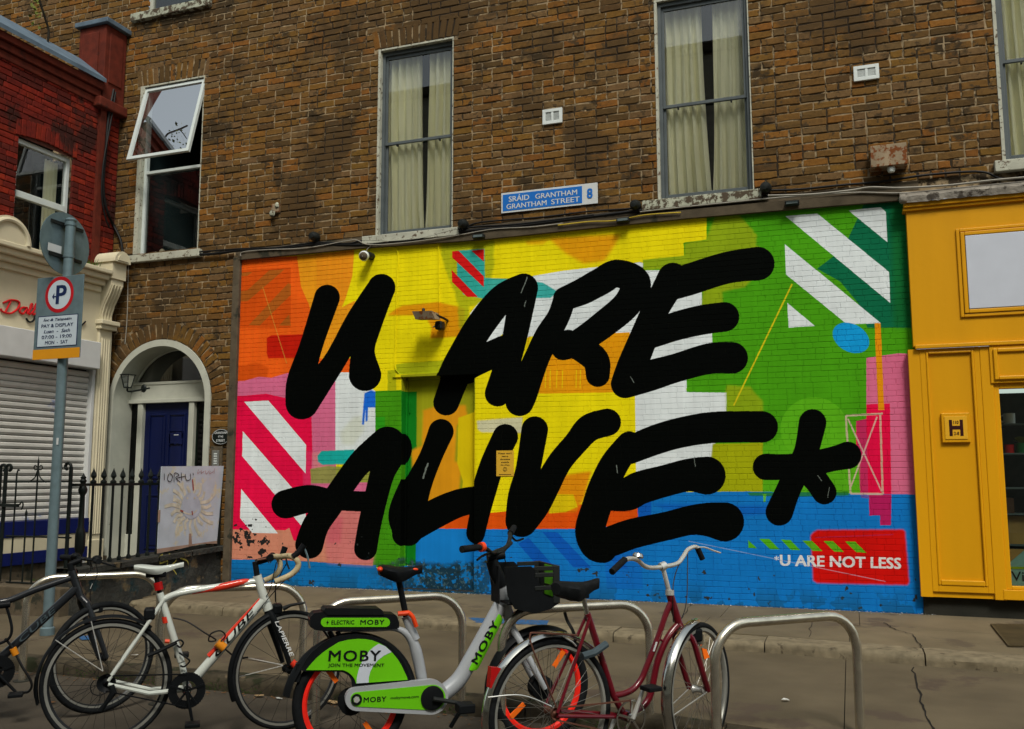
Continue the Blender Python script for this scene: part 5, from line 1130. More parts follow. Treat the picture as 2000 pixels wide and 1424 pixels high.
# notice on the mural
M_NOT = mat('ochre_notice', (.62, .36, .03), rough=.5, var=.04, bump=0)
x0, x1 = wl(970, 905)[0], wl(1004, 905)[0]; z1_, z0_ = wl(987, 880)[1], wl(987, 930)[1]
t = thing('paper_notice', 'small ochre notice with a smiley face stuck on the letter I', 'notice', (x0, -.006, z0_))
q = MB(); q.box(x0, x1, -.0075, -.0055, z0_, z1_); q.build('sheet', M_NOT, t)
for i, s in enumerate(("Please don't", 'leave', 'donations', 'outside', 'the shop.')):
    wd = (.78, .36, .55, .45, .52)[i]*(x1-x0); q = text_mb(s, ((x0+x1)/2-wd/2, -.0085, z1_-(z1_-z0_)*(.14+.115*i)), U, Z, wd, (z1_-z0_)*.06, bold=.02); q.build('lettering', M_BLKP, t)
q = MB(); cx_, cz_ = (x0+x1)/2, z0_+(z1_-z0_)*.27; q.tube([(cx_+.022*math.cos(a), -.009, cz_+.022*math.sin(a)) for a in np.linspace(0, 2*math.pi, 17)[:-1]], .002, 4, closed=True)
for s in (-1, 1): q.box(cx_+s*.007-.002, cx_+s*.007+.002, -.0095, -.008, cz_+.004, cz_+.011)
q.tube([(cx_+.011*math.cos(a), -.009, cz_+.012*math.sin(a)) for a in np.linspace(math.pi*1.1, math.pi*1.9, 7)], .0015, 4); q.build('smiley', M_BLKP, t)
q = MB(); q.box(x0+.03, x1-.03, -.0088, -.0083, z0_+.014, z0_+.020); q.build('bottom_line', M_BLKP, t)
# house number plaque, entryphone, lantern
c = wp(432, 853, -.02); t = thing('oval_plaque', 'black oval house name plaque right of the blue door', 'sign', (c[0], 0, c[2]))
q = MB(); q.prism([(c[0]+.135*math.cos(a), -.01, c[2]+.098*math.sin(a)) for a in np.linspace(0, 2*math.pi, 29)[:-1]], (0, -.018, 0)); q.build('plate', M_BLACK, t)
q = MB(); q.tube([(c[0]+.128*math.cos(a), -.029, c[2]+.091*math.sin(a)) for a in np.linspace(0, 2*math.pi, 29)[:-1]], .003, 4, closed=True); q.build('rim_line', M_SWHITE, t)
for s, dz_, wd, h_ in (('GRANTHAM', .035, .19, .028), ('(1a)', -.014, .07, .032), ('STREET', -.062, .13, .028)): q = text_mb(s, (c[0]-wd/2, -.0295, c[2]+dz_), U, Z, wd, h_, bold=.02); q.build('lettering', M_SWHITE, t)
a, b2 = wp(413, 890, -.03), wp(430, 890, -.03); t = thing('entryphone', 'steel entryphone panel on a brown board under the oval plaque', 'intercom', (a[0], 0, 1.4))
zt_, zb_ = wp(420, 872, -.03)[2], wp(420, 935, -.03)[2]
q = MB(); q.box(a[0]-.015, b2[0]+.02, -.03, 0, zb_, zt_); q.build('back_board', M_CONC, t, bevel=.004)
q = MB(); q.box(a[0]+.02, b2[0]-.01, -.045, -.03, zb_+.12, zt_-.05); q.build('steel_panel', mat('brushed_steel', (.38, .38, .36), rough=.35, metal=.8), t, bevel=.004)
for i in range(5): z_ = zt_-.09-i*.03; q = MB(); q.box(a[0]+.05, b2[0]-.035, -.05, -.045, z_-.009, z_+.006); q.build('button', M_PLAST, t)
lx, lz = wp(252, 742, -.14)[[0, 2]]
t = thing('wall_lantern', 'black wall lantern with glass panes on the left of the doorway', 'lamp', (lx, -.1, lz))
q = MB(); zt_ = lz+.06
for i in range(4):
    a = math.pi/4+i*math.pi/2; q.tube([(lx+.085*math.cos(a), -.16+.085*math.sin(a), zt_), (lx+.045*math.cos(a), -.16+.045*math.sin(a), zt_-.16)], .006, 5)
q.box(lx-.07, lx+.07, -.23, -.09, zt_-.004, zt_+.008); q.box(lx-.035, lx+.035, -.195, -.125, zt_-.17, zt_-.155); q.build('lantern_frame', M_BLACK, t)
q = MB()
for i in range(4):
    a = math.pi/4+i*math.pi/2; b = a+math.pi/2; q.poly([(lx+.082*math.cos(a), -.16+.082*math.sin(a), zt_), (lx+.082*math.cos(b), -.16+.082*math.sin(b), zt_), (lx+.043*math.cos(b), -.16+.043*math.sin(b), zt_-.155), (lx+.043*math.cos(a), -.16+.043*math.sin(a), zt_-.155)])
q.build('lantern_glass', M_SHOPG, t, kind='stuff')
q = MB(); q.tube(smoothpath([(lx, -.16, zt_-.17), (lx, -.15, zt_-.21), (lx+.08, -.1, zt_-.2), (lx+.12, .1, zt_-.15)], 4), .012, 6); q.ell((lx+.1, .02, zt_-.16), (.045, .02, .055), 12, 8); q.build('bracket', M_BLACK, t, smooth=True)
# hydrant plate
x0, x1 = yl(1845, 838)[0], yl(1889, 838)[0]; z1_, z0_ = yl(1866, 813)[1], yl(1866, 858)[1]
t = thing('hydrant_sign', 'yellow fire hydrant plate with a black letter H on the mustard shopfront', 'sign', (x0, YY, z0_))
q = MB(); q.box(x0-.025, x1+.025, YY-.012, YY+.02, z0_-.03, z1_+.03); q.build('wood_block', M_YEL, t, bevel=.006)
q = MB(); q.box(x0, x1, YY-.018, YY-.012, z0_, z1_); q.build('plate', mat('hydrant_yellow', (.72, .38, .02), rough=.4, var=.05), t, bevel=.002)
yq = YY-.0195; w_ = x1-x0; h_ = z1_-z0_; M_HB = mat('hydrant_black', (.03, .004, .004), rough=.5, bump=0)
q = MB(); q.box(x0+.2*w_, x0+.34*w_, yq, yq+.001, z0_+.14*h_, z0_+.84*h_); q.box(x0+.68*w_, x0+.82*w_, yq, yq+.001, z0_+.14*h_, z0_+.84*h_); q.box(x0+.34*w_, x0+.68*w_, yq, yq+.001, z0_+.42*h_, z0_+.58*h_); q.build('letter_h', M_HB, t)
q = text_mb('110', (x0+.40*w_, yq, z0_+.66*h_), U, Z, .22*w_, .14*h_, bold=.02); q.build('lettering', M_HB, t); q = text_mb('2-8', (x0+.40*w_, yq, z0_+.18*h_), U, Z, .22*w_, .14*h_, bold=.02); q.build('lettering', M_HB, t)
# things on the shop shelves
def mug(px, zs, s, m, lab, cat='mug'):
    x = yl(px, 800, .3)[0]; q = MB(); q.lathe([(0, 0), (.05*s, 0), (.052*s, .1*s), (.047*s, .1*s), (.045*s, .01)], (x, .3, zs), n=16)
    if cat == 'mug': q.tube([(x-.05*s-.03*s*math.sin(a), .3, zs+.05*s+.032*s*math.cos(a)) for a in np.linspace(0, math.pi, 8)], .008, 6)
    return tag(q.build(cat, m, None, smooth=True), lab, cat)
mug(1970, shz[0], 1.0, M_PLAST, 'white mug on the top shelf inside the shop window'); mug(1966, shz[1], .8, M_REDP, 'red tub on the second shelf inside the shop window', 'tub')
o = mug(1990, shz[1], .95, mat('green_pot', (.01, .12, .03)), 'green plant pot on the second shelf inside the shop window', 'pot')
g = MB(); r = random.Random(8); px_ = yl(1990, 800, .3)[0]
for k in range(40): a, e = r.uniform(0, 6.3), r.uniform(.3, 1.4); s = .07; c_ = (px_, .3, shz[1]+.09); g.poly([c_, (c_[0]+s*math.cos(a)*math.cos(e)-.012, .3+s*math.sin(a)*math.cos(e), c_[2]+s*math.sin(e)), (c_[0]+s*math.cos(a)*math.cos(e)+.012, .3+s*math.sin(a)*math.cos(e), c_[2]+s*math.sin(e)*.9)])
tag(g.build('pot_plant', M_LEAF), 'tiny pale green plant in the green pot in the shop window', 'plant')
xq = yl(1968, 1000, .3)[0]
M_CARD = mat('tan_cardboard', (.36, .22, .07), rough=.8); M_CARD2 = mat('dark_card', (.07, .035, .02), rough=.8)
for (px, z_, w_, h_, m, lab) in ((1966, shz[2]-.19, .12, .14, M_CARD2, 'small dark brown box on the upper crate shelf in the shop window'), (1990, shz[3], .22, .26, M_CARD, 'tan patterned box on the lowest shelf in the shop window')):
    x = yl(px, 1000, .3)[0]; q = MB(); q.box(x-w_/2, x+w_/2, .25, .42, z_ if m is M_CARD else shz[2]-.24+.0, (z_ if m is M_CARD else shz[2]-.24)+h_)
    tag(q.build('box', m, None, bevel=.004), lab, 'box')
x_ = yl(1966, 900, .3)[0]
q = MB(); q.box(x_-.08, YE-.1, .2, .45, shz[2]-.255, shz[2]-.241); q.build('shelf', M_SHELF, shop)
# 'Visit' poster low in the window
M_AQUA = mat('pale_aqua_poster', (.24, .42, .38), rough=.5, var=.03, bump=0)
vx0, vz1 = yl(1966, 1072, YY+.09); vz0 = yl(1970, 1150, YY+.09)[1]
t = thing('window_poster', 'pale aqua poster beginning Visit at the foot of the shop window', 'poster', (vx0, YY+.09, vz0))
q = MB(); q.box(vx0, vx0+.7, YY+.09, YY+.095, vz0, vz1); q.build('sheet', M_AQUA, t)
q = MB(); q.box(vx0, vx0+.7, YY+.087, YY+.0895, vz0+(vz1-vz0)*.5, vz0+(vz1-vz0)*.56); q.build('lime_stripe', mat('lime', (.30, .40, .01), bump=0), t)
q = MB(); q.poly([(vx0, YY+.086, vz1), (vx0, YY+.086, vz0+(vz1-vz0)*.62), (vx0+.15, YY+.086, vz1)]); q.build('tan_corner', M_CARD, t)
q = text_mb('Visit', (vx0+.025, YY+.088, vz0+(vz1-vz0)*.20), U, Z, .23, .085, bold=.005); q.build('lettering', M_BLKP, t)
# ---- cables
def cable(pts, rad, m, lab, y=-.03, cat='cable', n=6, grp='cables strung along the wall'):
    P = [wp(p[0], p[1], y if len(p) < 3 else p[2]) for p in pts]; q = MB(); q.tube(smoothpath(P, n), rad, 6); return tag(q.build('cable', m, None, smooth=True), lab, cat, grp)
cable([(208, 508), (260, 500), (400, 497), (470, 489), (540, 487), (617, 478), (710, 478), (800, 466), (905, 452), (1000, 443), (1120, 428), (1245, 412), (1330, 402), (1420, 392), (1490, 384)], .019, M_CABLE, 'thick black cable running under the window sills', -.05)
cable([(390, 492), (470, 486), (540, 484), (617, 474), (680, 476), (712, 470), (800, 470), (905, 446), (1010, 438), (1160, 420)], .011, M_CABLE, 'thinner black cable dipping between the two left sills', -.06)
cable([(905, 448), (930, 436), (985, 430), (1060, 424), (1150, 413), (1225, 408), (1243, 405)], .010, M_CABLE, 'black cable passing just below the street name plate', -.04)
cable([(1497, 372), (1560, 370), (1640, 362), (1720, 355), (1800, 343), (1880, 336), (1925, 337), (1960, 350), (2030, 348)], .012, M_CABLE, 'black cable rising under the rusty box', -.03)
cable([(1500, 382), (1580, 380), (1660, 372), (1700, 366), (1760, 367), (1850, 362), (1940, 352), (2030, 344)], .010, M_CABLEW, 'pale grey cable above the yellow shop flashing', -.16)
cable([(1250, 414), (1340, 404), (1420, 396), (1500, 388), (1600, 380), (1680, 376), (1760, 377), (1880, 369), (2030, 358)], .008, M_CABLEW, 'lower pale grey cable along the beam over the green paint', -.07)
cable([(470, 500), (475, 492), (520, 488), (600, 484), (680, 470), (697, 469), (722, 478), (790, 474), (880, 462), (960, 448), (1040, 443), (1100, 436)], .006, M_CABLEW, 'white cable curling over the top left corner of the mural', -.07)
cable([(1090, 440), (1150, 433), (1200, 431), (1260, 420), (1330, 415)], .007, M_CABLEY, 'yellow painted cable lying on the beam', -.075)
cable([(767, 484), (777, 494), (776, 540), (774, 600), (772, 660), (771, 712), (778, 728), (790, 736)], .007, M_MURB, 'yellow painted wire running down to the painted door', -.012)
cable([(845, 468), (856, 480), (857, 540), (858, 600), (859, 628)], .006, M_MURB, 'yellow painted wire feeding the camera over the door', -.012)
cable([(725, 480), (718, 486), (714, 494)], .006, M_CABLEW, 'short white wire feeding the ball camera', -.05)
cable([(252, 505), (250, 545), (249, 600), (247, 640), (244, 672)], .006, M_CABLEW, 'pale wire dropping past the door arch', -.012)
P = [on(a, b, 0, RX+.06) for a, b in ((222, 175), (212, 230), (207, 290), (202, 350), (204, 390), (212, 420))]+[wp(a, b, -.05) for a, b in ((222, 440), (236, 470), (240, 500))]
q = MB(); q.tube(smoothpath(P, 6), .018, 7); tag(q.build('cable', M_CABLE, None, smooth=True), 'thick black cable hanging down the corner between the two buildings', 'cable')
P = [on(a, b, 0, RX+.08) for a, b in ((226, 180), (216, 240), (205, 300), (200, 340), (199, 385), (206, 425), (214, 445))]
q = MB(); q.tube(smoothpath(P, 6), .011, 7); tag(q.build('cable', M_CABLE, None, smooth=True), 'thin black cable beside the thick one in the building corner', 'cable')
q = MB(); q.box(LX-1.95, LX-.55, -.09, -.0, 4.18, 4.28)
o = None
# cable clutter on top of the cream cornice
g = MB(); r = random.Random(21)
for k in range(160):
    y = r.uniform(-1.0, -.42); x = RX+r.uniform(.02, .2); s = r.uniform(.05, .14); a = r.uniform(0, 6.3)
    g.poly([(x, y, zc), (x+.02*math.cos(a), y+.02*math.sin(a), zc), (x+s*.5*math.cos(a), y+s*.5*math.sin(a), zc+s)])
tag(g.build('weed_tuft', M_GRASS), 'tuft of weeds growing on the cream cornice beside the scroll bracket', 'plant')
# twig with leaves over the roof of the red building
tx = RX-.25
P = [on(a, b, 0, tx) for a, b in ((93, 84), (95, 60), (88, 35), (80, 10), (70, -25))]
t = thing('sapling', 'thin bare sapling with yellow leaves growing behind the slate coping', 'plant', tuple(P[0]))
q = MB(); q.tube(smoothpath(P, 5), [.014]*21, 6); q.tube([on(82, 12, 0, tx), on(70, 2, 0, tx), on(55, -6, 0, tx)], .007, 5); q.build('stem', M_TWIG, t, smooth=True)
g = MB(); r = random.Random(5)
for k in range(46):
    c_ = on(r.gauss(70, 7), r.gauss(28, 16), 0, tx+r.uniform(-.1, .1)); s = r.uniform(.015, .035); a = r.uniform(0, 6.3); g.poly([c_+np.array([0, s*math.cos(a), s*math.sin(a)]), c_+np.array([s*.5, s*math.cos(a+1.8)*.5, s*.5*math.sin(a+1.8)]), c_-np.array([0, s*math.cos(a), s*math.sin(a)]), c_+np.array([-.3*s, s*.5*math.cos(a-1.8), s*.5*math.sin(a-1.8)])])
g.build('leaves', M_LEAF, t, kind='stuff')

# ================================================================ PARKING SIGN POST
bx, by = gr(92, 1240, ZL)
ztop = wp(128, 434, by)[2]
sp = thing('parking_sign_post', 'grey steel post carrying a pay parking plate and a round sign seen from behind', 'sign post', (bx, by, ZL))
q = MB(); q.tube([(bx, by, ZL), (bx, by, ztop)], .044, 16); q.lathe([(.047, 0), (.05, .012), (.03, .03), (0, .034)], (bx, by, ztop), n=16); q.build('post', M_GALV, sp, smooth=True)
q = MB(); q.lathe([(.06, 0), (.06, .06), (.046, .07)], (bx, by, ZL), n=16); q.build('base_collar', M_GALV, sp, smooth=True)
rot = math.radians(0)
sy = by-.07
def s3(px, py): p = wp(px, py, sy); return p
x0 = (s3(73, 543)[0]+s3(64, 703)[0])/2; x1 = (s3(163, 536)[0]+s3(156, 698)[0])/2; z1_ = (s3(73, 543)[2]+s3(163, 536)[2])/2; z0_ = (s3(64, 703)[2]+s3(156, 698)[2])/2
W_ = x1-x0; H_ = z1_-z0_
q = MB(); q.box(x0, x1, sy, sy+.012, z0_, z1_); pl_ = q.build('parking_plate', M_GALV, sp, bevel=.004)
ci = (x0+W_*.5, z1_-H_*.225); rr_ = W_*.305
M_SRED = mat('sign_red', (.42, .006, .012), rough=.4, bump=0); M_SLB = mat('sign_pale', (.46, .53, .58), rough=.4, bump=0, var=.04); M_SNV = mat('sign_navy', (.008, .018, .07), rough=.4, bump=0); M_SOR = mat('sign_orange', (.62, .26, .01), rough=.4, bump=0, var=.04)
def disc(mb, cx_, cz_, r0, y, r1_=0, n=40):
    P = [(cx_+r0*math.cos(a), y, cz_+r0*math.sin(a)) for a in np.linspace(0, 2*math.pi, n+1)]
    if r1_: mb.grid([P, [(cx_+r1_*math.cos(a), y, cz_+r1_*math.sin(a)) for a in np.linspace(0, 2*math.pi, n+1)]])
    else: mb.poly(P[:-1])
q = MB(); disc(q, ci[0], ci[1], rr_*1.0, sy-.0015, rr_*.80); q.build('red_ring', M_SRED, pl_); q = MB(); disc(q, ci[0], ci[1], rr_*.80, sy-.0015); q.build('pale_disc', M_SLB, pl_)
q = text_mb('P', (ci[0]-rr_*.18, sy-.003, ci[1]-rr_*.5), U, Z, rr_*.66, rr_*1.0, bold=.03); q.build('letter_p', M_SNV, pl_)
q = MB(); q.poly([(ci[0]-rr_*.5, sy-.003, ci[1]-rr_*.1), (ci[0]-rr_*.34, sy-.003, ci[1]+.02), (ci[0]-rr_*.34, sy-.003, ci[1]-.045)]); q.box(ci[0]-rr_*.34, ci[0]-rr_*.18, sy-.0035, sy-.003, ci[1]-rr_*.1-.006, ci[1]-rr_*.1+.006); q.build('arrow', M_SNV, pl_)
q = MB(); q.box(x0+W_*.07, x1-W_*.07, sy-.0015, sy, z0_+H_*.145, z1_-H_*.475); q.build('text_panel_border', M_SNV, pl_, bevel=.0); q = MB(); q.box(x0+W_*.085, x1-W_*.085, sy-.003, sy-.0016, z0_+H_*.155, z1_-H_*.485); q.build('text_panel', M_SLB, pl_)
zz1, zz0 = z1_-H_*.485, z0_+H_*.155; ht = zz1-zz0
for i, (s, wd) in enumerate((('Íoc & Taispeáin', .60), ('PAY & DISPLAY', .68), ('Luan  -  Sath', .56), ('07:00 - 19:00', .64), ('MON  -  SAT', .48))):
    q = text_mb(s, (x0+W_*.5-W_*wd/2, sy-.0045, zz1-ht*(.18+.19*i)), U, Z, W_*wd, ht*(.115 if i else .13), bold=.015, shear=(.25 if i in (0, 2) else 0)); q.build('lettering', M_SNV, pl_)
q = MB(); q.box(x0, x1, sy-.0025, sy-.0002, z0_, z0_+H_*.12); q.build('orange_band', M_SOR, pl_)
# round sign seen from behind
th = math.radians(97-3); dv = np.array([math.cos(th), math.sin(th), 0]); nv_ = np.array([-dv[1], dv[0], 0])
cz_ = wp(120, 476, by)[2]; cR = .29; cc = np.array([bx, by, cz_])-nv_*.06*(-1 if False else 1)
cc = np.array([bx-.0, by, cz_])+np.array([-.07, .02, 0])
q = MB(); P = [cc+dv*cR*math.cos(a)*1.05+np.array([0, 0, cR*math.sin(a)]) for a in np.linspace(0, 2*math.pi, 41)[:-1]]; q.prism(P, tuple(nv_*.006)); q.build('round_sign_back', M_GALV, sp)
for dz_ in (.17, -.13): q = MB(); a, b = cc-dv*.20+np.array([.012, 0, dz_]), cc+dv*.20+np.array([.012, 0, dz_]); q.bar(a, b, .012, .03); q.build('fixing_channel', M_DARK, sp)
for dz_ in (.17, -.13): q = MB(); q.lathe([(.05, -.012), (.05, .012)], (bx, by, cz_+dz_), n=16); q.build('clamp', M_GALV, sp, smooth=True)
c_ = cc-dv*.12+np.array([.012, 0, -.075]); q = MB(); q.prism([c_-dv*.10+np.array([0, 0, -.035]), c_+dv*.06+np.array([0, 0, -.035]), c_+dv*.06+np.array([0, 0, .035]), c_-dv*.10+np.array([0, 0, .035])], (.003, 0, 0)); st2 = q.build('white_sticker', M_SWHITE, sp)
q = MB(); q.box(bx+.02, bx+.04, by-.04, by-.035, 1.75, 1.81); q.build('torn_sticker', M_SWHITE, sp)

# ================================================================ OPPOSITE TERRACE (behind the camera, seen only mirrored in the panes)
opp = thing('opposite_terrace', 'long pale rendered terrace on the other side of the street', 'building', (0, -17.5, 0))
q = MB(); q.box(-50, 40, -25.5, -17.5, 0, 14.3); q.build('wall', mat('opposite_render', (.44, .40, .31), rough=.9), opp)  # unseen front, made pale to bounce fill light towards the windows
q = MB(); q.box(-50, 40, -25.7, -17.3, 14.3, 14.6); q.build('parapet', M_CONC, opp)
for i in range(18):
    for j in range(4):
        x = -44+i*4.6; q = MB(); q.box(x, x+1.1, -17.55, -17.47, 1.2+j*3.3, 3.1+j*3.3); q.build('window', M_ROOM, opp)
# ================================================================ BICYCLE STANDS
M_STEEL = mat('satin_stainless_steel', (.66, .61, .50), rough=.27, metal=.95, var=.15, scale=20, bump=.06, bscale=200)
HWS = .455
def stand(label, la, ra, proto=[None]):
    a = on(la[0], la[1], 2, .725); b = on(ra[0], ra[1], 2, .725); c = (a+b)/2; ang = math.atan2(b[1]-a[1], b[0]-a[0])
    print('STAND', label[:30], math.hypot(b[0]-a[0], b[1]-a[1]), math.degrees(ang))
    if proto[0] is None:
        t = thing('bicycle_stand', label, 'bicycle stand', (c[0], c[1], 0), ang, 'steel bicycle stands along the kerb', static=False)
        hw, zt_, R = HWS, .725, .19
        P = [(-hw, 0, -.02), (-hw, 0, .2), (-hw, 0, zt_-R)]+[(-hw+R-R*math.cos(t_), 0, zt_-R+R*math.sin(t_)) for t_ in np.linspace(.15, math.pi/2, 8)]
        P += [(hw-R+R*math.sin(t_), 0, zt_-R+R*math.cos(t_)) for t_ in np.linspace(0, math.pi/2-.15, 8)]+[(hw, 0, zt_-R), (hw, 0, .2), (hw, 0, -.02)]
        q = MB(); q.tube(P, .0255, 16); q.build('bent_tube', M_STEEL, t, smooth=True)
        for s in (-1, 1): q = MB(); q.lathe([(.06, 0), (.058, .006), (.028, .008)], (s*hw, 0, .001), n=16); q.build('base_collar', M_YELD, t, smooth=True)
        proto[0] = t; return t
    return dup(proto[0], (c[0], c[1], 0), ang, label)
stand('steel bicycle stand at the far left behind the black bicycle', (38, 1131), (329, 1119))
stand('steel bicycle stand behind the white racing bicycle', (312, 1152), (600, 1143))
stand('steel bicycle stand behind the green hire bicycle', (616, 1178), (908, 1161))
stand('steel bicycle stand behind the saddle of the maroon bicycle', (983, 1193), (1264, 1178))
stand('empty steel bicycle stand at the far right with nothing chained to it', (1396, 1220), (1669, 1199))

# ================================================================ BICYCLES
M_TYRE = mat('tyre_rubber', (.008, .009, .010), rough=.75, spec=.1, var=.3, scale=30, bump=.3, bscale=150); M_RIMB = mat('black_rim', (.012, .013, .014), rough=.35, bump=0); M_RIMS = mat('alloy_rim', (.30, .30, .27), rough=.4, metal=.5, bump=0)
M_SPK = mat('spoke_steel', (.30, .29, .26), rough=.35, metal=.8, bump=0); M_SPKB = mat('black_spoke', (.012, .012, .012), rough=.4, bump=0); M_ALU = mat('bright_alloy', (.60, .60, .57), rough=.3, metal=.5, bump=0)
M_BPL = mat('black_component', (.007, .008, .009), rough=.45, spec=.07, var=.2, bump=.05); M_BMAT = mat('matt_black_frame', (.013, .015, .018), rough=.35, var=.15, bump=0, coat=.3)
M_WFR = mat('white_frame_paint', (.52, .55, .50), rough=.3, var=.05, bump=0, coat=.5); M_RFR = mat('red_frame_paint', (.60, .035, .015), rough=.3, bump=0, coat=.4, var=.05)
M_TAPE = mat('beige_bar_tape', (.42, .34, .20), rough=.8, var=.15, scale=30, bump=.5, dirt=[((.12, .08, .04), .60, 40)]); M_REFL = mat('orange_reflector', (.80, .14, .01), rough=.3, bump=0); M_REFR = mat('red_reflector', (.42, .008, .008), rough=.25, bump=0)
M_GRNL = mat('lime_green_panel', (.13, .50, .006), rough=.35, var=.05, scale=4, bump=0, coat=.2); M_SILV = mat('silver_grey_frame', (.36, .38, .40), rough=.38, metal=.15, var=.06, bump=0, coat=.2); M_SWO = mat('pale_swoosh', (.50, .54, .60), rough=.4, bump=0, var=.03)
M_REDR = mat('red_rim', (.85, .022, .012), rough=.35, bump=0); M_ORG = mat('orange_red_plastic', (.75, .06, .01), rough=.4, bump=0); M_MAR = mat('maroon_frame', (.105, .003, .009), rough=.28, var=.15, bump=.05, coat=.5, dirt=[((.10, .03, .01), .68, 18)])
M_CHR = mat('chromed_steel', (.60, .60, .56), rough=.16, metal=1., var=.12, scale=9, bump=.1, bscale=30, dirt=[((.14, .10, .06), .68, 12)]); M_RUSTS = mat('rusty_steel', (.14, .06, .04), rough=.6, metal=.5, bump=.2); M_LOCK = mat('slate_lock_casing', (.05, .07, .08), rough=.5, bump=.05)
M_OLOCK = mat('orange_lock_clip', (.65, .22, .01), rough=.45, bump=0)
class Bike:
    def __init__(s, name, label, cat, rear, front, r, off=None, group='parked bicycles'):
        a = on(rear[0], rear[1], 2, r); b = on(front[0], front[1], 2, r); s.o = np.array([a[0], a[1], 0]); d = b-a; s.len = math.hypot(d[0], d[1]); s.ang = math.atan2(d[1], d[0])
        s.dir = np.array([math.cos(s.ang), math.sin(s.ang), 0]); s.n = np.array([math.sin(s.ang), -math.cos(s.ang), 0]); s.r = r
        s.t = thing(name, label, cat, tuple(s.o), s.ang, group, static=False)
    def L(s, px, py, w_=0.):
        P0 = s.o+s.n*w_; v = ray(px, py); t = np.dot(P0-CAM, s.n)/np.dot(v, s.n); p = CAM+t*v; q = p-s.o
        return np.array([np.dot(q, s.dir), -w_, p[2]])
    def P(s, pts, w_=0.): return [s.L(p[0], p[1], p[2] if len(p) > 2 else w_) for p in pts]
    def tube(s, name, pts, r, m, parent=None, w_=0., n=12, sm=5, sq=None, cap=True, mb=None):
        P = s.P(pts, w_); P = smoothpath(P, sm) if sm and len(P) > 2 else P
        if isinstance(r, (list, tuple)): k = len(P); r = [np.interp(i/(k-1), np.linspace(0, 1, len(r)), r) for i in range(k)]
        q = mb or MB(); q.tube(P, r, n, sq=sq, cap=cap)
        return q if mb is not None else q.build(name, m, parent or s.t, smooth=True)
def ringpts(c, h, R, lat, n=56, a0=0., a1=2*math.pi, closed=True):
    d = np.array([math.cos(h), math.sin(h), 0]); ax = np.array([-math.sin(h), math.cos(h), 0]); A = np.linspace(a0, a1, n+1); A = A[:-1] if closed else A
    return [np.array(c)+d*(R*math.cos(a))+np.array([0, 0, R*math.sin(a)])+ax*lat for a in A]
def wheel(par, c, h, r, tw=.014, rimh=.018, rm=None, sm_=None, nsp=28, tm=None, hubr=.018, hubm=None, reflect=(), rimw=.011, line_m=None, label=None):
    c = np.array(c, float); rm = rm or M_RIMB; q = MB(); R0 = r-2*tw
    prof = [(R0+.006, -rimw), (R0+.006, rimw), (R0-rimh*.6, rimw), (R0-rimh, rimw*.3), (R0-rimh, -rimw*.3), (R0-rimh*.6, -rimw)]
    q.grid([ringpts(c, h, a, b) for a, b in prof]+[ringpts(c, h, *prof[0])], close_u=True); root = q.build('wheel', rm, par, smooth=True, label=label)
    q = MB(); q.grid([ringpts(c, h, r-tw+tw*math.cos(t), tw*1.05*math.sin(t)) for t in np.linspace(0, 2*math.pi, 13)[:-1]]+[ringpts(c, h, r, 0)], close_u=True); q.build('tyre', tm or M_TYRE, root, smooth=True)
    if line_m:
        for s_ in (-1, 1): q = MB(); q.grid([ringpts(c, h, R0+.002, s_*(rimw+.0012)), ringpts(c, h, R0-rimh*.55, s_*(rimw+.0012))], close_u=True); q.build('rim_brake_track', line_m, root)
    ax = (-math.sin(h), math.cos(h), 0); q = MB(); q.lathe([(.006, -.055), (.008, -.045), (hubr*1.3, -.032), (hubr, -.026), (hubr*.75, 0), (hubr, .026), (hubr*1.3, .032), (.008, .045), (.006, .055)], c, ax, 16); q.build('hub', hubm or M_BPL, root, smooth=True)
    q = MB(); d = np.array([math.cos(h), math.sin(h), 0]); ax = np.array(ax)
    for i in range(nsp):
        a = 2*math.pi*i/nsp; s_ = 1 if i % 2 else -1; b = a+(.75 if (i//2) % 2 else -.75); e0 = c+(d*math.cos(b)+np.array([0, 0, math.sin(b)]))*hubr*1.2+ax*s_*.028; e1 = c+(d*math.cos(a)+np.array([0, 0, math.sin(a)]))*(R0-rimh+.002)
        q.tube([e0, e1], .00125, 3, cap=False)
    q.build('spokes', sm_ or M_SPK, root, kind='stuff')
    for a, m in reflect:
        q = MB(); e = c+(d*math.cos(a)+np.array([0, 0, math.sin(a)])); u = (d*math.cos(a)+np.array([0, 0, math.sin(a)])); v = (-d*math.sin(a)+np.array([0, 0, math.cos(a)]))
        c_ = c+u*(r*.62); q.prism([c_-u*.055-v*.012-ax*.014, c_+u*.055-v*.014-ax*.014, c_+u*.055+v*.014-ax*.014, c_-u*.055+v*.012-ax*.014], tuple(ax*.01)); q.build('spoke_reflector', m, root)
    return root
def fender(par, c, h, R, a0, a1, wd, m, name='mudguard', depth=.014, flat=False):
    q = MB(); rows_ = []
    for t in np.linspace(-1, 1, 7): rows_.append(ringpts(c, h, R-depth*t*t, wd/2*t, 40, a0, a1, False))
    for t in np.linspace(1, -1, 7): rows_.append(ringpts(c, h, R-depth*t*t-.002, wd/2*t, 40, a0, a1, False))
    q.grid(rows_+[rows_[0]]); return q.build(name, m, par, smooth=True)
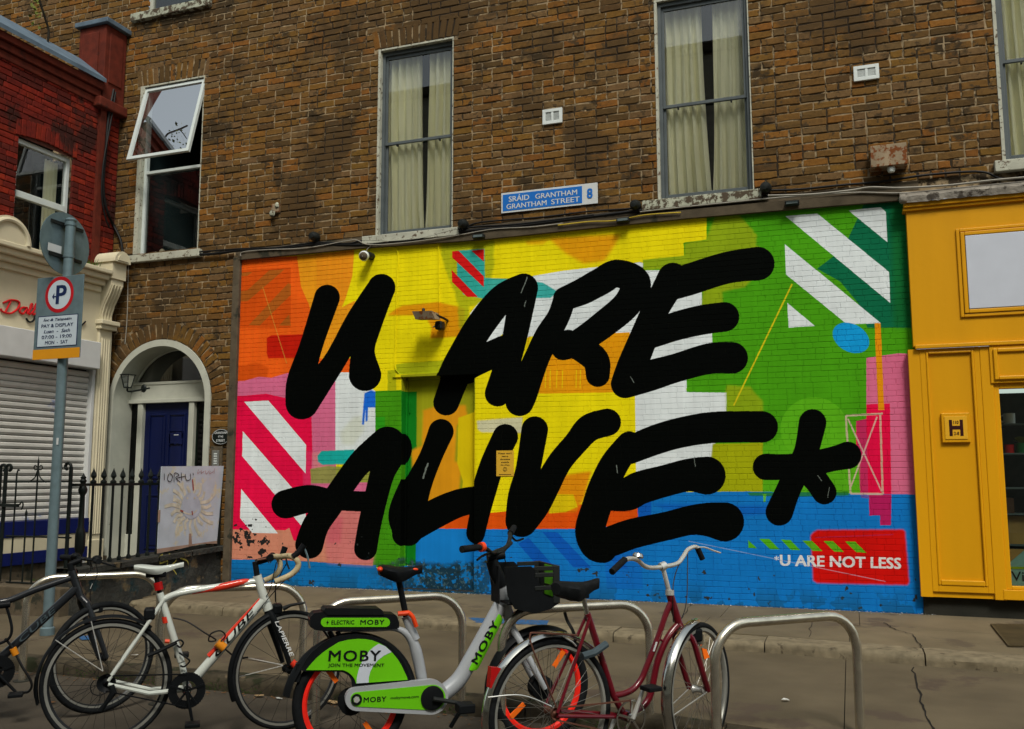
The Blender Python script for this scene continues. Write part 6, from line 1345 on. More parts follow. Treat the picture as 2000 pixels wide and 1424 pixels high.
def saddle(par, pr, pn, wr, wn, th, m, name='saddle', droop=0., nose_up=0.):
    pr, pn = np.array(pr, float), np.array(pn, float); d = pn-pr; L_ = np.linalg.norm(d); d /= L_; lat = np.cross([0, 0, 1], d); lat /= np.linalg.norm(lat); up = np.cross(d, lat); rows_ = []
    for i in range(15):
        t = i/14; w_ = wr*math.sqrt(max(0, 1-((t-.25)/.27)**2)) if t < .25 else (wn+(wr-wn)*(math.cos(min(1, (t-.25)/.45)*math.pi)+1)/2)*(math.sqrt(max(0, 1-((t-.93)/.08)**2)) if t > .93 else 1)
        w_ = max(w_/2, .004); h_ = th*(.55+.45*math.sin(math.pi*min(1, t*1.15+.05))); zt_ = .012*math.cos(t*6)*.8+nose_up*t; c_ = pr+d*(L_*t)+up*zt_
        rows_.append([c_+lat*(w_*math.cos(a))+up*((h_*.35 if math.sin(a) > 0 else h_*(1.0 if abs(math.cos(a)) > .6 else .75))*math.sin(a)) for a in np.linspace(0, 2*math.pi, 17)[:-1]])
    q = MB(); q.grid(rows_, close_u=True); q.poly(rows_[0][::-1]); q.poly(rows_[-1]); return q.build(name, m, par, smooth=True)
def crankset(b, c, R, m_ring, m_arm, ang, L_=.17, arm=True, teeth=40, w_=.055, ped=True, spider=5, ringthick=.012):
    c = np.array(c, float); q = MB(); rows_ = []
    def rp(R_, lat, tt=False): return [c+np.array([math.cos(a)*(R_+(.003 if tt and k % 2 else 0)), lat, math.sin(a)*(R_+(.003 if tt and k % 2 else 0))]) for k, a in enumerate(np.linspace(0, 2*math.pi, teeth*2+1)[:-1])]
    q.grid([rp(R, -w_, True), rp(R, -w_+.004, True), rp(R-ringthick, -w_+.004), rp(R-ringthick, -w_), rp(R, -w_, True)], close_u=True)
    for k in range(spider): a = 2*math.pi*k/spider+.3; q.bar(c+np.array([0, -w_-.002, 0]), c+np.array([math.cos(a)*(R-.004), -w_-.002, math.sin(a)*(R-.004)]), .012, .006, up=(0, 1, 0))
    q.lathe([(.02, -.015), (.024, 0), (.02, .01)], c+np.array([0, -w_, 0]), (0, -1, 0), 14); ch = q.build('chainring', m_ring, b.t)
    for s_ in (-1, 1):
        a = ang if s_ < 0 else ang+math.pi; e = c+np.array([math.cos(a)*L_, s_*(w_+.022), math.sin(a)*L_]); st_ = c+np.array([0, s_*(w_+.012), 0])
        q = MB(); q.tube([st_, e], [.014, .010], 8, sq=(1, .8)); k_ = q.build('crank_arm', m_arm, b.t, smooth=True)
        if ped: q = MB(); q.box(e[0]-.04, e[0]+.04, e[1]+s_*.012, e[1]+s_*.095, e[2]-.011, e[2]+.011); q.build('pedal', M_BPL, k_, bevel=.005)
    return ch
def chain(b, rc, rr_, fc, fr, w_=-.055, m=None):
    q = MB()
    for s_ in (1, -1): q.bar((rc[0], w_, rc[2]+s_*rr_), (fc[0], w_, fc[2]+s_*fr), .007, .007)
    q.build('chain', m or M_RUSTS, b.t, kind='stuff')
def decal(b, s, pa, pb_, hgt, w_, m, par, mid=False, **k):
    """lettering along the line pa->pb (photo pixels) on the bike plane offset w_"""
    A, B_ = b.L(*pa, w_), b.L(*pb_, w_); U_ = B_-A; l = np.linalg.norm(U_); U_ /= l; V_ = np.cross([0, -1, 0], U_); V_ = V_ if V_[2] > 0 else -V_
    if mid: A = A-V_*hgt/2
    q = text_mb(s, A, U_, V_, l, hgt, **k); return q.build('lettering', m, par)

# ---------------- white racing bicycle
b = Bike('racing_bicycle', 'white and red racing bicycle with beige taped drop handlebars and black mudguards', 'bicycle', (209, 1331), (562, 1307), .34)
rc = np.array([0, 0, .34]); fc = b.L(562, 1307)
wheel(b.t, rc, 0, .34, tw=.014, rimh=.024, nsp=28, sm_=M_SPKB, line_m=M_RIMS)
hd = math.radians(17)
wheel(b.t, fc, hd, .338, tw=.013, rimh=.020, nsp=20, sm_=M_SPKB, line_m=M_RIMS)
fr = MB()
BB = b.L(365, 1345); ST = b.L(312, 1158); HT, HB = b.L(502, 1124), b.L(524, 1191)
fr.tube([ST, b.L(354, 1292)], .0195, 12); fr.tube(smoothpath(b.P([(318, 1172), (345, 1160), (400, 1150), (460, 1141), (500, 1135)]), 4), [.020]*17, 12, sq=(1, .9))
fr.tube([b.L(515, 1172), b.L(380, 1326)], .0265, 14); fr.tube([HT, b.L(510, 1150), HB], [.026, .0245, .030], 14)
fr.tube([b.L(355, 1294), BB], .018, 10); fr.lathe([(.026, -.036), (.028, 0), (.026, .036)], BB, (0, 1, 0), 14)
for s_ in (-1, 1):
    fr.tube([b.L(322, 1168)+np.array([0, s_*.012, 0]), b.L(290, 1215)+np.array([0, s_*.035, 0]), np.array([.01, s_*.052, .352])], [.011, .010, .009], 8)
    fr.tube([BB+np.array([-.01, s_*.028, 0]), BB+np.array([-.2, s_*.05, .0]), np.array([.01, s_*.055, .335])], [.014, .012, .010], 8)
fr = fr.build('frame', M_WFR, b.t, smooth=True)
q = MB(); P = b.P([(375, 1158), (420, 1149), (465, 1139), (490, 1134)], .004); q.tube(smoothpath(P, 4), [.009, .010, .012, .015, .018, .0205, .021, .021, .020, .019, .017, .012, .004], 10); q.build('red_top_tube_flash', M_RFR, fr, smooth=True)
q = MB(); q.tube([b.L(508, 1174, .002)+np.array([0, 0, .011]), b.L(408, 1286, .002)+np.array([0, 0, .012])], [.012, .021], 10, sq=(1, .8)); q.build('red_down_tube_flash', M_RFR, fr, smooth=True)
q = MB(); q.tube([b.L(323, 1204), b.L(325, 1216)], .0205, 12, cap=False); q.build('red_seat_tube_band', M_RFR, fr, smooth=True)
decal(b, 'CUBE', (420, 1280), (497, 1190), .034, .030, M_BPL, fr, bold=.015, shear=.3, mid=True)
decal(b, 'CUBE', (324, 1343), (347, 1345), .012, .075, M_BPL, fr, bold=.01, mid=True)
# seat post, saddle, lamp
q = MB(); q.tube([b.L(312, 1158), b.L(304, 1122)], .0135, 10); sp_ = q.build('seat_post', M_BPL, b.t, smooth=True)
q = MB(); q.tube([b.L(311, 1152), b.L(308, 1137)], .024, 12); q.build('red_rear_light', M_REFR, sp_, smooth=True)
q = MB(); q.box(*(b.L(303, 1126)[0]+np.array([-.05, .06])), -.02, .02, b.L(303, 1126)[2]-.005, b.L(303, 1120)[2]+.012)
q.build('saddle_clamp', M_BPL, sp_, bevel=.008)
saddle(b.t, b.L(262, 1110), b.L(359, 1104), .135, .035, .045, M_WFR)
q = MB(); q.tube([b.L(255, 1106), b.L(264, 1106)], .010, 8); q.build('saddle_bag_loop', M_BPL, sp_, smooth=True)
# fork, stem, bars (steered)
R2 = lambda p, lat: p+np.array([-math.sin(hd)*lat, math.cos(hd)*lat, 0])
fk = MB()
for s_ in (-1, 1): fk.tube(smoothpath([HB+np.array([.0, 0, -.005]), R2(b.L(530, 1212), s_*.045), R2(b.L(548, 1262), s_*.055), R2(fc+np.array([-.01, 0, .03]), s_*.055)], 4), [.022, .022, .021, .020, .019, .019, .018, .017, .016, .015, .014, .013, .012], 10, sq=(1, 1.15))
fk = fk.build('fork', M_BPL, b.t, smooth=True)
q = MB(); q.tube([R2(fc+np.array([.0, 0, .05]), -.055), R2(fc+np.array([.035, 0, .015]), -.06)], .021, 10); q.build('red_fork_end', M_RFR, fk, smooth=True)
A_, B2 = R2(b.L(531, 1210), -.070), R2(b.L(560, 1278), -.080); U_ = B2-A_; l_ = np.linalg.norm(U_); U_ /= l_; V_ = np.array([math.cos(hd), math.sin(hd), 0]); V_ = V_-U_*np.dot(V_, U_); V_ /= np.linalg.norm(V_)
q = text_mb('LAPIERRE', A_-V_*.011, U_, V_, l_, .024, bold=.02, shear=.2); q.build('lettering', M_SWHITE, fk)
q = MB(); q.tube([HT, b.L(498, 1097)], .017, 10); q.tube([b.L(499, 1099), b.L(532, 1089)], [.019, .017], 10); stem = q.build('stem', M_BPL, b.t, smooth=True)
C_ = b.L(530, 1089); bars = MB()
for s_, pts in ((-1, [(534, 1088, .02), (550, 1087, .10), (566, 1086, .17), (578, 1092, .20), (583, 1103, .20), (577, 1115, .20), (562, 1126, .20), (537, 1136, .20)]), (1, [(532, 1088, -.02), (536, 1087, -.10), (541, 1087, -.18), (546, 1096, -.2), (547, 1108, -.2), (541, 1120, -.2), (530, 1128, -.2), (516, 1134, -.2)])):
    q = MB(); q.tube(smoothpath(b.P(pts), 5), .0165, 10); h_ = q.build('taped_drop_bar', M_TAPE, b.t, smooth=True)
    hp_ = [(572, 1088, .20), (584, 1078, .20), (594, 1064, .20)] if s_ < 0 else [(546, 1092, -.2), (552, 1082, -.2), (557, 1068, -.2)]
    q = MB(); q.tube(b.P(hp_), [.018, .017, .019], 10); g = q.build('brake_hood', M_BPL, h_, smooth=True)
    lp = [(594, 1070, .2), (600, 1085, .2), (605, 1110, .2)] if s_ < 0 else [(557, 1078, -.2), (560, 1098, -.2), (565, 1112, -.2)]
    q = MB(); q.tube(smoothpath(b.P(lp), 4), .006, 6); q.build('brake_lever', M_DARK if s_ > 0 else M_GALV, h_, smooth=True)
q = MB(); q.tube(b.P([(503, 1094, .02), (520, 1091, .03)]), .014, 8, sq=(1, .5)); q.build('bike_computer', M_RUSTS, stem, smooth=True)
q = MB(); q.tube(b.P([(528, 1090, .05), (532, 1086, -.05)]), .022, 10); q.build('front_lamp', M_BPL, stem, smooth=True)
for pts in ([(540, 1098, .05), (536, 1115, .05), (528, 1150, .02), (520, 1165, .03)], [(560, 1100, .1), (548, 1122, .06), (538, 1150, .02), (538, 1175, .0)], [(580, 1112, .2), (545, 1145, .05), (502, 1196, .04)], [(536, 1135, .15), (538, 1150, .1), (539, 1178, .02)]): b.tube('brake_cable', pts, .0028, M_CABLE, n=5)
# mudguards and their stays
fender(b.t, rc, 0, .362, math.radians(52), math.radians(196), .046, M_BPL)
P = b.P([(69, 1322), (66, 1345), (68, 1362), (60, 1374)]); q = MB(); q.grid([[p+np.array([0, -.024, 0]) for p in P], [p+np.array([0, .024, 0]) for p in P]]); q.build('mud_flap', M_BPL, b.t)
ff = ringpts(fc, hd, .358, 0, 40, math.radians(112), math.radians(203), False); fender(b.t, fc, hd, .358, math.radians(112), math.radians(203), .044, M_BPL)
for pa, pc in (((201, 1311), (178, 1213)), ((201, 1311), (108, 1250))): b.tube('mudguard_stay', [(*pa, .05), (*pc, .025)], .0026, M_ALU, sm=0, n=5)
for pa, pc in (((552, 1299), (484, 1285)), ((553, 1300), (463, 1323))): b.tube('mudguard_stay', [(*pa, .06), (*pc, .0)], .0026, M_ALU, sm=0, n=5)
b.tube('mudguard_clip', [(553, 1189, .03), (568, 1182, .04), (596, 1177, .06)], [.016, .010, .007], M_DARK, sm=0, n=6)
q = MB(); c_ = b.L(292, 1200, .02); q.box(c_[0]-.03, c_[0]+.03, -.045, .04, c_[2]-.03, c_[2]+.035); q.build('rear_brake', M_BPL, b.t, bevel=.012)
q = MB(); c_ = b.L(541, 1190, .02); q.box(c_[0]-.025, c_[0]+.03, -.04, .04, c_[2]-.03, c_[2]+.03); q.build('front_brake', M_BPL, b.t, bevel=.012)
crankset(b, BB, .098, M_BPL, M_BPL, math.radians(-78), L_=.17, spider=5, ringthick=.045)
chain(b, rc, .04, BB, .09, m=M_BPL)
q = MB(); q.lathe([(.05, -.05), (.044, -.046), (.036, -.04), (.028, -.034), (.02, -.03)], rc, (0, 1, 0), 22); q.build('cassette', M_BPL, b.t)
q = MB(); q.tube(b.P([(218, 1338, .07), (222, 1352, .075), (206, 1375, .07), (196, 1388, .065)]), [.014, .02, .012, .016], 8); q.build('rear_derailleur', M_BPL, b.t, smooth=True)
q = MB(); q.tube(smoothpath(b.P([(183, 1330, .06), (177, 1340, .06), (180, 1354, .06), (195, 1358, .06), (214, 1350, .06)]), 4), .003, 5); q.build('brake_cable', M_CABLE, b.t, smooth=True)
# locks on the racing bicycle
t = thing('cable_lock', 'orange clipped cable lock looped round the down tube of the white bicycle', 'lock', tuple(b.o+b.dir*b.L(431, 1261)[0]), 0, static=False); LK = t
def wpt(bk, p): l = bk.L(p[0], p[1], p[2]); return bk.o+bk.dir*l[0]+bk.n*(-l[1])+np.array([0, 0, l[2]])
def wtube(par, name, bk, pts, r_, m, sm=5, n=6):
    o_ = np.array(par.location); P = [wpt(bk, p)-o_ for p in pts]; P = smoothpath(P, sm) if sm else P; q = MB(); q.tube(P, r_, n); return q.build(name, m, par, smooth=True)
wtube(t, 'lock_clip', b, [(424, 1255, .035), (438, 1266, .035)], .026, M_OLOCK, 0, 10)
wtube(t, 'lock_cable', b, [(338, 1207, .0), (365, 1214, .03), (400, 1236, .06), (422, 1250, .05), (408, 1252, .05), (412, 1238, .06), (430, 1232, .06), (440, 1242, .05), (428, 1256, .05)], .0045, M_CABLE)
wtube(t, 'lock_cable', b, [(440, 1268, .05), (455, 1280, .04), (470, 1285, .02), (484, 1284, .0)], .0055, M_CABLE)
t = thing('folded_lock', 'black lock bar strapped across the seat tube of the white bicycle', 'lock', tuple(b.o+b.dir*b.L(320, 1268)[0]), 0, static=False)
wtube(t, 'lock_bar', b, [(288, 1281, .07), (310, 1272, .06), (345, 1255, .04)], .011, M_BPL, 0, 8); wtube(t, 'lock_ring', b, [(342, 1254, .05), (352, 1250, .05), (358, 1256, .05), (352, 1264, .05), (345, 1260, .05)], .0055, M_BPL)
wtube(t, 'lock_ring', b, [(350, 1275, .04), (366, 1286, .05), (370, 1292, .05), (360, 1302, .04), (352, 1300, .04)], .005, M_BPL); wtube(t, 'orange_tab', b, [(322, 1252, .05), (331, 1253, .05)], .012, M_ORG, 0, 6)

# ---------------- black bicycle at the left edge (its rear runs out of the picture)
fp = on(200, 1283, 2, .34); an = math.radians(43)
bp = Bike('black_bicycle', 'matt black straight bar bicycle cut off by the left edge of the picture', 'bicycle', (60, 1320), (200, 1283), .34)
bp.dir = np.array([math.cos(an), math.sin(an), 0]); bp.n = np.array([math.sin(an), -math.cos(an), 0]); bp.o = np.array([fp[0], fp[1], 0])-bp.dir*1.02; bp.ang = an; bp.t.location = tuple(bp.o); bp.t.rotation_euler = (0, 0, an)
b = bp; fc = b.L(200, 1283); hd = math.radians(26); rc = np.array([0, 0, .34])
wheel(b.t, rc, 0, .34, tw=.018, nsp=28, sm_=M_SPKB, line_m=M_RIMS); wheel(b.t, fc, hd, .34, tw=.019, nsp=28, sm_=M_SPKB, line_m=M_RIMS)
HT, HB = b.L(140, 1115), b.L(157, 1165); BB = np.array([.44, 0, .28]); STp = np.array([.30, 0, .80])
fr = MB(); fr.tube([HT, HB], .025, 12); fr.tube(smoothpath([b.L(143, 1127), b.L(70, 1152), b.L(0, 1176), STp], 4), .020, 12); fr.tube([b.L(152, 1147), b.L(5, 1282), BB], [.026, .026, .024], 12); fr.tube([STp+np.array([-.01, 0, .04]), BB], .019, 12); fr.lathe([(.028, -.036), (.028, .036)], BB, (0, 1, 0), 12)
for s_ in (-1, 1): fr.tube([STp+np.array([0, s_*.02, -.02]), np.array([.0, s_*.055, .34])], .010, 8); fr.tube([BB+np.array([0, s_*.03, 0]), np.array([.0, s_*.055, .34])], .011, 8)
fr = fr.build('frame', M_BMAT, b.t, smooth=True); decal(b, 'CUBE', (38, 1252), (108, 1188), .030, .029, M_LOCK, fr, bold=.01, shear=.2, mid=True)
R2 = lambda p, lat: p+np.array([-math.sin(hd)*lat, math.cos(hd)*lat, 0])
fk = MB()
for s_ in (-1, 1): fk.tube(smoothpath([HB, R2(b.L(163, 1176), s_*.05), R2((b.L(163, 1176)+fc)/2+np.array([.0, 0, .0]), s_*.058), R2(fc, s_*.058)], 4), [.022, .021, .019, .016, .014, .013], 10) if False else fk.tube([HB, R2(b.L(163, 1176), s_*.05), R2((b.L(163, 1176)*.4+fc*.6), s_*.058), R2(fc, s_*.058)], [.022, .020, .017, .014], 10)
fk.build('fork', M_BMAT, b.t, smooth=True)
q = MB(); q.tube([HT, b.L(137, 1100)], .02, 10); q.tube([b.L(137, 1102), R2(b.L(158, 1094), 0)], .018, 10); stem = q.build('stem', M_BPL, b.t, smooth=True)
q = MB(); hc = b.L(168, 1092); q.tube(smoothpath([R2(hc, -.26)+np.array([-.04, 0, 0]), R2(hc, -.15), hc, R2(hc, .15), R2(hc, .26)+np.array([-.04, 0, 0])], 5), .012, 8); hb = q.build('handlebar', M_BPL, b.t, smooth=True)
for s_ in (-1, 1):
    q = MB(); q.tube([R2(hc, s_*.26)+np.array([-.035, 0, 0]), R2(hc, s_*.16)+np.array([-.012, 0, .0])], .018, 10); q.build('grip', M_TYRE, hb, smooth=True)
    q = MB(); q.tube([R2(hc, s_*.17)+np.array([.01, 0, -.01]), R2(hc, s_*.28)+np.array([.05, 0, -.03])], .006, 6); q.ell(tuple(R2(hc, s_*.15)+np.array([.0, 0, .012])), (.03, .03, .02)); q.build('brake_lever', M_BPL, hb, smooth=True)
for pts in ([(186, 1092, -.1), (190, 1120, -.05), (182, 1140, 0), (176, 1160, 0), (178, 1185, 0)], [(165, 1090, .1), (178, 1110, .06), (165, 1125, .05), (150, 1130, .03)], [(175, 1092, .0), (182, 1112, .05), (188, 1100, -.05)]): b.tube('brake_cable', pts, .003, M_CABLE, n=5)
b.tube('cable_end', [(181, 1140, 0), (177, 1150, 0)], .004, M_ALU, sm=0, n=5)
saddle(b.t, (.15, 0, .93), (.42, 0, .93), .15, .04, .05, M_BPL); q = MB(); q.tube([STp, (.28, 0, .92)], .014, 8); q.build('seat_post', M_BPL, b.t, smooth=True)
cr = np.array([b.L(-6, 1312, .05)[0], 0, b.L(-6, 1312, .05)[2]])
crankset(b, cr, .095, M_BPL, M_BPL, math.radians(-48), L_=.17, ringthick=.06)
chain(b, rc, .04, cr, .09, m=M_BPL)
q = MB(); c_ = b.L(191, 1190); q.box(c_[0]-.03, c_[0]+.03, -.03, .03, c_[2]-.02, c_[2]+.02); q.build('front_brake', M_BPL, b.t, bevel=.01)
t = thing('d_lock', 'black shackle lock hanging from the black bicycle near the left edge', 'lock', tuple(b.o+b.dir*.5), 0, static=False)
wtube(t, 'lock_bar', b, [(-12, 1184, .05), (20, 1180, .05)], .020, M_BPL, 0, 10); wtube(t, 'shackle', b, [(13, 1186, .05), (20, 1210, .05), (23, 1230, .06), (18, 1246, .06), (2, 1256, .05), (-12, 1258, .05)], .009, M_BPL)
t = thing('cable_lock', 'thin black cable lock with an orange clip on the black bicycle', 'lock', tuple(b.o+b.dir*.55), 0, static=False)
wtube(t, 'lock_clip', b, [(25, 1266, .05), (31, 1279, .05)], .020, M_OLOCK, 0, 10); wtube(t, 'lock_cable', b, [(10, 1247, .05), (22, 1262, .05), (32, 1280, .06), (44, 1303, .08), (58, 1325, .09), (62, 1340, .09), (55, 1351, .08), (42, 1353, .06)], .008, M_CABLE)

# ---------------- green and silver electric hire bicycle
b = Bike('hire_bicycle', 'lime green and silver electric hire bicycle with red rims and a front basket', 'bicycle', (685, 1370), (1055, 1341), .30)
rc = np.array([0, 0, .30]); fc = b.L(1055, 1341)
wheel(b.t, rc, 0, .30, tw=.027, rimh=.022, rm=M_REDR, nsp=24, sm_=M_SPKB, hubr=.05, rimw=.014, reflect=((2.2, M_REFL), (5.3, M_REFL))); hd = math.radians(6)
wheel(b.t, fc, hd, .30, tw=.027, rimh=.022, rm=M_REDR, nsp=24, sm_=M_SPKB, hubr=.05, rimw=.014, reflect=((.9, M_REFL), (3.8, M_REFL)))
def plate(b_, name, pix, w_, th, m, par, bev=.004):
    P = b_.P(pix, w_); q = MB(); q.prism(P, (0, th, 0)); return q.build(name, m, par, bevel=bev)
C3 = lambda L_: [(560+x/5.393, 1160+y/5.393) for x, y in L_]
gd = fender(b.t, rc, 0, .352, math.radians(8), math.radians(171), .085, M_BPL, depth=.03)
cov = [(205, 803), (260, 735), (320, 672), (380, 620), (460, 565), (550, 510), (650, 485), (750, 475), (830, 478), (900, 490), (980, 520), (1050, 560), (1115, 622), (1170, 690), (1210, 755), (1240, 820), (1262, 865), (1275, 905), (1000, 925), (730, 945), (718, 905), (700, 875), (675, 848), (650, 828), (620, 812), (590, 803)]
big = [(150, 803), (205, 690), (260, 620), (330, 560), (400, 505), (480, 462), (570, 438), (740, 422), (900, 447), (1050, 520), (1120, 575), (1185, 650), (1230, 710), (1265, 780), (1300, 900), (1290, 925), (1000, 945), (730, 972), (690, 980), (680, 905), (650, 860), (600, 830), (560, 820), (200, 820)]
gb_ = plate(b, 'wheel_cover', C3(big), .050, .010, M_BPL, b.t); gp_ = plate(b, 'green_cover_panel', C3(cov), .056, .006, M_GRNL, b.t, .003)
sw = [(970, 525), (1035, 550), (1105, 612), (1025, 650), (960, 700), (910, 760), (880, 820), (865, 880), (862, 935), (735, 942), (738, 890), (745, 850), (762, 785), (790, 720), (825, 660), (870, 600), (915, 560)]
P = b.P(C3(sw), .0575); q = MB(); q.poly(P); q.build('pale_swoosh', M_SWO, gp_)
def dec3(s, a, c_, h_, w_, m, par, **k): return decal(b, s, C3([a])[0], C3([c_])[0], h_, w_, m, par, **k)
dec3('MOBY', (440, 708), (985, 706), .053, .0590, M_BPL, gp_, bold=.02, spacing=1.12); dec3('JOIN THE MOVEMENT', (435, 776), (1025, 776), .0205, .0590, M_BPL, gp_, bold=.012)
tl = plate(b, 'mudguard_tail', C3([(105, 740), (165, 740), (150, 860), (130, 932), (62, 930), (85, 840)]), .03, .05, M_BPL, b.t, .006)
# carrier and battery
bat = plate(b, 'battery_case', C3([(245, 250), (290, 205), (400, 190), (1130, 215), (1160, 230), (1185, 300), (1185, 355), (1160, 372), (430, 395), (300, 382), (250, 350)]), .055, .11, M_BPL, b.t, .008)
plate(b, 'carrier_top', C3([(385, 180), (410, 150), (980, 155), (1015, 180), (1025, 222), (430, 222)]), .06, .12, M_BPL, b.t, .006)
cap_ = [(370+40*0, 300)]
cp = [(405+45*math.cos(t), 300+48*math.sin(t)) for t in np.linspace(math.pi/2, 3*math.pi/2, 9)]+[(1040+48*math.cos(t), 300+48*math.sin(t)) for t in np.linspace(-math.pi/2, math.pi/2, 9)]
gl_ = plate(b, 'green_battery_label', C3(cp), .0585, .003, M_GRNL, bat, 0)
for s, a, c_, h_ in (('ELECTRIC', (470, 321), (710, 319), .020),): q = decal(b, s, C3([a])[0], C3([c_])[0], h_, .0600, M_BPL, bat, bold=.012)
decal(b, 'MOBY', C3([(775, 323)])[0], C3([(1027, 321)])[0], .0235, .0600, M_BPL, bat, bold=.02, spacing=1.12)
P = b.P(C3([(435, 272), (415, 306), (428, 306), (422, 330), (445, 294), (431, 294)]), .060); q = MB(); q.poly(P); q.build('lightning_bolt', M_BPL, bat)
plate(b, 'red_tail_light', C3([(243, 255), (298, 250), (296, 345), (248, 345)]), .045, .09, M_REFR, b.t, .005)
for p in ((447, 395, 487, 470), (530, 395, 560, 440)): b.tube('carrier_strut', [C3([(p[0], p[1])])[0], C3([(p[2], p[3])])[0]], .012, M_BPL, sm=0, n=8)
# silver frame
fr = MB()
fr.tube(smoothpath(b.P(C3([(560, 372), (900, 372), (1150, 358), (1270, 410), (1345, 520), (1395, 700), (1420, 900)])), 5), [.012, .014, .016, .024, .032, .036, .036, .036, .034], 14, sq=(.8, 1)) if False else None
P = smoothpath(b.P(C3([(560, 380), (900, 376), (1130, 366), (1250, 410), (1335, 520), (1385, 700), (1425, 905)])), 5); rad = [np.interp(i/(len(P)-1), [0, .3, .5, .75, 1], [.010, .012, .020, .031, .029]) for i in range(len(P))]; fr.tube(P, rad, 14)
fr.tube(b.P(C3([(1250, 235), (1300, 350), (1350, 480)])), [.022, .024, .028], 14)
P = smoothpath(b.P([(845, 1363), (868, 1352), (897, 1326), (921, 1285), (942, 1247), (977, 1182)]), 5); rad = [np.interp(i/(len(P)-1), [0, .15, .4, 1], [.048, .046, .043, .039]) for i in range(len(P))]; fr.tube(P, rad, 16)
fr.tube(b.P([(980, 1142), (988, 1185), (999, 1222)]), [.032, .031, .030], 14)
fr = fr.build('frame', M_SILV, b.t, smooth=True)
ce = [(735-118*math.sin(t)*0-0, 0) for t in ()]
def capsh(c0, r0, c1, r1_, k=1.): return [(c0[0]+r0*k*math.cos(t), c0[1]+r0*k*math.sin(t)) for t in np.linspace(math.pi*.53, math.pi*1.47, 12)]+[(c1[0]+r1_*k*math.cos(t), c1[1]+r1_*k*math.sin(t)) for t in np.linspace(-math.pi*.5, math.pi*.5, 14)]
cc_ = plate(b, 'chain_case', C3(capsh((738, 1112), 122, (1515, 1088), 186)), .075, .035, M_SILV, b.t, .010); gc_ = plate(b, 'green_case_panel', C3(capsh((748, 1112), 76, (1540, 1092), 134)), .0785, .004, M_GRNL, cc_, 0)
decal(b, 'MOBY', C3([(810, 1143)])[0], C3([(1047, 1132)])[0], .025, .0800, M_BPL, cc_, bold=.02, spacing=1.12); decal(b, 'mobymove.com', C3([(1095, 1118)])[0], C3([(1388, 1102)])[0], .017, .0800, M_BPL, cc_, bold=.01)
q = MB(); c_ = b.L(*C3([(735, 1112)])[0], .08); q.lathe([(.028, 0), (.028, .004), (.018, .005)], c_, (0, -1, 0), 20); q.build('axle_ring', M_BPL, cc_, smooth=True); q = MB(); q.lathe([(.016, 0), (.016, .008), (0, .009)], c_, (0, -1, 0), 6); q.build('axle_nut', M_ALU, cc_)
q = MB(); c_ = b.L(*C3([(1533, 1096)])[0], .08); q.lathe([(.062, 0), (.062, .006), (.05, .010), (0, .010)], c_, (0, -1, 0), 30); q.build('crank_cover', M_BPL, cc_, smooth=True)
q = MB(); q.tube([c_+np.array([0, -.02, 0]), b.L(912, 1376, .11)], [.013, .010], 8); ca_ = q.build('crank_arm', M_DARK, b.t, smooth=True); c2 = b.L(908, 1380, .15); q = MB(); q.box(c2[0]-.045, c2[0]+.045, c2[1]-.05, c2[1]+.04, c2[2]-.028, c2[2]+.02); q.build('pedal', M_BPL, ca_, bevel=.008)
q = MB(); c3 = c_*np.array([1, 0, 1])+np.array([0, .08, 0]); q.tube([c3, c3+np.array([-.165, 0, .03])], .012, 8); ca2 = q.build('crank_arm', M_DARK, b.t, smooth=True); q = MB(); e = c3+np.array([-.165, .05, .03]); q.box(e[0]-.045, e[0]+.045, e[1]-.045, e[1]+.045, e[2]-.015, e[2]+.015); q.build('pedal', M_BPL, ca2, bevel=.008)
# label on the down tube
A_, B2 = b.L(916, 1307), b.L(973, 1199); U_ = (B2-A_); l_ = np.linalg.norm(U_); U_ /= l_; V_ = np.cross(U_, [0, -1, 0]); V_ = V_/np.linalg.norm(V_)
def ontube(u, v, R_=.0395):  # u along, v around
    a = v/R_; a += .12; return A_+U_*u+V_*(-1)*(R_*math.sin(a))+np.array([0, -R_*math.cos(a), 0])
q = MB(); ns = 20; rows_ = []
for i in range(ns+1):
    u = l_*i/ns; e = min(u, l_-u); hw = .046*math.sqrt(max(.02, 1-max(0, (.04-e)/.04)**2)); R_ = np.interp(u/l_, [0, 1], [.0448, .0402]); rows_.append([ontube(u, hw*t, R_+.0008) for t in np.linspace(-1, 1, 9)])
q.grid(rows_); gt = q.build('green_tube_label', M_GRNL, fr, smooth=True)
V2, F2, _ = text2d('MOBY', bold=.02, spacing=1.15); q = MB()
for j_, (_e, _g) in enumerate(((0, 0), (.0014, .0014), (-.0014, -.0014), (.0014, -.0014), (-.0014, .0014))):
    i_ = len(q.v)
    for a_, b_ in V2: u = l_*(.13+.74*a_)+_e; q.v.append(tuple(ontube(u, -.020+.040*b_+_g, np.interp(u/l_, [0, 1], [.0485, .0440])+.0002*j_)))
    for f_ in F2: q.f.append(tuple(i_+k_ for k_ in f_)); q.tone.append(None)
q.build('lettering', M_BPL, fr)
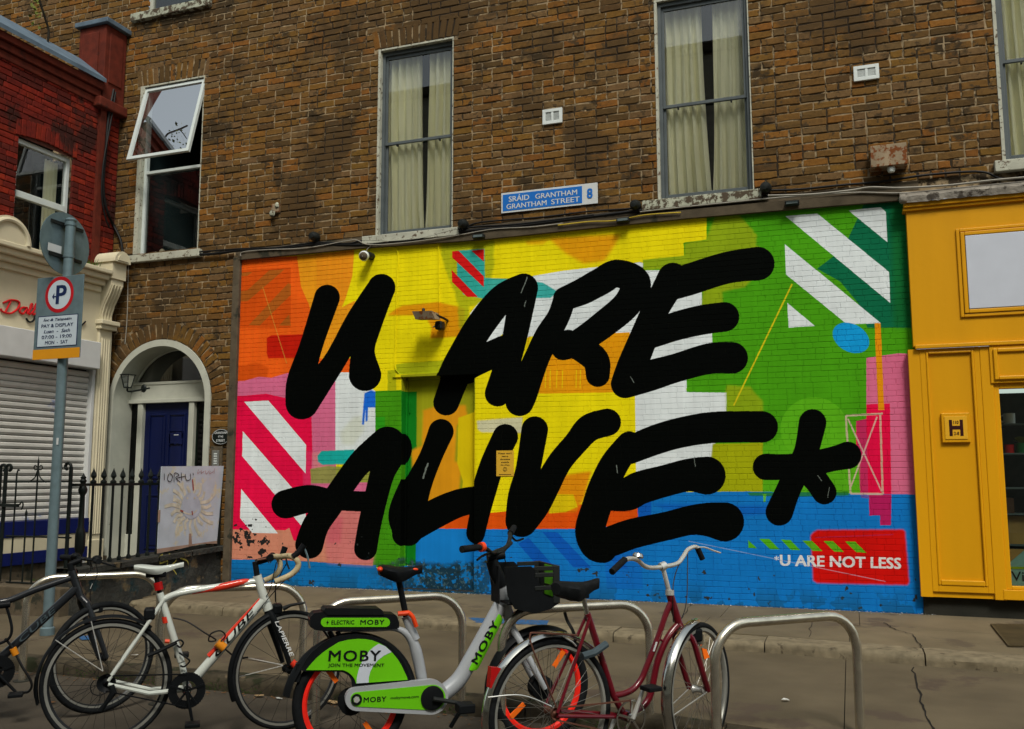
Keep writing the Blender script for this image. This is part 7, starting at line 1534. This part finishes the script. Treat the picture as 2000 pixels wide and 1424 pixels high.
# seat
q = MB(); q.tube([b.L(*C3([(1262, 260)])[0]), b.L(778, 1130)], .0165, 10); spo = q.build('seat_post', M_BPL, b.t, smooth=True)
q = MB(); q.tube([b.L(777, 1199, .03), b.L(799, 1197, .035)], .013, 8); q.tube(smoothpath(b.P([(797, 1196, .04), (806, 1205, .045), (813, 1224, .045)]), 3), [.012]*7, 8); q.build('orange_seat_clamp', M_ORG, spo, smooth=True)
sd_ = saddle(b.t, b.L(740, 1114), b.L(824, 1112), .20, .06, .075, M_BPL); c_ = b.L(743, 1112, .075)
q = MB(); q.ell(tuple(b.L(742, 1112, .06)), (.016, .02, .014), 10, 6); q.ell(tuple(b.L(812, 1112, .022)), (.022, .010, .008), 10, 6); q.build('orange_seat_patch', M_ORG, sd_, smooth=True, kind='stuff')
# head, handlebar, basket, front fork
q = MB(); q.tube(b.P([(960, 1094), (968, 1118), (981, 1144)]), [.034, .038, .036], 14); q.tube(b.P([(952, 1090), (985, 1084)]), .022, 10); hdp = q.build('head_casing', M_BPL, b.t, smooth=True)
q = MB(); q.tube(smoothpath(b.P([(902, 1073, .30), (938, 1069, .22), (951, 1073, .15), (961, 1080, .08), (972, 1076, .0), (990, 1068, -.05), (996, 1050, -.12), (996, 1040, -.2), (1002, 1033, -.28)]), 5), .0125, 10); hb = q.build('handlebar', M_DARK, b.t, smooth=True)
for pts in ([(902, 1073, .30), (936, 1069, .22)], [(997, 1042, -.18), (1004, 1030, -.30)]): q = MB(); q.tube(b.P(pts), [.019, .017], 12); q.build('grip', M_TYRE, hb, smooth=True)
q = MB(); q.tube(b.P([(938, 1069, .21), (944, 1068, .20)]), .026, 14); q.build('orange_ring', M_ORG, hb, smooth=True)
for pts in ([(955, 1080, .16), (942, 1086, .20), (932, 1094, .24)], [(998, 1046, -.16), (1008, 1056, -.2), (1022, 1052, -.24)]): q = MB(); q.tube(smoothpath(b.P(pts), 4), .0065, 6); q.build('brake_lever', M_BPL, hb, smooth=True)
q = MB(); q.tube(b.P([(958, 1082, .05), (978, 1078, .0), (998, 1060, -.08)]), .0125, 8); q.build('cross_brace', M_DARK, hb, smooth=True)
b.tube('brake_cable', [(998, 1062, -.1), (985, 1080, 0), (988, 1100, 0)], .003, M_CABLE, n=5)
bk = b.L(985, 1108, .12); x0 = b.L(984, 1110, .14)[0]; x1 = b.L(1079, 1110, .0)[0]; z1_ = b.L(1000, 1107, .14)[2]; z0_ = b.L(1030, 1188, .14)[2]+.02
x1 = max(x1, x0+.26); ws = .15
bas = MB(); bas.box(x0+.02, x1-.03, -ws+.01, ws-.01, z0_, z0_+.015); bas = bas.build('basket', M_BPL, b.t, bevel=.006)
for s_ in (-1, 1):
    q = MB(); xm = x0+(x1-x0)*.52; q.prism([(x0, s_*ws, z1_), (xm-.02, s_*ws, z1_), (xm, s_*ws, z1_-.02), (xm+.05, s_*ws, z0_+.05), (xm+.09, s_*ws, z0_+.03), (x1-.02, s_*ws, z0_+.03), (x1-.02, s_*ws, z0_), (xm+.09, s_*ws, z0_-.03), (xm+.0, s_*ws, z0_-.05), (x0+.06, s_*ws, z0_-.02), (x0+.02, s_*ws, z0_+.05)], (0, -s_*.008, 0)); q.build('basket_side_panel', M_BPL, bas, bevel=.003)
    q = MB(); q.box(x1-.055, x1-.015, s_*ws-.006, s_*ws+.006, z0_+.0, z1_); q.build('basket_corner_post', M_DARK, bas, bevel=.004)
q = MB(); q.box(x0-.008, x0, -.07, .07, z0_, z1_); q.build('basket_back', M_TYRE, bas, bevel=.003)
q = MB(); q.box(x1-.03, x1-.018, -ws, ws, z0_, z1_); q.build('basket_front', M_DARK, bas, bevel=.01)
for z_ in (z0_+.085, z0_+.155, z1_-.014):
    for s_ in (-1, 1): q = MB(); q.box(xm, x1-.02, s_*ws-.004, s_*ws+.004, z_-.012, z_+.012); q.build('basket_bar', M_DARK, bas, bevel=.003)
for z_ in (z0_+.03, z0_+.09, z0_+.15): q = MB(); q.box(x1-.034, x1-.0305, -.14, .04, z_, z_+.045); q.build('green_basket_sticker', M_GRNL, bas)
R2 = lambda p, lat: p+np.array([-math.sin(hd)*lat, math.cos(hd)*lat, 0]); fk = MB(); FT = b.L(1000, 1226)
for s_ in (-1, 1): fk.tube([FT, R2(b.L(1008, 1250), s_*.055), R2(fc, s_*.06)], [.022, .020, .015], 10)
fk.build('fork', M_SILV, b.t, smooth=True); fender(b.t, fc, hd, .335, math.radians(60), math.radians(186), .075, M_BPL, depth=.025)
q = MB(); q.lathe([(.065, -.02), (.065, .02)], fc, (-math.sin(hd), math.cos(hd), 0), 22); q.poly([fc+np.array([.065*math.cos(a), -.021, .065*math.sin(a)]) for a in np.linspace(0, 6.28, 23)[:-1]]); q.build('front_drum', M_BPL, b.t, smooth=True)
b.tube('kick_stand', [(905, 1378, -.06), (880, 1420, -.1)], .012, M_BPL, sm=0, n=8)


# ---------------- maroon step-through bicycle
b = Bike('step_through_bicycle', 'old maroon step through bicycle with chrome mudguards and raised chrome handlebars', 'bicycle', (1076, 1390), (1365, 1347), .345)
rc = np.array([0, 0, .345]); fc = b.L(1365, 1347); hd = math.radians(22)
wheel(b.t, rc, 0, .345, tw=.019, rimh=.013, rm=M_RIMS, nsp=36, rimw=.013, hubm=M_RUSTS); wheel(b.t, fc, hd, .345, tw=.017, rimh=.016, rm=M_RIMS, nsp=36, rimw=.013, hubm=M_ALU)
BB = b.L(1220, 1398); HT, HB = b.L(1308, 1160), b.L(1328, 1226)
fr = MB(); fr.tube([HT, HB], .021, 12); P5 = lambda L_: [(1180+x/3.7075, 1040+y/3.7075) for x, y in L_]
fr.tube(smoothpath(b.P(P5([(485, 500), (440, 610), (390, 760), (340, 890), (300, 990), (270, 1060), (215, 1130), (140, 1168), (60, 1180)])), 4), .0155, 12)
fr.tube(smoothpath(b.P(P5([(535, 665), (480, 730), (430, 820), (385, 940), (360, 1060), (345, 1140), (310, 1225), (230, 1305), (150, 1335)])), 4), .0175, 12)
fr.tube([b.L(1147, 1198), b.L(1197, 1356), BB], [.0165, .0165, .017], 12); fr.lathe([(.024, -.035), (.026, 0), (.024, .035)], BB, (0, 1, 0), 14)
for s_ in (-1, 1): fr.tube([b.L(1148, 1206)+np.array([0, s_*.018, 0]), np.array([.0, s_*.058, .35])], .0085, 8); fr.tube([BB+np.array([0, s_*.03, 0]), np.array([.0, s_*.058, .338])], .010, 8)
fr.tube(b.P(P5([(385, 765), (430, 790)])), .006, 6); fr = fr.build('frame', M_MAR, b.t, smooth=True)
A5 = P5([(358, 860)])[0]; B5 = P5([(380, 792)])[0]; 
q = MB(); a5, b5 = b.L(*A5, .0165), b.L(*B5, .0165)
for k_ in range(6): c_ = a5+(b5-a5)*(k_+.5)/6; q.box(c_[0]-.006, c_[0]+.006, c_[1]-.001, c_[1]+.0005, c_[2]-.004, c_[2]+.003)
q.build('worn_white_lettering', M_SWHITE, fr, kind='stuff')
q = MB(); q.tube([b.L(1147, 1200), b.L(1138, 1162)], .0125, 10); spo = q.build('seat_post', M_CHR, b.t, smooth=True); q = MB(); q.box(b.L(1130, 1162)[0], b.L(1146, 1162)[0], -.025, .025, b.L(1138, 1168)[2], b.L(1138, 1158)[2]); q.build('saddle_clamp', M_BPL, spo, bevel=.005)
saddle(b.t, b.L(1086, 1150), b.L(1168, 1147), .20, .06, .085, M_TYRE, nose_up=.02)
crankset(b, BB, .088, M_CHR, M_ALU, math.radians(66), L_=.165, teeth=44, spider=5, ringthick=.008, ped=True); chain(b, rc, .028, BB, .085)
q = MB(); q.lathe([(.03, -.05), (.03, -.044), (.018, -.03)], rc, (0, 1, 0), 18); q.build('sprocket', M_RUSTS, b.t)
fender(b.t, rc, 0, .372, math.radians(42), math.radians(201), .058, M_CHR, depth=.016); fender(b.t, fc, hd, .370, math.radians(92), math.radians(226), .056, M_CHR, depth=.016)
for pts in ([(953, 1362, .03), (1019, 1358, .06), (1078, 1380, .07)],): b.tube('mudguard_stay', pts, .003, M_ALU, n=5)
p_ = R2 = lambda p, lat: p+np.array([-math.sin(hd)*lat, math.cos(hd)*lat, 0])
for s_ in (-1, 1): q = MB(); q.tube([R2(fc, s_*.055), R2(fc+np.array([-.33*math.cos(hd), -.33*math.sin(hd), -.06]), s_*.03)], .0028, 5); q.build('mudguard_stay', M_ALU, b.t, smooth=True)
# carrier
for s_ in (-1, 1): b.tube('carrier_rail', [(1036, 1240, s_*.05), (1040, 1236, s_*.05), (1080, 1238, s_*.05), (1128, 1241, s_*.03)], .0045, M_RUSTS, n=6)
for s_ in (-1, 1): b.tube('carrier_leg', [(1036, 1238, s_*.055), (1034, 1246, s_*.055), (1042, 1272, s_*.06), (1086, 1380, s_*.06)], .0042, M_RUSTS, n=6, sm=0)
b.tube('carrier_cross_bar', [(1036, 1239, .05), (1036, 1239, -.05)], .0045, M_RUSTS, sm=0, n=6); b.tube('carrier_cross_bar', [(1080, 1238, .05), (1080, 1238, -.05)], .0045, M_RUSTS, sm=0, n=6)
b.tube('carrier_spring_clip', [(1100, 1243, .03), (1118, 1254, .03), (1125, 1262, .02)], .004, M_ALU, sm=0, n=5)
lt = [b.L(*p, .02) for p in ((960, 1303), (978, 1305), (973, 1330), (966, 1346), (957, 1344))]; q = MB(); q.prism(lt, (0, .035, 0)); q.build('red_rear_light', M_REFR, b.t, bevel=.006)
# fork (steered)
fk = MB()
for s_ in (-1, 1): fk.tube(smoothpath([HB+np.array([0, 0, -.01]), R2(HB+np.array([.02, 0, -.05]), s_*.05), R2((HB+fc)/2+np.array([.0, 0, 0]), s_*.055), R2(fc+np.array([-.02, 0, .05]), s_*.055), R2(fc, s_*.055)], 3), [.016]*13, 8)
fk = fk.build('fork', M_MAR, b.t, smooth=True); q = MB(); q.tube([HB+np.array([0, 0, .012]), HB+np.array([.01, 0, -.03])], .026, 12); q.build('fork_crown', M_CHR, fk, smooth=True)
q = MB(); q.tube([HT+np.array([0, 0, -.005]), HT+np.array([0, 0, .02])], .023, 12); q.tube([HT, b.L(1294, 1106)], .0125, 10); q.tube(b.P([(1290, 1108), (1299, 1104)]), .022, 10); stem = q.build('stem', M_ALU, b.t, smooth=True)
q = MB(); q.tube(smoothpath(b.P([(1222, 1093, .25), (1232, 1091, .22), (1245, 1094, .17), (1258, 1105, .10), (1272, 1109, .05), (1294, 1107, 0), (1322, 1101, -.06), (1334, 1088, -.10), (1343, 1074, -.16), (1356, 1068, -.20), (1363, 1070, -.22)]), 5), .0115, 10); hb = q.build('handlebar', M_ALU, b.t, smooth=True)
for pts in ([(1220, 1093, .255), (1195, 1117, .30)], [(1362, 1070, -.22), (1372, 1092, -.22)]): q = MB(); q.tube(b.P(pts), .0165, 10); q.build('grip', M_TYRE, hb, smooth=True)
q = MB(); q.tube(smoothpath(b.P([(1358, 1070, -.2), (1375, 1069, -.22), (1392, 1075, -.24), (1407, 1080, -.26)]), 4), .005, 6); q.build('brake_lever', M_ALU, hb, smooth=True)
c_ = b.L(1246, 1086, .17); q = MB(); q.lathe([(.0, .018), (.02, .014), (.028, 0), (.026, -.008), (0, -.01)], c_, (.2, -.1, 1), 14); q.build('bell', M_CHR, hb, smooth=True)
for pts in ([(1343, 1076, -.15), (1325, 1105, -.05), (1316, 1135, 0), (1314, 1165, .02), (1315, 1215, .02)], [(1343, 1078, -.15), (1343, 1110, -.1), (1342, 1160, -.05), (1338, 1190, -.02), (1330, 1210, 0)]): b.tube('brake_cable', pts, .003, M_CABLE, n=5)
q = MB(); c_ = b.L(1364, 1247, -.02); q.lathe([(.012, .05), (.016, .02), (.028, .018), (.028, -.028), (.022, -.035), (0, -.035)], c_, (.05, 0, 1), 14); q.build('dynamo', M_CHR, b.t, smooth=True)
b.tube('dynamo_bracket', [(1345, 1232, 0), (1352, 1224, -.0), (1366, 1223, 0), (1372, 1245, 0)], .0045, M_CHR, n=5); q = MB(); c_ = b.L(1358, 1238, 0); q.box(c_[0]-.035, c_[0]+.03, -.03, .03, c_[2]-.04, c_[2]+.03); q.build('lamp_housing', M_BPL, b.t, bevel=.012)
q = MB(); q.prism([b.L(1371, 1266, .01), b.L(1380, 1268, .01), b.L(1386, 1284, .01), b.L(1376, 1288, .01)], (0, .008, 0)); q.build('orange_reflector', M_REFL, b.t)
t = thing('folding_lock', 'slate grey lock casing strapped across the seat tube of the maroon bicycle', 'lock', tuple(b.o+b.dir*b.L(1160, 1270)[0]), 0, static=False)
wtube(t, 'casing', b, [(1137, 1282, .06), (1160, 1275, .06), (1184, 1258, .05)], .019, M_LOCK, 0, 8)
t = thing('cable_lock', 'thin black cable hanging from the stand behind the maroon bicycle saddle', 'lock', tuple(b.o+b.dir*b.L(1115, 1220)[0]), 0, static=False)
wtube(t, 'lock_cable', b, [(1103, 1196, -.02), (1108, 1212, -.02), (1118, 1230, 0), (1124, 1247, 0)], .008, M_CABLE)
